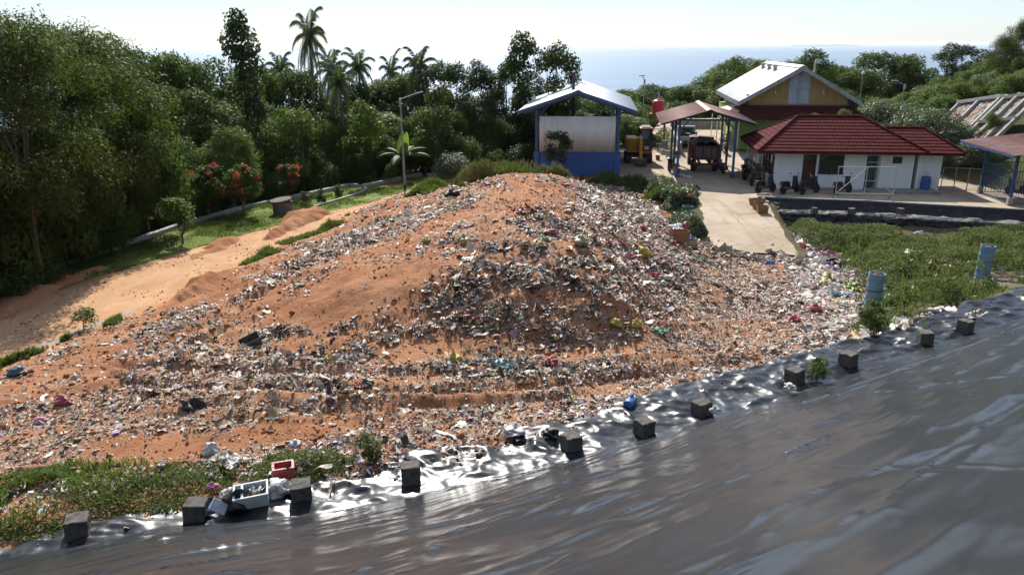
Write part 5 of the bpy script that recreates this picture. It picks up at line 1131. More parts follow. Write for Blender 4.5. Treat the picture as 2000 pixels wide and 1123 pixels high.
# ------------------------------------------------------------------ house with red tile roof
H_RZ = R(-7.5); H_O = (17.1, 49.35, 0); hl = local(H_O, H_RZ)
def hx(px, py=374): return hl(at(px, py, 0)).x
def house():
    t = thing('house', 'low white house with dark red tiled hip roof beside the parked motorbikes', 'house', H_O, H_RZ)
    L = 8.55; D = 5.4; h = 2.55; d0, d1 = hx(1562, 372), hx(1589, 374); w0, w1 = hx(1594), hx(1640); r0, r1 = hx(1688, 378), hx(1714, 378); v0, v1 = hx(1735, 378), hx(1753, 378)
    # front wall with real openings
    m = MB()
    def panel(a, b, z0, z1): m.box(((a + b) / 2, 0, (z0 + z1) / 2), (b - a, .16, z1 - z0))
    panel(0, d0, 0, h); panel(d0, d1, 2.2, h); panel(d1, w0, 0, h); panel(w0, w1, 0, .95); panel(w0, w1, 2.2, h); panel(w1, r0, 0, h); panel(r0, r1, 2.2, h); panel(r1, v0, 0, h); panel(v0, v1, 0, 1.7); panel(v0, v1, 2.15, h); panel(v1, L, 0, h)
    m.box((-.0 + .08, D / 2, h / 2), (.16, D - .17, h)); m.box((L - .08, D / 2, h / 2), (.16, D - .17, h)); m.box((L / 2, D, h / 2), (L, .16, h)); m.box((L / 2, D / 2, .02), (L - .3, D - .2, .06))
    m.box((r1 + .02, .9, h / 2), (.12, 1.6, h)); m.box((r0 - .02, .9, h / 2), (.12, 1.6, h)); m.box(((r0 + r1) / 2, 1.7, h / 2), (r1 - r0, .1, h))
    m.build('wall', M_wallw, t)
    m = MB(); m.box(((d0 + d1) / 2, .03, .82), (d1 - d0 - .12, .06, 1.64)); do = m.build('door', M_wood, t)
    m = MB(); m.box((d1 - .16, -.03, .8), (.05, .08, .14)); m.build('handle', M_steel, do)
    m = MB(); m.box((d0 + .04, -.02, 1.1), (.08, .18, 2.2)); m.box((d1 - .04, -.02, 1.1), (.08, .18, 2.2)); m.box(((d0 + d1) / 2, -.02, 1.68), (d1 - d0, .16, .07)); m.box(((d0 + d1) / 2, -.02, 2.17), (d1 - d0, .18, .07)); m.build('door_frame', M_wood, t)
    m = MB(); m.box(((d0 + d1) / 2, .02, 1.93), (d1 - d0 - .1, .03, .46)); m.build('fanlight', M_glass, t)
    m = MB(); m.box(((w0 + w1) / 2, .03, 1.58), (w1 - w0 - .1, .03, 1.2)); wi = m.build('window', M_glass, t)
    m = MB(); mid = (w0 + w1) / 2
    for x in (w0 + .04, mid, w1 - .04): m.box((x, -.02, 1.58), (.08, .17, 1.25))
    for z in (.98, 1.78, 2.18): m.box((mid, -.025, z), (w1 - w0, .15, .07))
    m.build('window_frame', M_wood, wi)
    m = MB(); m.box(((v0 + v1) / 2, .04, 1.92), (v1 - v0, .05, .45)); vi = m.build('vent_window', M_blk, t)
    m = MB(); m.box((r0 + .3, .3, 1.05), (.5, .05, 2.1)); m.build('inner_door', mat('dull_green_door', (.07, .11, .09), (.05, .08, .07), 3, .6), t)
    m = MB(); m.box(((r0 + r1) / 2, .1, .55), (r1 - r0 - .05, .04, .06)); m.build('rail', M_steel, t)
    m = MB(); m.box(((r0 + r1) / 2, .1, 1.75), (r1 - r0 - .3, .04, .05)); m.build('rail', M_steel, t)
    m = MB()
    for y in (.5, 1.7, 2.7): m.box((-.05, y, 1.45), (.1, .7, 1.3))
    m.build('side_window', M_glass, t)
    m = MB()
    for y in (.12, .88, 1.34, 2.06, 2.34, 3.06): m.box((-.08, y, 1.45), (.12, .08, 1.4))
    m.build('side_frame', M_wood, t)
    # annex
    a0, a1 = hx(1783, 378), hx(1826, 378); m = MB(); m.box(((a0 + a1) / 2, 1.9, h / 2), (a1 - a0, 3.8, h)); m.build('annex_wall', M_wallw, t)
    m = MB(); m.box(((L + a0) / 2, .5, 1.05), (a0 - L, .06, 2.1)); m.build('passage_door', M_wood, t)
    m = MB(); m.box(((r0 + a1) / 2 - .2, -.75, .06), (a1 - r0 - .3, 1.2, .16)); m.box((w0, -.35, .04), (w0 * 1.1, .5, .12)); m.build('porch_step', M_conc, t, bevel=.01)
    # main roof
    e = .95; z0, z1 = 2.5, 4.35; x0, x1, y0, y1 = -1.25, L + .45, -e, D + e; ra, rb, ry = 1.75, L - 2.75, D / 2
    m = MB(); tiled((x0, y0, z0), (x1, y0, z0), (rb, ry, z1), (ra, ry, z1), 11, .26, m); m.build('roof_front', M_tile, t, solid=.05)
    m = MB(); tiled((x0, y1, z0), (x0, y0, z0), (ra, ry, z1), (ra, ry, z1), 11, .26, m); m.build('roof_hip', M_tile, t, solid=.05)
    m = MB(); tiled((x1, y0, z0), (x1, y1, z0), (rb, ry, z1), (rb, ry, z1), 11, .26, m); m.build('roof_hip', M_tile, t, solid=.05)
    m = MB(); tiled((x1, y1, z0), (x0, y1, z0), (ra, ry, z1), (rb, ry, z1), 11, .26, m); m.build('roof_back', M_tile, t, solid=.05)
    m = MB()
    for p, q in (((x0, y0, z0), (ra, ry, z1)), ((x1, y0, z0), (rb, ry, z1)), ((ra, ry, z1), (rb, ry, z1)), ((x0, y1, z0), (ra, ry, z1)), ((x1, y1, z0), (rb, ry, z1))): m.tube([Vector(p) + Vector((0, 0, .06)), Vector(q) + Vector((0, 0, .06))], .075, 8)
    m.build('ridge_tiles', M_tile, t, smooth=True)
    m = MB(); m.box(((x0 + x1) / 2, y0 + .03, z0 - .07), (x1 - x0, .05, .16)); m.box((x0 + .03, (y0 + y1) / 2, z0 - .07), (.05, y1 - y0 - .12, .16)); m.box((x1 - .03, (y0 + y1) / 2, z0 - .07), (.05, y1 - y0 - .12, .16)); m.box(((x0 + x1) / 2, (y0 + y1) / 2, z0 - .03), (x1 - x0 - .2, y1 - y0 - .2, .03)); m.build('eave_board', M_tiled, t)
    # annex roof
    X0, X1, Y0, Y1 = L - 2.0, a1 + .95, -.85, 4.6; RA, RB, RY, Z0, Z1 = L - 2.5, a1 - .75, 1.9, 2.46, 3.72
    m = MB(); tiled((X0, Y0, Z0), (X1, Y0, Z0), (RB, RY, Z1), (RA, RY, Z1), 8, .26, m); m.build('annex_roof', M_tile, t, solid=.05)
    m = MB(); tiled((X1, Y0, Z0), (X1, Y1, Z0), (RB, RY, Z1), (RB, RY, Z1), 8, .26, m); tiled((X1, Y1, Z0), (X0, Y1, Z0), (RA, RY, Z1), (RB, RY, Z1), 8, .26, m); m.build('annex_roof', M_tile, t, solid=.05)
    m = MB(); m.tube([(X1, Y0, Z0 + .06), (RB, RY, Z1 + .06), (RA, RY, Z1 + .06)], .07, 8); m.build('ridge_tiles', M_tile, t, smooth=True)
    m = MB(); m.box(((x1 + X1) / 2, Y0 + .03, Z0 - .06), (X1 - x1 - .05, .05, .14)); m.build('eave_board', M_tiled, t)
house()

# ------------------------------------------------------------------ right shed with grille
def grille_shed():
    A = Vector(at(1972, 411, 0)); B = Vector(at(1915, 387, 0)); d = (B - A).normalized(); rz = math.atan2(d.y, d.x) - R(90)
    t = thing('grille_shed', 'blue posted shelter with maroon roof and barred grille walls at the right edge', 'shelter', A, rz); Ln = (B - A).length
    for y in (0, Ln):
        m = MB(); m.box((0, y, .22), (.3, .3, .5), taper=(.85, .85)); m.build('footing', M_wallc, t, bevel=.02); m = MB(); m.box((0, y, 1.75), (.15, .15, 2.6)); m.build('post', M_bluest, t)
    m = MB(); m.box((4.2, 0, 1.75), (.15, .15, 3.3)); m.build('post', M_bluest, t)
    def bars(p, q, n, rails=4):
        p = Vector(p); q = Vector(q); m = MB()
        for i in range(n + 1):
            c = p.lerp(q, i / n); m.tube([c + Vector((0, 0, .08)), c + Vector((0, 0, 2.0))], .013, 5)
        for k in range(rails): z = .1 + k * 1.88 / (rails - 1); m.bar(p + Vector((0, 0, z)), q + Vector((0, 0, z)), .035)
        m.build('grille', M_bluest, t)
    bars((0, .15, 0), (0, Ln - .1, 0), 24, 5); bars((.15, 0, 0), (4.1, 0, 0), 30, 4); bars((.1, Ln, 0), (4.1, Ln, 0), 22, 4)
    m = MB(); wavy((-.75, -1.2, 3.02), (-.75, Ln + 2.2, 3.02), (2.9, -1.2, 3.5), (2.9, Ln + 2.2, 3.5), 30, .02, m); m.build('roof_sheet', M_rustr, t, smooth=True, solid=.03)
    m = MB(); m.box((-.73, Ln / 2 + .5, 2.93), (.08, Ln + 3.3, .14)); m.box((0, Ln / 2 + .4, 3.05), (.12, Ln + 2.6, .16)); m.build('eave_beam', M_bluest, t)
    m = MB(); m.bar((-.7, 0, 2.95), (2.9, 0, 3.42), .08, .14); m.bar((-.7, Ln, 2.95), (2.9, Ln, 3.42), .08, .14); m.build('rafter', M_bluest, t)
grille_shed()
def grid_fence(p, q, h, label, nm='wire_fence'):
    p = Vector(p); q = Vector(q); t = thing(nm, label, 'fence', p, math.atan2(q.y - p.y, q.x - p.x)); L = (q - p).length; n = 3
    for i in range(n + 1):
        m = MB(); m.tube([(L * i / n, 0, 0), (L * i / n, 0, h)], .03, 6); m.build('post', M_post, t)
    m = MB()
    for k in range(int(L / .11)): m.tube([(k * .11, 0, .1), (k * .11, 0, h - .04)], .004, 4, False)
    for k in range(int(h / .12)): m.tube([(0, 0, .1 + k * .12), (L, 0, .1 + k * .12)], .004, 4, False)
    for z in (.1, h - .03): m.tube([(0, 0, z), (L, 0, z)], .02, 5)
    m.build('wire_mesh', M_post, t)
grid_fence(at(1838, 381, 0), at(1914, 385, 0), 1.5, 'wire mesh fence between the white annex and the grille shelter')
def pipe_frame():
    a = Vector(at(1632, 398, 0)); b = Vector(at(1744, 400, 0)); t = thing('pipe_frame', 'standing frame of thin white pipes with two diagonals in front of the house', 'frame', a, math.atan2(b.y - a.y, b.x - a.x)); L = (b - a).length; m = MB()
    for x in (0, L / 2, L): m.tube([(x, 0, 0 if x != L / 2 else .42), (x, 0, 2.02)], .025, 7)
    for z in (.42, 2.02): m.tube([(0, 0, z), (L, 0, z)], .025, 7)
    m.tube([(0, 0, .42), (L / 2, 0, 2.0)], .02, 7); m.tube([(L * .68, 0, 1.25), (L, 0, .42)], .02, 7); m.build('pipes', M_steel, t, smooth=True); m = MB()
    for x in (0, L): m.tube([(x, .0, .42), (x - .04, .45, 0)], .02, 6)
    m.build('brace_leg', M_rust, t)
pipe_frame()
def stone_slope():
    t = thing('retaining_wall', 'sloping stone retaining wall with whitewashed and bare concrete ribs', 'retaining wall', (0, 0, 0))
    TL = Vector(atY(1880, 211, 62)); TR = TL + (Vector(atY(1962, 200, 57)) - TL) / .6; dn = Vector((-3.7, .3, -4.5)); TR2 = TL.lerp(TR, .5)
    def pt(u, v, o=0): 
        nrm = (TR - TL).cross(dn).normalized(); nrm = nrm if nrm.z > 0 else -nrm
        return TL.lerp(TR, u) + dn * v + nrm * o
    m = MB(); m.grid([[pt(i / 40 * 1.15, j / 20, .05 * math.sin(i * 2.1 + j) * math.sin(j * 1.7)) for i in range(41)] for j in range(21)]); m.build('stone_face', M_stone, t)
    mw = mat('whitewash', (.46, .46, .44), (.36, .36, .34), 3, .8, dirt=(.3, .3, .28), damt=.4); m = MB()
    for u in (0, .3, .6): m.bar(pt(u, 0, .1), pt(u, .62, .1), .2, .2)
    m.bar(pt(-.02, 0, .12), pt(.62, 0, .12), .34, .25); m.bar(pt(0, .6, .1), pt(.6, .6, .1), .35, .22); m.build('white_rib', mw, t, bevel=.02); m = MB()
    for u in (.68, .84, 1.0, 1.14): m.bar(pt(u, .0, .1), pt(u, 1, .1), .3, .25)
    for v in (.03, .42, .8): m.bar(pt(.64, v, .11), pt(1.15, v, .11), .3, .25)
    m.build('concrete_rib', M_wallc, t, bevel=.02)
stone_slope()

# ------------------------------------------------------------------ low walls, kerbs and yard furniture
def low_wall(name, label, cat, pts, th, h, z, material, kind=None):
    m = MB(); P = [Vector((p[0], p[1], 0)) for p in pts]; n = len(P); vs = []
    zz = [(z if z is not None else gzf(p.x, p.y)) for p in P]
    for i, p in enumerate(P):
        d = (P[min(i + 1, n - 1)] - P[max(i - 1, 0)]).normalized(); q = Vector((-d.y, d.x, 0)) * th / 2
        vs += [p + q + Vector((0, 0, zz[i] - .4)), p - q + Vector((0, 0, zz[i] - .4)), p - q + Vector((0, 0, zz[i] + h)), p + q + Vector((0, 0, zz[i] + h))]
    fs = [(i * 4 + j, i * 4 + (j + 1) % 4, i * 4 + 4 + (j + 1) % 4, i * 4 + 4 + j) for i in range(n - 1) for j in range(4)] + [(0, 1, 2, 3), tuple((n - 1) * 4 + j for j in (3, 2, 1, 0))]
    m.add(vs, fs); o = m.build(name, material, bevel=.015)
    return tag(o, label, cat) if not kind else tag(o, kind=kind)
low_wall('low_wall', 'long low concrete wall between the lawn and the dark forest', 'wall', LWALL, .32, .28, None, M_wallc)
low_wall('low_wall', 'short stretch of low wall by the banana plant', 'wall', W([(712, 364), (760, 353), (800, 342), (825, 340)], -.1), .3, .25, None, M_wallc)
low_wall('low_wall', 'farthest stub of low wall at the forest edge by the silvery bush', 'wall', W([(838, 343), (880, 337)], -.1), .3, .25, None, M_wallc)
low_wall('kerb', '', '', W([(615, 401), (650, 390), (690, 379), (712, 371), (717, 366), (712, 362), (700, 360)], -.05), .18, .16, None, M_wallc, 'structure')
low_wall('kerb', '', '', W([(262, 604), (230, 614), (180, 633), (130, 652), (90, 668), (20, 697), (-60, 728)], -.1), .28, .05, None, M_conc, 'structure')
low_wall('low_wall', 'whitish low wall along the yard behind the digger', 'wall', [at(1331, 305, .2)[:2], at(1322, 285, .4)[:2], at(1312, 258, .8)[:2]], .2, .85, .3, M_wallc)
low_wall('low_wall', 'grey boundary wall closing the far end of the yard', 'wall', [at(1312, 255, .8)[:2], at(1415, 256, .8)[:2]], .2, .9, .8, M_wallc)
low_wall('stone_terrace', 'dark rubble stone terrace wall left of the white house', 'wall', [(18.3, 57.2), (17.3, 55.6), (16.9, 53.2), (17.6, 51.9)], .5, 1.05, 0, M_stone)
def railing():
    t = thing('railing', 'grey pipe railing on top of the stone terrace', 'railing'); pts = [(17.3, 55.9), (16.95, 53.3), (17.6, 52.0)]; 
    for z in (1.5, 1.95): m = MB(); m.tube([(x, y, z) for x, y in pts], .025, 6); m.build('rail', M_steel, t)
    P = [Vector((*p, 0)) for p in pts]
    for a, b, n in ((0, 1, 3), (1, 2, 2)):
        for i in range(n):
            p = P[a].lerp(P[b], i / n); m = MB(); m.tube([(p.x, p.y, 1.0), (p.x, p.y, 1.98)], .03, 6); m.build('post', M_steel, t)
railing()
def soil_pile(poly, h, label, seed):
    p = np.array(poly); xs = np.arange(p[:, 0].min(), p[:, 0].max(), .09); ys = np.arange(p[:, 1].min(), p[:, 1].max(), .09); X, Y = np.meshgrid(xs, ys); sd = sdpoly(X, Y, poly)
    Z = height(X, Y) - .15 + (h + .2) * sstep(-.1, 1.0, sd + .5 * (fbm(X * .8, Y * .8, seed) - .5)) * (.45 + 1.1 * fbm(X * .7, Y * .7, seed + 1)) + .22 * (fbm(X * 2.6, Y * 2.6, seed + 2, 5) - .5) + .06 * (ridged(X * 6, Y * 6, seed + 4, 2) - .6)
    o = mesh_grid('soil_pile', X, Y, Z, M_soil, keep=(sd > -.15)[:-1, :-1], smooth=True, attrs={'lit': np.full(X.shape, .02)})
    bm = bmesh.new(); bm.from_mesh(o.data); bmesh.ops.delete(bm, geom=[v for v in bm.verts if not v.link_faces], context='VERTS'); bm.to_mesh(o.data); bm.free(); tag(o, label, 'soil pile')
soil_pile(W([(505, 452), (545, 420), (590, 404), (640, 404), (668, 413), (640, 424), (590, 440), (540, 462), (500, 468)]), .33, 'pile of fresh soil beside the concrete well on the road edge', 501)
soil_pile(W([(345, 492), (400, 462), (470, 450), (490, 458), (460, 478), (390, 500), (340, 512)]), .16, 'flat spill of soil by the young tree on the road edge', 503)
soil_pile(W([(-40, 570), (60, 545), (160, 510), (245, 490), (255, 500), (170, 540), (90, 580), (40, 610), (-40, 625)]), .22, 'long bank of soil at the shaded left side of the road', 505)
soil_pile([tuple(p) for p in W([(262, 606), (345, 556), (352, 540), (372, 538), (440, 520), (500, 508), (480, 530), (400, 575), (320, 608), (275, 622)], .2)], .45, 'crumbly bank of dark soil along the left rim of the heap', 507)
def well():
    x, y, _ = at(555, 411, -.05); t = thing('well', 'round concrete well with a tilted lid on the lawn', 'well', (x, y, gzf(x, y)), R(10)); m = MB(); m.lathe([(.56, -.2), (.56, .72), (.46, .72), (.46, .1)], 24); m.build('ring', mat('dark_concrete', (.13, .11, .095), (.08, .07, .06), 5, .9, .4), t, smooth=True)
    m = MB(); m.lathe([(.0, -.04), (.6, -.04), (.62, 0), (.6, .05), (0, .06)], 24); o = m.build('lid', bpy.data.materials['dark_concrete'], t, smooth=True, loc=(-.08, 0, .80)); o.rotation_euler = (R(3), R(-7), 0)
well()
def lamp(px, pyb, Y, pytop, armpx, armpy, label, zb=None, r=.07, head='led'):
    x, y, zt = atY(px, pytop, Y); zb = gzf(x, y) if zb is None else zb; t = thing('street_lamp', label, 'street lamp', (x, y, zb)); h = zt - zb; m = MB(); m.tube([(0, 0, 0), (0, 0, h * .5), (0, 0, h)], [r, r * .8, r * .6], 10); m.build('pole', M_post, t, smooth=True)
    if armpx is not None:
        ax, ay, az = atY(armpx, armpy, Y); m = MB(); m.tube([(0, 0, h - .1), ((ax - x) * .9, 0, az - zb - .02)], .03, 8); m.build('arm', M_post, t); m = MB(); m.box((ax - x, 0, az - zb), (.55, .22, .08), ry=-math.atan2(az - zt, ax - x) if ax > x else 0); m.build('lamp_head', M_grey, t, bevel=.02)
        m = MB(); m.box((.0, -.1, h - .25), (.16, .12, .35)); m.build('control_box', M_post, t)
    else:
        m = MB(); m.lathe([(.05, h - .05), (.16, h), (.18, h + .12), (.1, h + .22), (0, h + .24)], 12); m.build('lamp_head', M_white, t, smooth=True)
    return t
lamp(785.5, 362, 51, 189, 822, 180, 'street lamp on a grey pole with one arm at the lawn edge', gzf(-7.4, 51))
lamp(1263, 245, 74, 157, 1258, 151, 'street lamp standing between the blue shed and the red tank', .3, .05)
lamp(1690, 190, 78, 152, None, None, 'thin white lamp pole right of the hall roof', 1., .05)
lamp(1771, 250, 66, 172, 1752, 166, 'grey street lamp among the bushes behind the house', 1., .05)
m = MB(); m.tube([(-7.15, 50.9, -.1), (-7.2, 50.95, 2.6)], .035, 6); tag(m.build('metal_stake', M_post), 'thin grey stake tied beside the lamp post', 'stake')

# ------------------------------------------------------------------ tank, vehicles
def tank_tower():
    Y = 68; x, y, zb = atY(1288, 226, Y); t = thing('water_tank_tower', 'rusty lattice tower carrying a red plastic water tank', 'water tank', (x, y, .5), R(-8)); h = zb - .5; m = MB(); s = .62
    for sx in (-1, 1):
        for sy in (-1, 1): m.bar((sx * s * 1.05, sy * s * 1.05, -.2), (sx * s, sy * s, h), .07)
    for k in range(5):
        z = h * k / 4
        for a, b in (((-s, -s), (s, -s)), ((s, -s), (s, s)), ((s, s), (-s, s)), ((-s, s), (-s, -s))):
            m.bar((*a, max(.05, z)), (*b, max(.05, z)), .05)
            if k < 4: m.bar((*a, z), (*b, z + h / 4), .03)
    m.build('tower_frame', M_rust, t); m = MB(); m.box((0, 0, h + .03), (1.4, 1.4, .06)); m.build('platform', M_rust, t)
    m = MB(); pr = [(.50, h + .06)]
    for k in range(6): z = h + .1 + k * .16; pr += [(.52, z), (.545, z + .04), (.545, z + .09), (.52, z + .13)]
    pr += [(.50, h + 1.08), (.38, h + 1.18), (.22, h + 1.22), (.22, h + 1.28), (0, h + 1.3)]; m.lathe(pr, 28); tk = m.build('tank', M_red, t, smooth=True)
    m = MB(); m.tube([(.0, 0, h + 1.25), (0, 0, h + 1.9)], .05, 8); m.build('vent_pipe', mat('light_blue_pipe', (.3, .45, .55), (.25, .38, .47), 3, .5), tk)
tank_tower()
def wheel(m, c, r, w, n=18): m.lathe([(r * .55, -w / 2), (r * .92, -w / 2), (r, -w * .3), (r, w * .3), (r * .92, w / 2), (r * .55, w / 2)], n, c, 'x')
def wheel_part(t, c, r, w, mt=None):
    m = MB(); wheel(m, (0, 0, 0), r, w); o = m.build('wheel', M_rub, t, smooth=True, loc=c); m = MB(); m.lathe([(0, -w * .3), (r * .56, -w * .38), (r * .56, w * .38), (0, w * .3)], 14, (0, 0, 0), 'x'); m.build('rim', mt or M_trim, o, smooth=True)
def dump_truck():
    x, y, _ = at(1379, 342, 0); t = thing('dump_truck', 'worn red dump truck seen from behind under the carport', 'truck', (x, y, 0), R(-8)); w = 1.9
    m = MB(); m.box((-.35, 2.6, .62), (.1, 5.0, .16)); m.box((.35, 2.6, .62), (.1, 5.0, .16)); m.box((0, .15, .62), (1.5, .1, .14)); m.build('chassis', M_dark, t)
    m = MB(); m.box((0, 1.75, .98), (w, 3.3, .1)); m.box((-w / 2 + .04, 1.75, 1.5), (.08, 3.3, 1.05)); m.box((w / 2 - .04, 1.75, 1.5), (.08, 3.3, 1.05)); m.box((0, 3.36, 1.6), (w - .17, .08, 1.25))
    for yy in (.3, 1.1, 1.9, 2.7, 3.3):
        for sx in (-1, 1): m.box((sx * (w / 2 + .025), yy, 1.5), (.05, .1, 1.05))
    m.build('dump_bed', M_truckr, t, bevel=.01)
    m = MB(); m.box((0, .06, 1.48), (w - .02, .07, .98)); tg = m.build('tailgate', M_truckr, t, bevel=.01); m = MB()
    for sx in (-.52, .06, .55): m.box((sx, .01, 1.5), (.46 if sx < .5 else .3, .05, .72))
    m.build('tailgate_panel', M_trim, tg, bevel=.015); m = MB()
    for z in (1.05, 1.95): m.box((0, -.005, z), (w, .06, .08))
    m.build('tailgate_rail', M_truckr, tg)
    m = MB(); m.grid([[(-.85 + 1.7 * i / 10, .15 + 3.1 * j / 10, 1.95 + .42 * math.sin(math.pi * i / 10) ** .5 * (.75 + .25 * math.sin(j * 1.9 + i)) + .05 * math.sin(i * 2.3 + j * 1.3)) for i in range(11)] for j in range(11)]); m.build('tarpaulin', mat('grey_tarp', (.14, .13, .125), (.10, .095, .09), 3, .7), t, smooth=True, solid=.03)
    m = MB(); m.prism([(3.5, .62), (5.3, .62), (5.35, 1.2), (5.1, 2.15), (3.6, 2.2)], 'x', -.88, .88); cb = m.build('cab', M_truckr, t, bevel=.04); m = MB(); m.box((0, 3.49, 1.75), (1.3, .04, .5)); m.build('rear_window', M_glass, cb)
    for sx in (-1, 1):
        m = MB(); m.bar((sx * .9, 5.0, 1.7), (sx * 1.1, 5.05, 1.75), .03); m.box((sx * 1.12, 5.05, 1.6), (.14, .06, .32)); m.build('mirror', M_blk, t)
        m = MB(); m.box((sx * .68, -.0, .72), (.26, .06, .12)); m.build('tail_light', M_red, t)
        wheel_part(t, (sx * .78, 1.0, .42), .42, .34); wheel_part(t, (sx * .8, 4.4, .42), .42, .24)
    for sx in (-.7, .7): m = MB(); m.box((sx, .5, .45), (.34, .03, .4)); m.build('mud_flap', M_rub, t)
dump_truck()
def pickup():
    x, y, _ = at(1347, 291, .55); t = thing('pickup_truck', 'small pickup parked far back in the yard with scrap in its bed', 'pickup', (x, y, yard_z(x, y)), R(-8)); w = 1.6; mb = mat('dull_white_paint', (.34, .33, .31), (.27, .26, .25), 3, .5)
    m = MB(); m.box((0, 1.3, .62), (w, 2.5, .1)); m.box((-w / 2 + .03, 1.3, .85), (.06, 2.5, .4)); m.box((w / 2 - .03, 1.3, .85), (.06, 2.5, .4)); m.box((0, .04, .85), (w - .13, .06, .4)); m.build('cargo_bed', mb, t, bevel=.01)
    m = MB(); m.prism([(2.6, .45), (4.1, .45), (4.15, .9), (3.8, 1.0), (3.45, 1.62), (2.7, 1.66)], 'x', -.78, .78); c = m.build('cab', mb, t, bevel=.05); m = MB(); m.box((0, 2.62, 1.33), (1.15, .05, .38)); m.build('rear_window', M_glass, c)
    for sx in (-1, 1): wheel_part(t, (sx * .7, .8, .31), .31, .2); wheel_part(t, (sx * .7, 3.4, .31), .31, .2)
    m = MB(); m.box((0, -.02, .5), (1.5, .1, .12)); m.build('bumper', M_trim, t)
    r = random.Random(4); m = MB()
    for k in range(14): m.box((r.uniform(-.6, .6), r.uniform(.2, 2.4), r.uniform(.8, 1.25)), (r.uniform(.2, .6), r.uniform(.2, .7), r.uniform(.1, .4)), r.uniform(0, 3), rx=r.uniform(-.4, .4))
    tag(m.build('scrap_load', M_dark, None, loc=(x, y, yard_z(x, y)), rz=R(-8)), 'dark scrap heaped in the bed of the small pickup', 'scrap')
pickup()
def excavator():
    x, y, _ = at(1252, 322, 0); t = thing('excavator', 'orange yellow tracked excavator facing forward with its bucket on the ground', 'excavator', (x, y + 1.2, 0), R(-4))
    for sx in (-1, 1):
        m = MB(); pts = []; n = 10
        for k in range(n + 1): a = math.pi * (-.5 - k / n); pts.append((1.1 * -1 + .32 * math.cos(a), .35 + .32 * math.sin(a)))
        for k in range(n + 1): a = math.pi * (.5 - k / n); pts.append((1.1 + .32 * math.cos(a), .35 + .32 * math.sin(a)))
        m.prism(pts, 'x', sx * .82 - .2, sx * .82 + .2)
        for k in range(16):
            yy = -1.2 + k * .16; m.box((sx * .82, yy, .69), (.44, .09, .04)); m.box((sx * .82, yy, .02), (.44, .09, .04))
        for k in range(5): a = -.5 + k * .25; m.box((sx * .82, -1.1 - .33 * math.cos(a * 3.1), .35 + .33 * math.sin(a * 3.1)), (.44, .05, .1))
        m.build('track', M_dark, t)
    m = MB(); m.box((0, 0, .55), (1.2, 1.6, .3)); m.lathe([(.55, .6), (.55, .82)], 18); m.build('undercarriage', M_dark, t)
    m = MB(); m.box((-.52, .25, 1.42), (.86, 2.1, 1.0)); m.box((-.52, -.7, 1.75), (.72, .1, .3)); m.box((0, .9, 1.3), (1.95, 1.1, .95)); m.box((0, 0, .92), (1.95, 2.4, .12)); h = m.build('engine_housing', M_cat, t, bevel=.07)
    m = MB(); m.box((-.52, -.83, 1.6), (.62, .03, .3)); m.box((-.52, -.83, 1.2), (.62, .03, .24)); m.build('front_vent', M_cat, h, bevel=.02)
    m = MB(); m.prism([(-1.15, .98), (.45, .98), (.45, 2.62), (-.85, 2.62), (-1.1, 1.9)], 'x', .12, .98); c = m.build('cab', M_glass, t, bevel=.03); m = MB()
    for xx in (.12, .98):
        m.bar((xx, -1.16, .98), (xx, -1.11, 1.9), .07); m.bar((xx, -1.11, 1.9), (xx, -.86, 2.62), .07); m.bar((xx, .45, .98), (xx, .45, 2.62), .08); m.bar((xx, -.86, 2.62), (xx, .45, 2.62), .07)
    m.bar((.12, -1.16, 1.0), (.98, -1.16, 1.0), .08); m.bar((.12, -.87, 2.6), (.98, -.87, 2.6), .07); m.build('cab_frame', M_blk, c); m = MB(); m.box((.55, -.2, 2.68), (.94, 1.4, .09)); m.build('cab_roof', M_cat, c, bevel=.03); m = MB(); m.box((.55, -.3, 2.78), (.7, .9, .1), rx=.08); m.build('roof_hatch', M_trim, c, bevel=.02); m = MB(); m.box((.55, -1.18, 1.22), (.34, .02, .26)); m.build('plate', M_white, c)
    m = MB(); m.box((.5, -1.25, .86), (1.0, .3, .12)); m.build('step_plate', mat('orange_paint', (.5, .13, .03), (.42, .11, .03), 3, .5), t)
    m = MB(); m.bar((-.02, -.75, 1.15), (-.02, -1.9, 2.05), .26, .34); m.bar((-.02, -1.9, 2.05), (-.02, -2.5, 1.95), .26, .32); m.build('boom', M_cat, t, bevel=.03); m = MB(); m.bar((-.02, -2.4, 2.05), (-.02, -2.75, .55), .22, .28); m.build('dipper_arm', M_cat, t, bevel=.03)
    m = MB(); m.tube([(-.02, -1.0, .95), (-.02, -1.7, 1.7)], .06, 8); m.tube([(-.02, -2.05, 2.3), (-.02, -2.6, 1.5)], .05, 8); m.build('hydraulic_ram', M_steel, t)
    m = MB(); pr = [(-2.55, .55), (-2.95, .58), (-3.15, .3), (-3.05, .05), (-2.75, -.0), (-2.7, .06), (-2.95, .1), (-3.02, .3), (-2.9, .48), (-2.55, .47)]; m.prism(pr, 'x', -.4, .36)
    for xx in (-.41, .35): m.prism([(-2.55, .55), (-2.95, .58), (-3.15, .3), (-3.05, .05), (-2.75, 0)], 'x', xx, xx + .04)
    b = m.build('bucket', M_trim, t); m = MB()
    for k in range(5): m.box((-.34 + k * .16, -2.66, .03), (.06, .2, .05), rx=-.15)
    m.build('bucket_tooth', M_dark, b)
    m = MB(); m.bar((.95, -1.2, 1.6), (1.15, -1.35, 1.65), .03); m.box((1.17, -1.36, 1.55), (.16, .05, .28)); m.build('mirror', M_blk, t)
excavator()
m = MB(); m.lathe([(.15, 0), (.19, .32), (.2, .34), (.17, .34)], 16); x, y, _ = at(1275, 302, .1); t = thing('bucket', 'small red and white bucket beside the excavator', 'bucket', (x - .1, y - 3.5, .0)); m.build('pail', M_red, t, smooth=True); m = MB(); m.lathe([(.202, .34), (.21, .36), (.21, .46), (0, .48)], 16); m.build('lid', M_white, t, smooth=True)
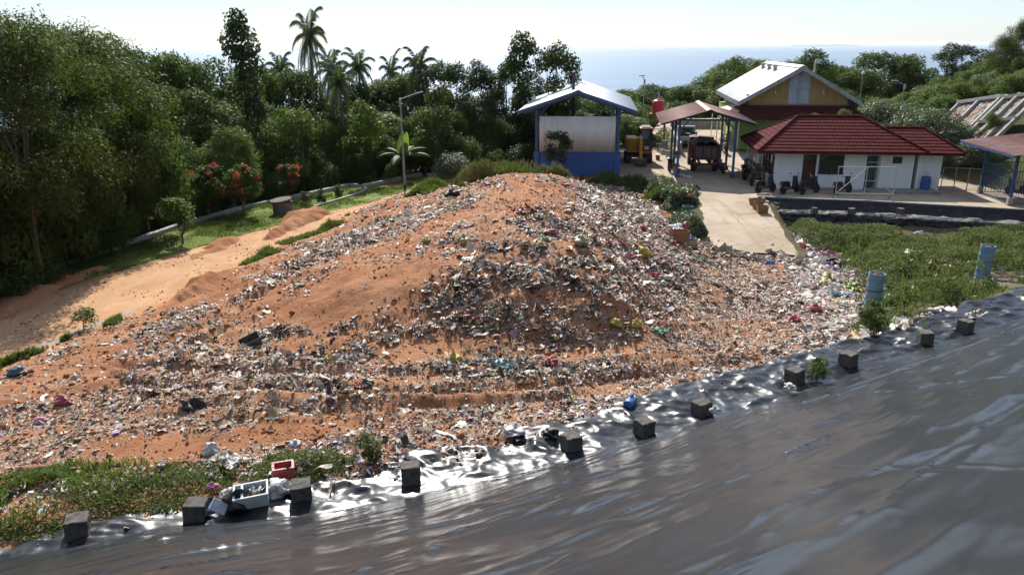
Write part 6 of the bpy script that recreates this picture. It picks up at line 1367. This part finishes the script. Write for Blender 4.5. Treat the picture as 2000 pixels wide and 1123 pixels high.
# motorbike
def make_bike():
    t = thing('motorbike', '', 'motorbike'); 
    for yy in (-.62, .62):
        m = MB(); m.lathe([(.17, -.035), (.25, -.05), (.285, -.025), (.285, .025), (.25, .05), (.17, .035)], 20, (0, 0, 0), 'x'); o = m.build('wheel', M_rub, t, smooth=True, loc=(0, yy, .285)); m = MB()
        for k in range(5): a = k * 1.2566; m.bar((0, 0, 0), (0, .19 * math.cos(a), .19 * math.sin(a)), .03, .04)
        m.lathe([(.16, -.025), (.19, -.03), (.19, .03), (.16, .025)], 16, (0, 0, 0), 'x'); m.build('rim', M_trim, o)
    m = MB(); m.prism([(-.86, .62), (-.78, .74), (-.1, .68), (-.02, .42), (.28, .36), (.42, .86), (.5, .86), (.46, .40), (.3, .26), (-.25, .24), (-.45, .42)], 'x', -.09, .09); m.prism([(.30, .36), (.42, .98), (.50, 1.0), (.62, .58), (.5, .38)], 'x', -.15, .15); m.prism([(.38, .56), (.62, .6), (.88, .42), (.6, .54)], 'x', -.07, .07); m.box((.0, -.4, .36), (.2, .4, .22)); m.build('body', mat('bike_black', (.02, .02, .022), (.03, .03, .03), 3, .22), t, bevel=.03)
    m = MB(); m.prism([(-.8, .74), (-.75, .82), (-.3, .80), (-.08, .70), (-.1, .66)], 'x', -.14, .14); m.build('seat', M_blk, t, bevel=.03)
    m = MB(); m.tube([(0, .62, .285), (0, .45, .98)], .035, 8); m.tube([(-.34, .34, 1.05), (-.15, .42, 1.02), (.15, .42, 1.02), (.34, .34, 1.05)], .018, 7); m.box((0, .5, .98), (.26, .16, .16)); m.build('handlebar', M_blk, t, bevel=.02)
    for sx in (-1, 1):
        m = MB(); m.tube([(sx * .24, .4, 1.04), (sx * .3, .42, 1.2)], .008, 5); m.lathe([(0, -.01), (.055, -.01), (.055, .012), (0, .012)], 12, (sx * .3, .40, 1.23), 'y'); m.build('mirror', M_chr, t)
    m = MB(); m.lathe([(.0, .0), (.08, .01), (.085, .05), (0, .06)], 12, (0, .57, .98), 'y'); m.build('headlight', M_glz, t); m = MB(); m.tube([(.16, -.1, .3), (.18, -.75, .42)], .05, 8); m.build('exhaust', M_trim, t); m = MB(); m.box((0, -.9, .66), (.16, .06, .1)); m.build('tail_light', M_red, t)
    return t
bike = make_bike(); bk = [((1497, 382), -62, 'motorbike with loaded seat at the left corner of the white house', 1), ((1545, 384), -60, 'black motorbike left of the brown house door', 1), ((1583, 385), -62, 'black motorbike with grey seat cover in front of the house window', 1), ((1648, 386), -58, 'black motorbike behind the white pipe frame', 1),
    ((1478, 366), -40, 'dark motorbike in the shade by the stone terrace, nearest the house corner', 1), ((1467, 356), -50, 'dark motorbike in the shade by the stone terrace, in the middle', 1), ((1459, 347), -30, 'dark motorbike in the shade by the stone terrace, farthest back', 1), ((1318, 343), 15, 'motorbike between the left posts of the carport', 1), ((1407, 342), 10, 'motorbike right of the dump truck under the carport', 1), ((1368, 288), 20, 'motorbike standing in the open yard behind the dump truck', 1), ((1417, 296), 0, 'motorbike by the lime green wall behind the carport', 1), ((1990, 395), 20, 'motorbike inside the grille shelter at the right edge', 1)]
for i, ((px, py), a, lb, s) in enumerate(bk):
    x, y, _ = at(px, py, 0); z = yard_z(x, y)
    if z > .05: x, y, _ = at(px, py, .5); z = yard_z(x, y)
    o = bike if i == 0 else dup(bike, (0, 0, 0)); o.location = (x, y, float(z) + .015); o.rotation_euler = (0, R(-8), R(a)); o['label'] = lb; o['group'] = 'motorbikes parked in the yard'
x, y, _ = at(1807, 382, 0); t = thing('barrel', 'blue plastic barrel at the annex wall', 'barrel', (x, y, .02)); m = MB(); m.lathe([(.0, 0), (.25, 0), (.27, .06), (.28, .3), (.27, .32), (.29, .34), (.29, .6), (.27, .62), (.28, .64), (.27, .88), (.25, .92), (.22, .92), (.22, .86), (0, .86)], 22); m.build('body', M_blue, t, smooth=True)
x, y, _ = at(1301, 297, .2); t = thing('cabinet', 'small pale box on a plinth beside the tank tower', 'cabinet', (x, y, .1), R(-8)); m = MB(); m.box((0, 0, .55), (.5, .4, .8)); m.build('body', M_wallc, t, bevel=.02); m = MB(); m.box((0, 0, .08), (.6, .5, .2)); m.build('plinth', M_conc, t)
x, y, _ = at(1338, 352, 0); m = MB(); m.box((0, 0, .05), (.12, 2.4, .08)); m.box((.22, .1, .05), (.1, 2.2, .08)); tag(m.build('plank', M_white, None, loc=(x, y + 1, .02), rz=R(25)), 'pale planks lying on the concrete inside the left carport posts', 'plank')
# ------------------------------------------------------------------ concrete blocks weighing down the liners
def make_block(seed, s=.355):
    bm = bmesh.new(); bmesh.ops.create_cube(bm, size=s); bmesh.ops.bevel(bm, geom=bm.edges[:], offset=.012, segments=1, affect='EDGES'); bmesh.ops.subdivide_edges(bm, edges=bm.edges[:], cuts=5, use_grid_fill=True)
    for v in bm.verts:
        n = mnoise.noise_vector(v.co * 9 + Vector((seed * 3.1, 0, 0))); v.co += n * .02; v.co += mnoise.noise_vector(v.co * 30 + Vector((seed, 0, 0))) * .006
        if v.co.z < 0: v.co.xy *= 1 + .05 * (-v.co.z / s)
    bmesh.ops.recalc_face_normals(bm, faces=bm.faces); me = bpy.data.meshes.new('concrete_block'); bm.to_mesh(me); bm.free(); me.materials.append(M_block); return me
def block_mat():
    t = NT('block_concrete'); oi = t.n('ShaderNodeObjectInfo'); c = t.mix(t.ramp(t.noise(7, 8, .7), .35, .7), (.115, .105, .095), (.06, .055, .05)); c = t.mix(t.math('MULTIPLY', oi.outputs['Random'], .5), c, (.14, .125, .10)); c = t.mix(t.math('MULTIPLY', t.ramp(t.noise(4, 7, .7), .55, .68), .6), c, (.035, .034, .03)); v = t.n('ShaderNodeTexVoronoi'); v.inputs['Scale'].default_value = 60; t.l(t.tc.outputs['Object'], v.inputs['Vector'])
    c = t.mix(t.math('MULTIPLY', t.math('LESS_THAN', v.outputs['Distance'], .3), .4), c, (.30, .28, .25)); return t.bsdf(c, .9, 0, .2, t.bump(t.noise(45, 6, .8), .9, .02))
M_block = block_mat(); BLK = [make_block(i) for i in range(4)]
def put_block(i, px, py, z, rz, label, group, s=1.):
    x, y, _ = at(px, py, z); o = bpy.data.objects.new('concrete_block', BLK[i % 4]); col.objects.link(o); z = bench_z(x, y + .2 * s) - .015 if y < 30 else z; o.location = (x, y + .2 * s, z + .172 * s); o.rotation_euler = (random.uniform(-.08, .08), random.uniform(-.08, .08), R(rz)); o.scale = (s, s, s * random.uniform(.95, 1.05)); tag(o, label, 'concrete block', group)
NB = [(137, 1047, 22, 'concrete block at the lower left corner beside the weeds'), (371, 1009, 4, 'concrete block left of the black bin bag and carton'), (580, 978, 14, 'concrete block just in front of the red planter box'), (796, 938, 6, 'concrete block alone on the shiniest part of the liner bench'), (1114, 884, 24, 'concrete block right of the big white sack at the litter edge'),
      (1258, 852, 28, 'concrete block with the curved fold of liner behind it'), (1371, 815, 30, 'concrete block with a small white bag at its right side'), (1554, 757, 34, 'concrete block next to the small plant on the bench'), (1660, 724, 36, 'concrete block on the bench below the bushy edge of the litter'), (1811, 684, -8, 'second block from the right on the near bench'), (1890, 660, 34, 'rightmost block on the near bench, partly behind the slope')]
for i, (px, py, a, lb) in enumerate(NB): put_block(i, px, py, .985, a, lb, 'concrete blocks along the near liner bench')
FB = [(1519, 413, 20, 'far bank block nearest the ramp and its baskets'), (1594, 424, 5, 'second far bank block from the ramp'), (1667, 426, 15, 'middle block of the five on the far bank'), (1762, 427, 22, 'fourth far bank block from the ramp'), (1840, 429, 8, 'far bank block farthest from the ramp')]
for i, (px, py, a, lb) in enumerate(FB): put_block(i, px, py, -.50, a, lb, 'concrete blocks along the far bank', .95)

# ------------------------------------------------------------------ blue vent pipes
def vent_pipe(px, py, pt, lean, label):
    x, y, z = on_heap(px, py); x, y, zz = at(px, py, z - .05); t = thing('vent_pipe', label, 'pipe', (x, y, z - .15)); h = atY(px, pt, y)[2] - z + .15; r = .275
    mp = mat('pale_blue_paint', (.16, .29, .37), (.13, .25, .33), 4, .5, dirt=(.10, .11, .11), dscale=5, damt=.7); m = MB(); pr = [(r, 0)]; k = 0
    n = int(h / .3)
    for k in range(1, n + 1): zc = h * k / (n + .4); pr += [(r, zc - .03), (r + .008, zc - .012), (r + .008, zc + .012), (r, zc + .03)]
    pr += [(r, h - .04), (r + .015, h - .02), (r + .01, h), (r - .02, h), (r - .03, h - .1), (r - .03, h - .5)]; m.lathe(pr, 26); m.build('drum_wall', mp, t, smooth=True); m = MB(); rr = random.Random(px)
    for q in range(14): a = rr.uniform(0, 6.28); q_ = rr.uniform(0, .2); m.box((q_ * math.cos(a), q_ * math.sin(a), h - .08 + rr.uniform(-.03, .04)), (.1, .14, .06), a, rx=rr.uniform(-.5, .5))
    m.build('rubble_fill', M_rust, t); m = MB(); m.lathe([(r + .006, h * .58), (r + .012, h * .585), (r + .012, h * .595), (r + .006, h * .6)], 26); m.build('seam_band', M_dark, t); t.rotation_euler = (0, R(lean), 0)
vent_pipe(1701, 613, 541, 1.0, 'nearer of the two pale blue drum pipes, between litter and weeds'); vent_pipe(1916, 556, 489, 1.5, 'farther of the two pale blue drum pipes, at the right')

# ------------------------------------------------------------------ single pieces of rubbish one can point at
def plast(name, c, rough=.45, trans=.12):
    if name in bpy.data.materials: return bpy.data.materials[name]
    t = NT(name); c = tuple(x * .78 + .06 for x in c) if max(c) > .1 else c; k = t.mix(t.ramp(t.noise(5, 5), .3, .7), c, tuple(x * .72 for x in c)); k = t.mix(t.math('MULTIPLY', t.ramp(t.noise(3, 8, .7), .55, .72), .4), k, (.22, .13, .07)); return t.bsdf(k, rough, 0, .4, t.bump(t.noise(14, 5, .6), .5, .03), trans)
CW, CG_, CK, CY, CR, CP_, CL, CB, CGR, CT, CBR, CPK = (.72, .71, .68), (.4, .4, .41), (.02, .02, .022), (.62, .50, .04), (.50, .03, .04), (.22, .09, .40), (.48, .30, .50), (.04, .20, .52), (.20, .50, .28), (.22, .44, .50), (.26, .14, .07), (.58, .22, .30)
def bag_mesh(seed, knot=True):
    bm = bmesh.new(); bmesh.ops.create_icosphere(bm, subdivisions=4, radius=.5)
    for v in bm.verts:
        d = v.co.normalized(); n = mnoise.noise(d * 1.6 + Vector((seed, 0, 0))) * .34 + (1 - abs(mnoise.noise(d * 3.2 + Vector((0, seed, 0))))) * .22 + (1 - abs(mnoise.noise(d * 7.5 + Vector((0, 0, seed))))) * .09
        v.co = d * (.30 + n); v.co.z *= .72
        if v.co.z < -.12: v.co.z = -.12 + (v.co.z + .12) * .3
        if knot and d.z > .86: v.co.z += (d.z - .86) * 1.7; v.co.xy *= .75
    me = bpy.data.meshes.new('bag'); bm.to_mesh(me); bm.free(); me.polygons.foreach_set('use_smooth', [True] * len(me.polygons)); return me
def sheet_mesh(seed):
    r = np.random.default_rng(int(seed)); n = 14; vs = []; fs = []
    for j in range(n):
        for i in range(n):
            x, y = i / (n - 1) - .5, j / (n - 1) - .5; q = mnoise.noise(Vector((x * 3 + seed, y * 3, 0))); vs.append((x * (1 + .3 * q) + .05 * r.normal(), y * .8 + .12 * q + .05 * r.normal(), .28 * abs(q) + .16 * abs(mnoise.noise(Vector((x * 7, y * 7 + seed, 2)))) + .02 * r.normal()))
    for j in range(n - 1):
        for i in range(n - 1): fs.append((j * n + i, j * n + i + 1, (j + 1) * n + i + 1, (j + 1) * n + i))
    me = bpy.data.meshes.new('scrap'); me.from_pydata(vs, [], fs); me.polygons.foreach_set('use_smooth', [True] * len(fs)); return me
BAGS = [bag_mesh(i * 7.3 + 1, i % 2 == 0) for i in range(7)]; SHEETS = [sheet_mesh(i * 5.1 + 2) for i in range(4)]; _bi = [0]
def piece(px, py, size, c, cname, label, kind='plastic_bag', cat='bag', shape='bag', group=None, sq=1., rz=None, lift=0.):
    x, y, z = on_heap(px, py); _bi[0] += 1; src = (BAGS if shape == 'bag' else SHEETS); me = src[_bi[0] % len(src)].copy(); me.materials.clear(); me.materials.append(plast('plastic_' + cname, c))
    o = bpy.data.objects.new(kind, me); col.objects.link(o); size *= .85; o.location = (x, y, z + .1 * size + lift); o.scale = (size * 1.15, size * random.uniform(.75, 1), size * sq); o.rotation_euler = (random.uniform(-.2, .2), random.uniform(-.2, .2), random.uniform(0, 6.28) if rz is None else rz); return tag(o, label, cat, group)
px_ = piece
px_(410, 880, .34, CW, 'white', 'torn white sack standing on the bare soil bank above the weeds', 'sack', 'sack', sq=1.7)
px_(1000, 846, .52, CW, 'white', 'large white sack at the edge of the litter left of a concrete block', 'sack', 'sack', sq=.7)
px_(1075, 851, .36, CK, 'black', 'crumpled black plastic against a concrete block', sq=.9)
px_(375, 792, .52, CK, 'black', 'black bin bag on the left front of the heap', 'bin_bag', sq=.9)
px_(1075, 709, .40, CR, 'red', 'red bag at the foot of the heap front slope')
px_(643, 703, .36, CY, 'yellow', 'yellow bag low on the left of the heap front', sq=1.2)
px_(884, 700, .34, CY, 'yellow', 'yellow bag below the rutted centre of the heap front')
px_(1200, 636, .40, CY, 'yellow', 'dull yellow bag at the right end of the rubbish rows'); px_(1242, 640, .38, CY, 'yellow', 'second dull yellow bag right of the one ending the rubbish rows')
px_(1284, 653, .55, CGR, 'mint', 'pale green plastic sheet on the litter floor', 'plastic_sheet', 'sheet', 'sheet'); px_(980, 722, .50, CT, 'teal', 'grey blue crumpled sheet upright in front of the heap', 'plastic_sheet', 'sheet', 'sheet', sq=2.2)
px_(1547, 634, .48, CR, 'red', 'bright red bag in the white litter nearest the liner'); px_(1591, 613, .50, CR, 'red', 'red bag left of the nearer blue pipe'); px_(1617, 552, .55, CY, 'yellow', 'bright yellow bag heap left of the nearer blue pipe', sq=.8); px_(1607, 562, .42, CY, 'yellow', 'lower yellow bag of the bright yellow pair')
px_(1632, 541, .58, CP_, 'purple', 'shiny purple bag under the black bags'); px_(1616, 533, .46, CP_, 'purple', 'darker purple bag left of the shiny purple one', sq=.9); px_(1622, 511, .66, (.42, .03, .08), 'crimson', 'crimson bag on top of the bag pile by the ramp'); px_(1634, 520, .56, (.55, .12, .18), 'rose', 'rose red bag just below the crimson bag')
px_(1588, 512, .62, CL, 'lilac', 'lilac bag at the left of the bag pile'); px_(1573, 520, .52, CL, 'lilac', 'small lilac bag left of the larger lilac bag'); px_(1597, 518, .58, CW, 'white', 'white bag between the lilac and the crimson bags'); px_(1614, 520, .5, CW, 'white', 'round white bag in the middle of the bag pile'); px_(1640, 532, .75, CK, 'black', 'black bag at the right of the bag pile'); px_(1622, 526, .7, CK, 'black', 'black bag under the round white bag'); px_(1672, 519, .5, (.38, .30, .52), 'lavender', 'lavender bag at the weed edge')
px_(1640, 586, .75, CT, 'teal', 'thin cyan plastic sheet left of the nearer pipe', 'plastic_sheet', 'sheet', 'sheet'); px_(1668, 573, .9, (.30, .40, .06), 'limegreen', 'yellow green plastic sheet touching the nearer pipe', 'plastic_sheet', 'sheet', 'sheet'); px_(1502, 520, .36, CB, 'blue', 'small blue bag at the foot of the ramp'); px_(1540, 518, .28, CB, 'blue', 'tiny blue bag right of the one at the ramp foot')
px_(1254, 500, .52, CY, 'yellow', 'yellow bag on the dark right flank of the heap', sq=1.3)
for (px, py) in ((1310, 520), (1290, 508), (1248, 488), (1186, 358), (1342, 522), (1278, 545), (1256, 452), (1233, 508), (1180, 432), (1315, 480), (1190, 480)): px_(px, py, random.uniform(.24, .36), CR, 'red', 'small red bag on the dark right flank of the heap', group='red bags on the right flank')
px_(1078, 458, .4, (.35, .03, .03), 'darkred', 'dark red bag at the edge of the black patch on the heap'); px_(1020, 416, .6, (.40, .08, .10), 'crimson', 'flat crimson rag on the top of the heap', 'rag', 'rag', 'sheet'); px_(950, 362, .6, (.35, .06, .10), 'crimson', 'dark crimson rag at the top left of the heap', 'rag', 'rag', 'sheet')
px_(886, 383, .75, CK, 'black', 'black bag beside the bright grass patch on the heap'); px_(1135, 477, .62, (.42, .38, .16), 'olive', 'dirty yellowish bag on the right shoulder of the heap'); px_(833, 472, .34, (.45, .45, .05), 'yellowgreen', 'yellow green bag on the upper left of the heap'); px_(905, 470, .4, (.55, .45, .18), 'straw', 'straw coloured bag on the upper heap')
px_(77, 818, .30, CPK, 'pink', 'pink mesh bag at the far left of the heap'); px_(120, 778, .34, (.5, .05, .08), 'crimson', 'red bag at the far left of the heap'); px_(33, 720, .42, (.03, .10, .14), 'petrol', 'dark petrol blue bag at the left rim of the heap'); px_(700, 755, .3, CR, 'red', 'small red rag in the front ruts', 'rag', 'rag', 'sheet'); px_(573, 868, .3, (.6, .56, .62), 'palelilac', 'pale lilac bag on the soil bank right of the white sack'); px_(660, 864, .3, (.05, .16, .32), 'navy', 'blue rag by the litter edge above the planter', 'rag', 'rag', 'sheet')
px_(592, 905, .34, CY, 'paleyellow', 'pale yellow bag on the weeds behind the red planter box'); px_(455, 920, .34, CW, 'white', 'crumpled white plastic lying on the weeds', 'plastic_sheet', 'sheet', 'sheet', lift=.2); px_(438, 902, .3, CW, 'white', 'white foam scrap above the weeds', 'plastic_sheet', 'sheet', 'sheet', lift=.12)
px_(541, 962, .46, CW, 'white', 'white plastic bag stuffed between the foam box and the block', sq=1.1, lift=.06); px_(460, 985, .5, CK, 'black', 'shiny black bin bag leaning on the foam box', 'bin_bag', sq=1.1, lift=.06); px_(440, 965, .34, (.62, .60, .60), 'clear', 'clear plastic bag between the carton and the bin bag'); px_(413, 958, .24, CPK, 'pink', 'pink bag on top of the clutter beside the foam box', lift=.12); px_(398, 997, .24, CB, 'bluebag', 'small blue packet at the foot of the block', 'packet', 'packet')
px_(1541, 767, .26, CW, 'white', 'white bag lying in front of a block on the bench', lift=.05); px_(1395, 812, .26, CW, 'white', 'small white bag tucked behind a block on the bench', lift=.05); px_(81, 1001, .24, CW, 'white', 'white rag in the weeds at the lower left', 'rag', 'rag', 'sheet', lift=.12); px_(1903, 628, .6, (.30, .28, .22), 'dusty', 'dusty torn sheet on the far right of the bench', 'plastic_sheet', 'sheet', 'sheet')
px_(1320, 460, 1.1, CW, 'white', 'big tangle of white plastic behind the brown carton', 'plastic_tangle', 'plastic', sq=1.0); px_(1341, 462, .4, CR, 'red', 'red bag on the corner of the brown carton', lift=.5); px_(1350, 476, .5, (.08, .08, .35), 'indigo', 'dark blue bag beside the brown carton'); px_(1523, 436, .5, CW, 'white', 'white bag at the corner of the far liner', lift=-.1)
px_(1722, 583, .36, CW, 'white', 'white bag in the weeds right of the nearer pipe', lift=.2); px_(1734, 600, .3, CW, 'white', 'smaller white bag in the weeds right of the nearer pipe', lift=.2); px_(1725, 498, .5, (.40, .55, .62), 'palecyan', 'pale cyan bag lying in the middle of the weeds', lift=.1); px_(1797, 470, .5, CW, 'white', 'white bag at the foot of the far liner', lift=.1); px_(1930, 551, .45, (.35, .55, .62), 'palecyan', 'pale cyan bag at the foot of the farther pipe', lift=.1)
x, y, z = on_heap(1229, 795); t = thing('jug', 'blue plastic jug lying at the litter edge by the bench', 'jug', (x, y, z + .1), R(60)); m = MB(); m.lathe([(0, -.2), (.11, -.2), (.12, -.15), (.12, .08), (.05, .17), (.045, .22)], 16, (0, 0, 0), 'x'); m.build('body', plast('plastic_blue', CB), t, smooth=True); m = MB(); m.lathe([(.05, .22), (.055, .26), (0, .27)], 12, (0, 0, 0), 'x'); m.build('cap', M_white, t); m = MB(); m.tube([(.17, 0, .06), (.15, 0, .15), (0, 0, .15), (-.02, 0, .1)], .018, 6); m.build('handle', plast('plastic_blue', CB), t)
def open_box(name, label, cat, px, py, d, rz, material, th=.02, rim=0., tilt=(0, 0), lift=0., taper=.88, pos=None):
    x, y, z = pos or on_heap(px, py); t = thing(name, label, cat, (x, y, z + lift), R(rz)); t.rotation_euler = (tilt[0], tilt[1], R(rz)); a, b, h = d; m = MB(); k = taper
    vs = [(-a / 2 * k, -b / 2 * k, 0), (a / 2 * k, -b / 2 * k, 0), (a / 2 * k, b / 2 * k, 0), (-a / 2 * k, b / 2 * k, 0), (-a / 2, -b / 2, h), (a / 2, -b / 2, h), (a / 2, b / 2, h), (-a / 2, b / 2, h)]
    ai, bi = a - 2 * th - 2 * rim, b - 2 * th - 2 * rim; vs += [(-ai / 2, -bi / 2, h), (ai / 2, -bi / 2, h), (ai / 2, bi / 2, h), (-ai / 2, bi / 2, h), (-ai / 2 * k, -bi / 2 * k, .05), (ai / 2 * k, -bi / 2 * k, .05), (ai / 2 * k, bi / 2 * k, .05), (-ai / 2 * k, bi / 2 * k, .05)]
    fs = [(3, 2, 1, 0)]
    for i in range(4): j = (i + 1) % 4; fs += [(i, j, 4 + j, 4 + i), (4 + i, 4 + j, 8 + j, 8 + i), (8 + i, 8 + j, 12 + j, 12 + i)]
    fs.append((12, 13, 14, 15)); m.add(vs, fs); m.build('shell', material, t, bevel=.006); return t
def near(px, py, z): return at(px, py, z)
t = open_box('planter_box', 'red plastic planter box with a broad rim standing in the weeds', 'planter', 0, 0, (.42, .34, .36), 18, plast('planter_red', (.46, .03, .035), .4), .02, .035, pos=near(552, 935, .98)); m = MB(); rr = random.Random(2)
for k in range(16): m.tube([(.1 + rr.uniform(-.06, .06), -.08 + rr.uniform(-.05, .05), .28), (.12 + rr.uniform(-.16, .1), -.2 + rr.uniform(-.1, .06), .4 + rr.uniform(-.04, .1))], .006, 4)
tag(m.build('dry_twig', M_bark, None, loc=t.location, rz=R(18)), 'dry dead twigs spilling out of the red planter box', 'twigs')
FBX = near(490, 975, 1.0); t = open_box('foam_box', 'white foam box full of bottles on the liner edge', 'foam box', 0, 0, (.62, .42, .28), 16, mat('white_foam', (.66, .69, .68), (.58, .61, .6), 4, .7, .3, 60, dirt=(.3, .3, .27), damt=.4), .035, 0, (R(9), R(-3)), .02, .92, pos=FBX)
m = MB(); m.box((-.15, 0, .2), (.04, .34, .16)); m.build('divider', bpy.data.materials['white_foam'], t)
rr = random.Random(3)
for k, (c, lb) in enumerate((((.35, .5, .5), 'clear water bottle at the left inside the foam box'), ((.3, .45, .48), 'clear bottle in the middle of the foam box'), ((.45, .30, .12), 'amber bottle in the foam box'), ((.05, .35, .12), 'green bottle at the left end of the foam box'), ((.4, .52, .52), 'clear bottle at the right of the amber one'), ((.03, .03, .03), 'dark bottle at the right end of the foam box'))):
    m = MB(); m.lathe([(0, -.11), (.033, -.11), (.036, -.09), (.036, .03), (.014, .08), (.014, .11), (0, .115)], 12, (0, 0, 0), 'x'); o = m.build('bottle', plast('bottle_%d' % k, c, .15, .3), None, smooth=True); q = [(-.05, 0), (.03, .05), (.09, -.02), (-.22, .02), (.15, .05), (.22, 0)][k]
    o.location = (FBX[0] + q[0] * .95 - q[1] * .25, FBX[1] + q[1] + q[0] * .28, FBX[2] + .22 + rr.uniform(0, .03)); o.rotation_euler = (rr.uniform(-.3, .3), rr.uniform(-.5, .2), R(rr.uniform(40, 110))); tag(o, lb, 'bottle')
m = MB(); m.box((0, 0, .0), (.30, .06, .22)); o = m.build('carton', mat('printed_carton', (.55, .57, .6), (.42, .44, .48), 9, .6), None, bevel=.01); p = near(425, 995, 1.0); o.location = (p[0], p[1], 1.13); o.rotation_euler = (R(-35), R(35), R(15)); tag(o, 'greyish white carton leaning beside the black bin bag', 'carton')
Mcard = mat('cardboard', (.30, .155, .07), (.24, .12, .055), 5, .85, .2, 40); Mbask = mat('woven_basket', (.26, .15, .075), (.17, .095, .045), 30, .85, .6, 50)
open_box('carton_box', 'brown cardboard box at the foot of the right flank', 'box', 1327, 476, (.85, .6, .55), 6, Mcard, .015, taper=.99); open_box('carton_box', 'small open cardboard box right of the larger brown one', 'box', 1352, 487, (.55, .4, .28), -10, mat('pale_cardboard', (.36, .27, .18), (.3, .22, .14), 5, .85), .015, taper=.99)
open_box('basket', 'dark woven basket standing at the top corner of the ramp', 'basket', 0, 0, (.8, .55, .4), 12, Mbask, .02, taper=.8, pos=near(1479, 406, -.15)); open_box('basket', 'woven basket with white bags inside beside the ramp', 'basket', 0, 0, (.62, .5, .42), -8, Mbask, .02, taper=.85, pos=near(1490, 421, -.25)); open_box('carton_box', 'upright brown carton between the two woven baskets', 'box', 0, 0, (.4, .4, .5), 20, Mcard, .015, taper=.99, pos=near(1481, 414, -.2))
px_(1491, 414, .55, CW, 'white', 'white bag in the nearer woven basket by the ramp', lift=.35)
x, y, z = on_heap(1343, 432); t = thing('drum', 'dull teal drum sunk in the weeds left of the ramp', 'drum', (x, y, z - .1)); m = MB(); m.lathe([(.0, 0), (.30, 0), (.31, .05), (.31, .4), (.33, .43), (.31, .46), (.31, .82), (.33, .85), (.31, .88), (.29, .88), (.28, .7), (0, .7)], 22); m.build('body', mat('teal_drum', (.05, .17, .18), (.04, .12, .12), 4, .6, dirt=(.12, .08, .05), dscale=3), t, smooth=True)
px_(1348, 412, .4, (.45, .16, .04), 'orange', 'orange bag lying on the teal drum', lift=.75)
x, y, z = on_heap(492, 668); t = open_box('crate', 'dark grey crate half buried in the left of the heap', 'crate', 0, 0, (.62, .45, .26), 25, mat('crate_grey', (.10, .095, .09), (.07, .065, .06), 6, .7), .02, tilt=(.2, -.35), pos=(x, y, z - .02))
x, y, z = on_heap(940, 736); m = MB(); m.box((0, 0, .04), (1.3, .1, .05)); tag(m.build('plank', M_wood, None, loc=(x, y, z), rz=R(8)), 'dark charred plank in the ruts before the heap', 'plank')

# ------------------------------------------------------------------ sea haze
def haze(d):
    a, b = -63000, 63000; m = MB(); m.box((0, 0, (-74 + 19) / 2), (b - a, b - a, 19 + 74)); t = bpy.data.materials.new('haze_air'); t.use_nodes = True; n = t.node_tree; n.nodes.clear()
    o = n.nodes.new('ShaderNodeOutputMaterial'); v = n.nodes.new('ShaderNodeVolumePrincipled'); v.inputs['Color'].default_value = (.86, .93, 1, 1); v.inputs['Density'].default_value = d; v.inputs['Anisotropy'].default_value = .3; n.links.new(v.outputs[0], o.inputs['Volume'])
    tag(m.build('haze', t), kind='stuff')
haze(4e-5)
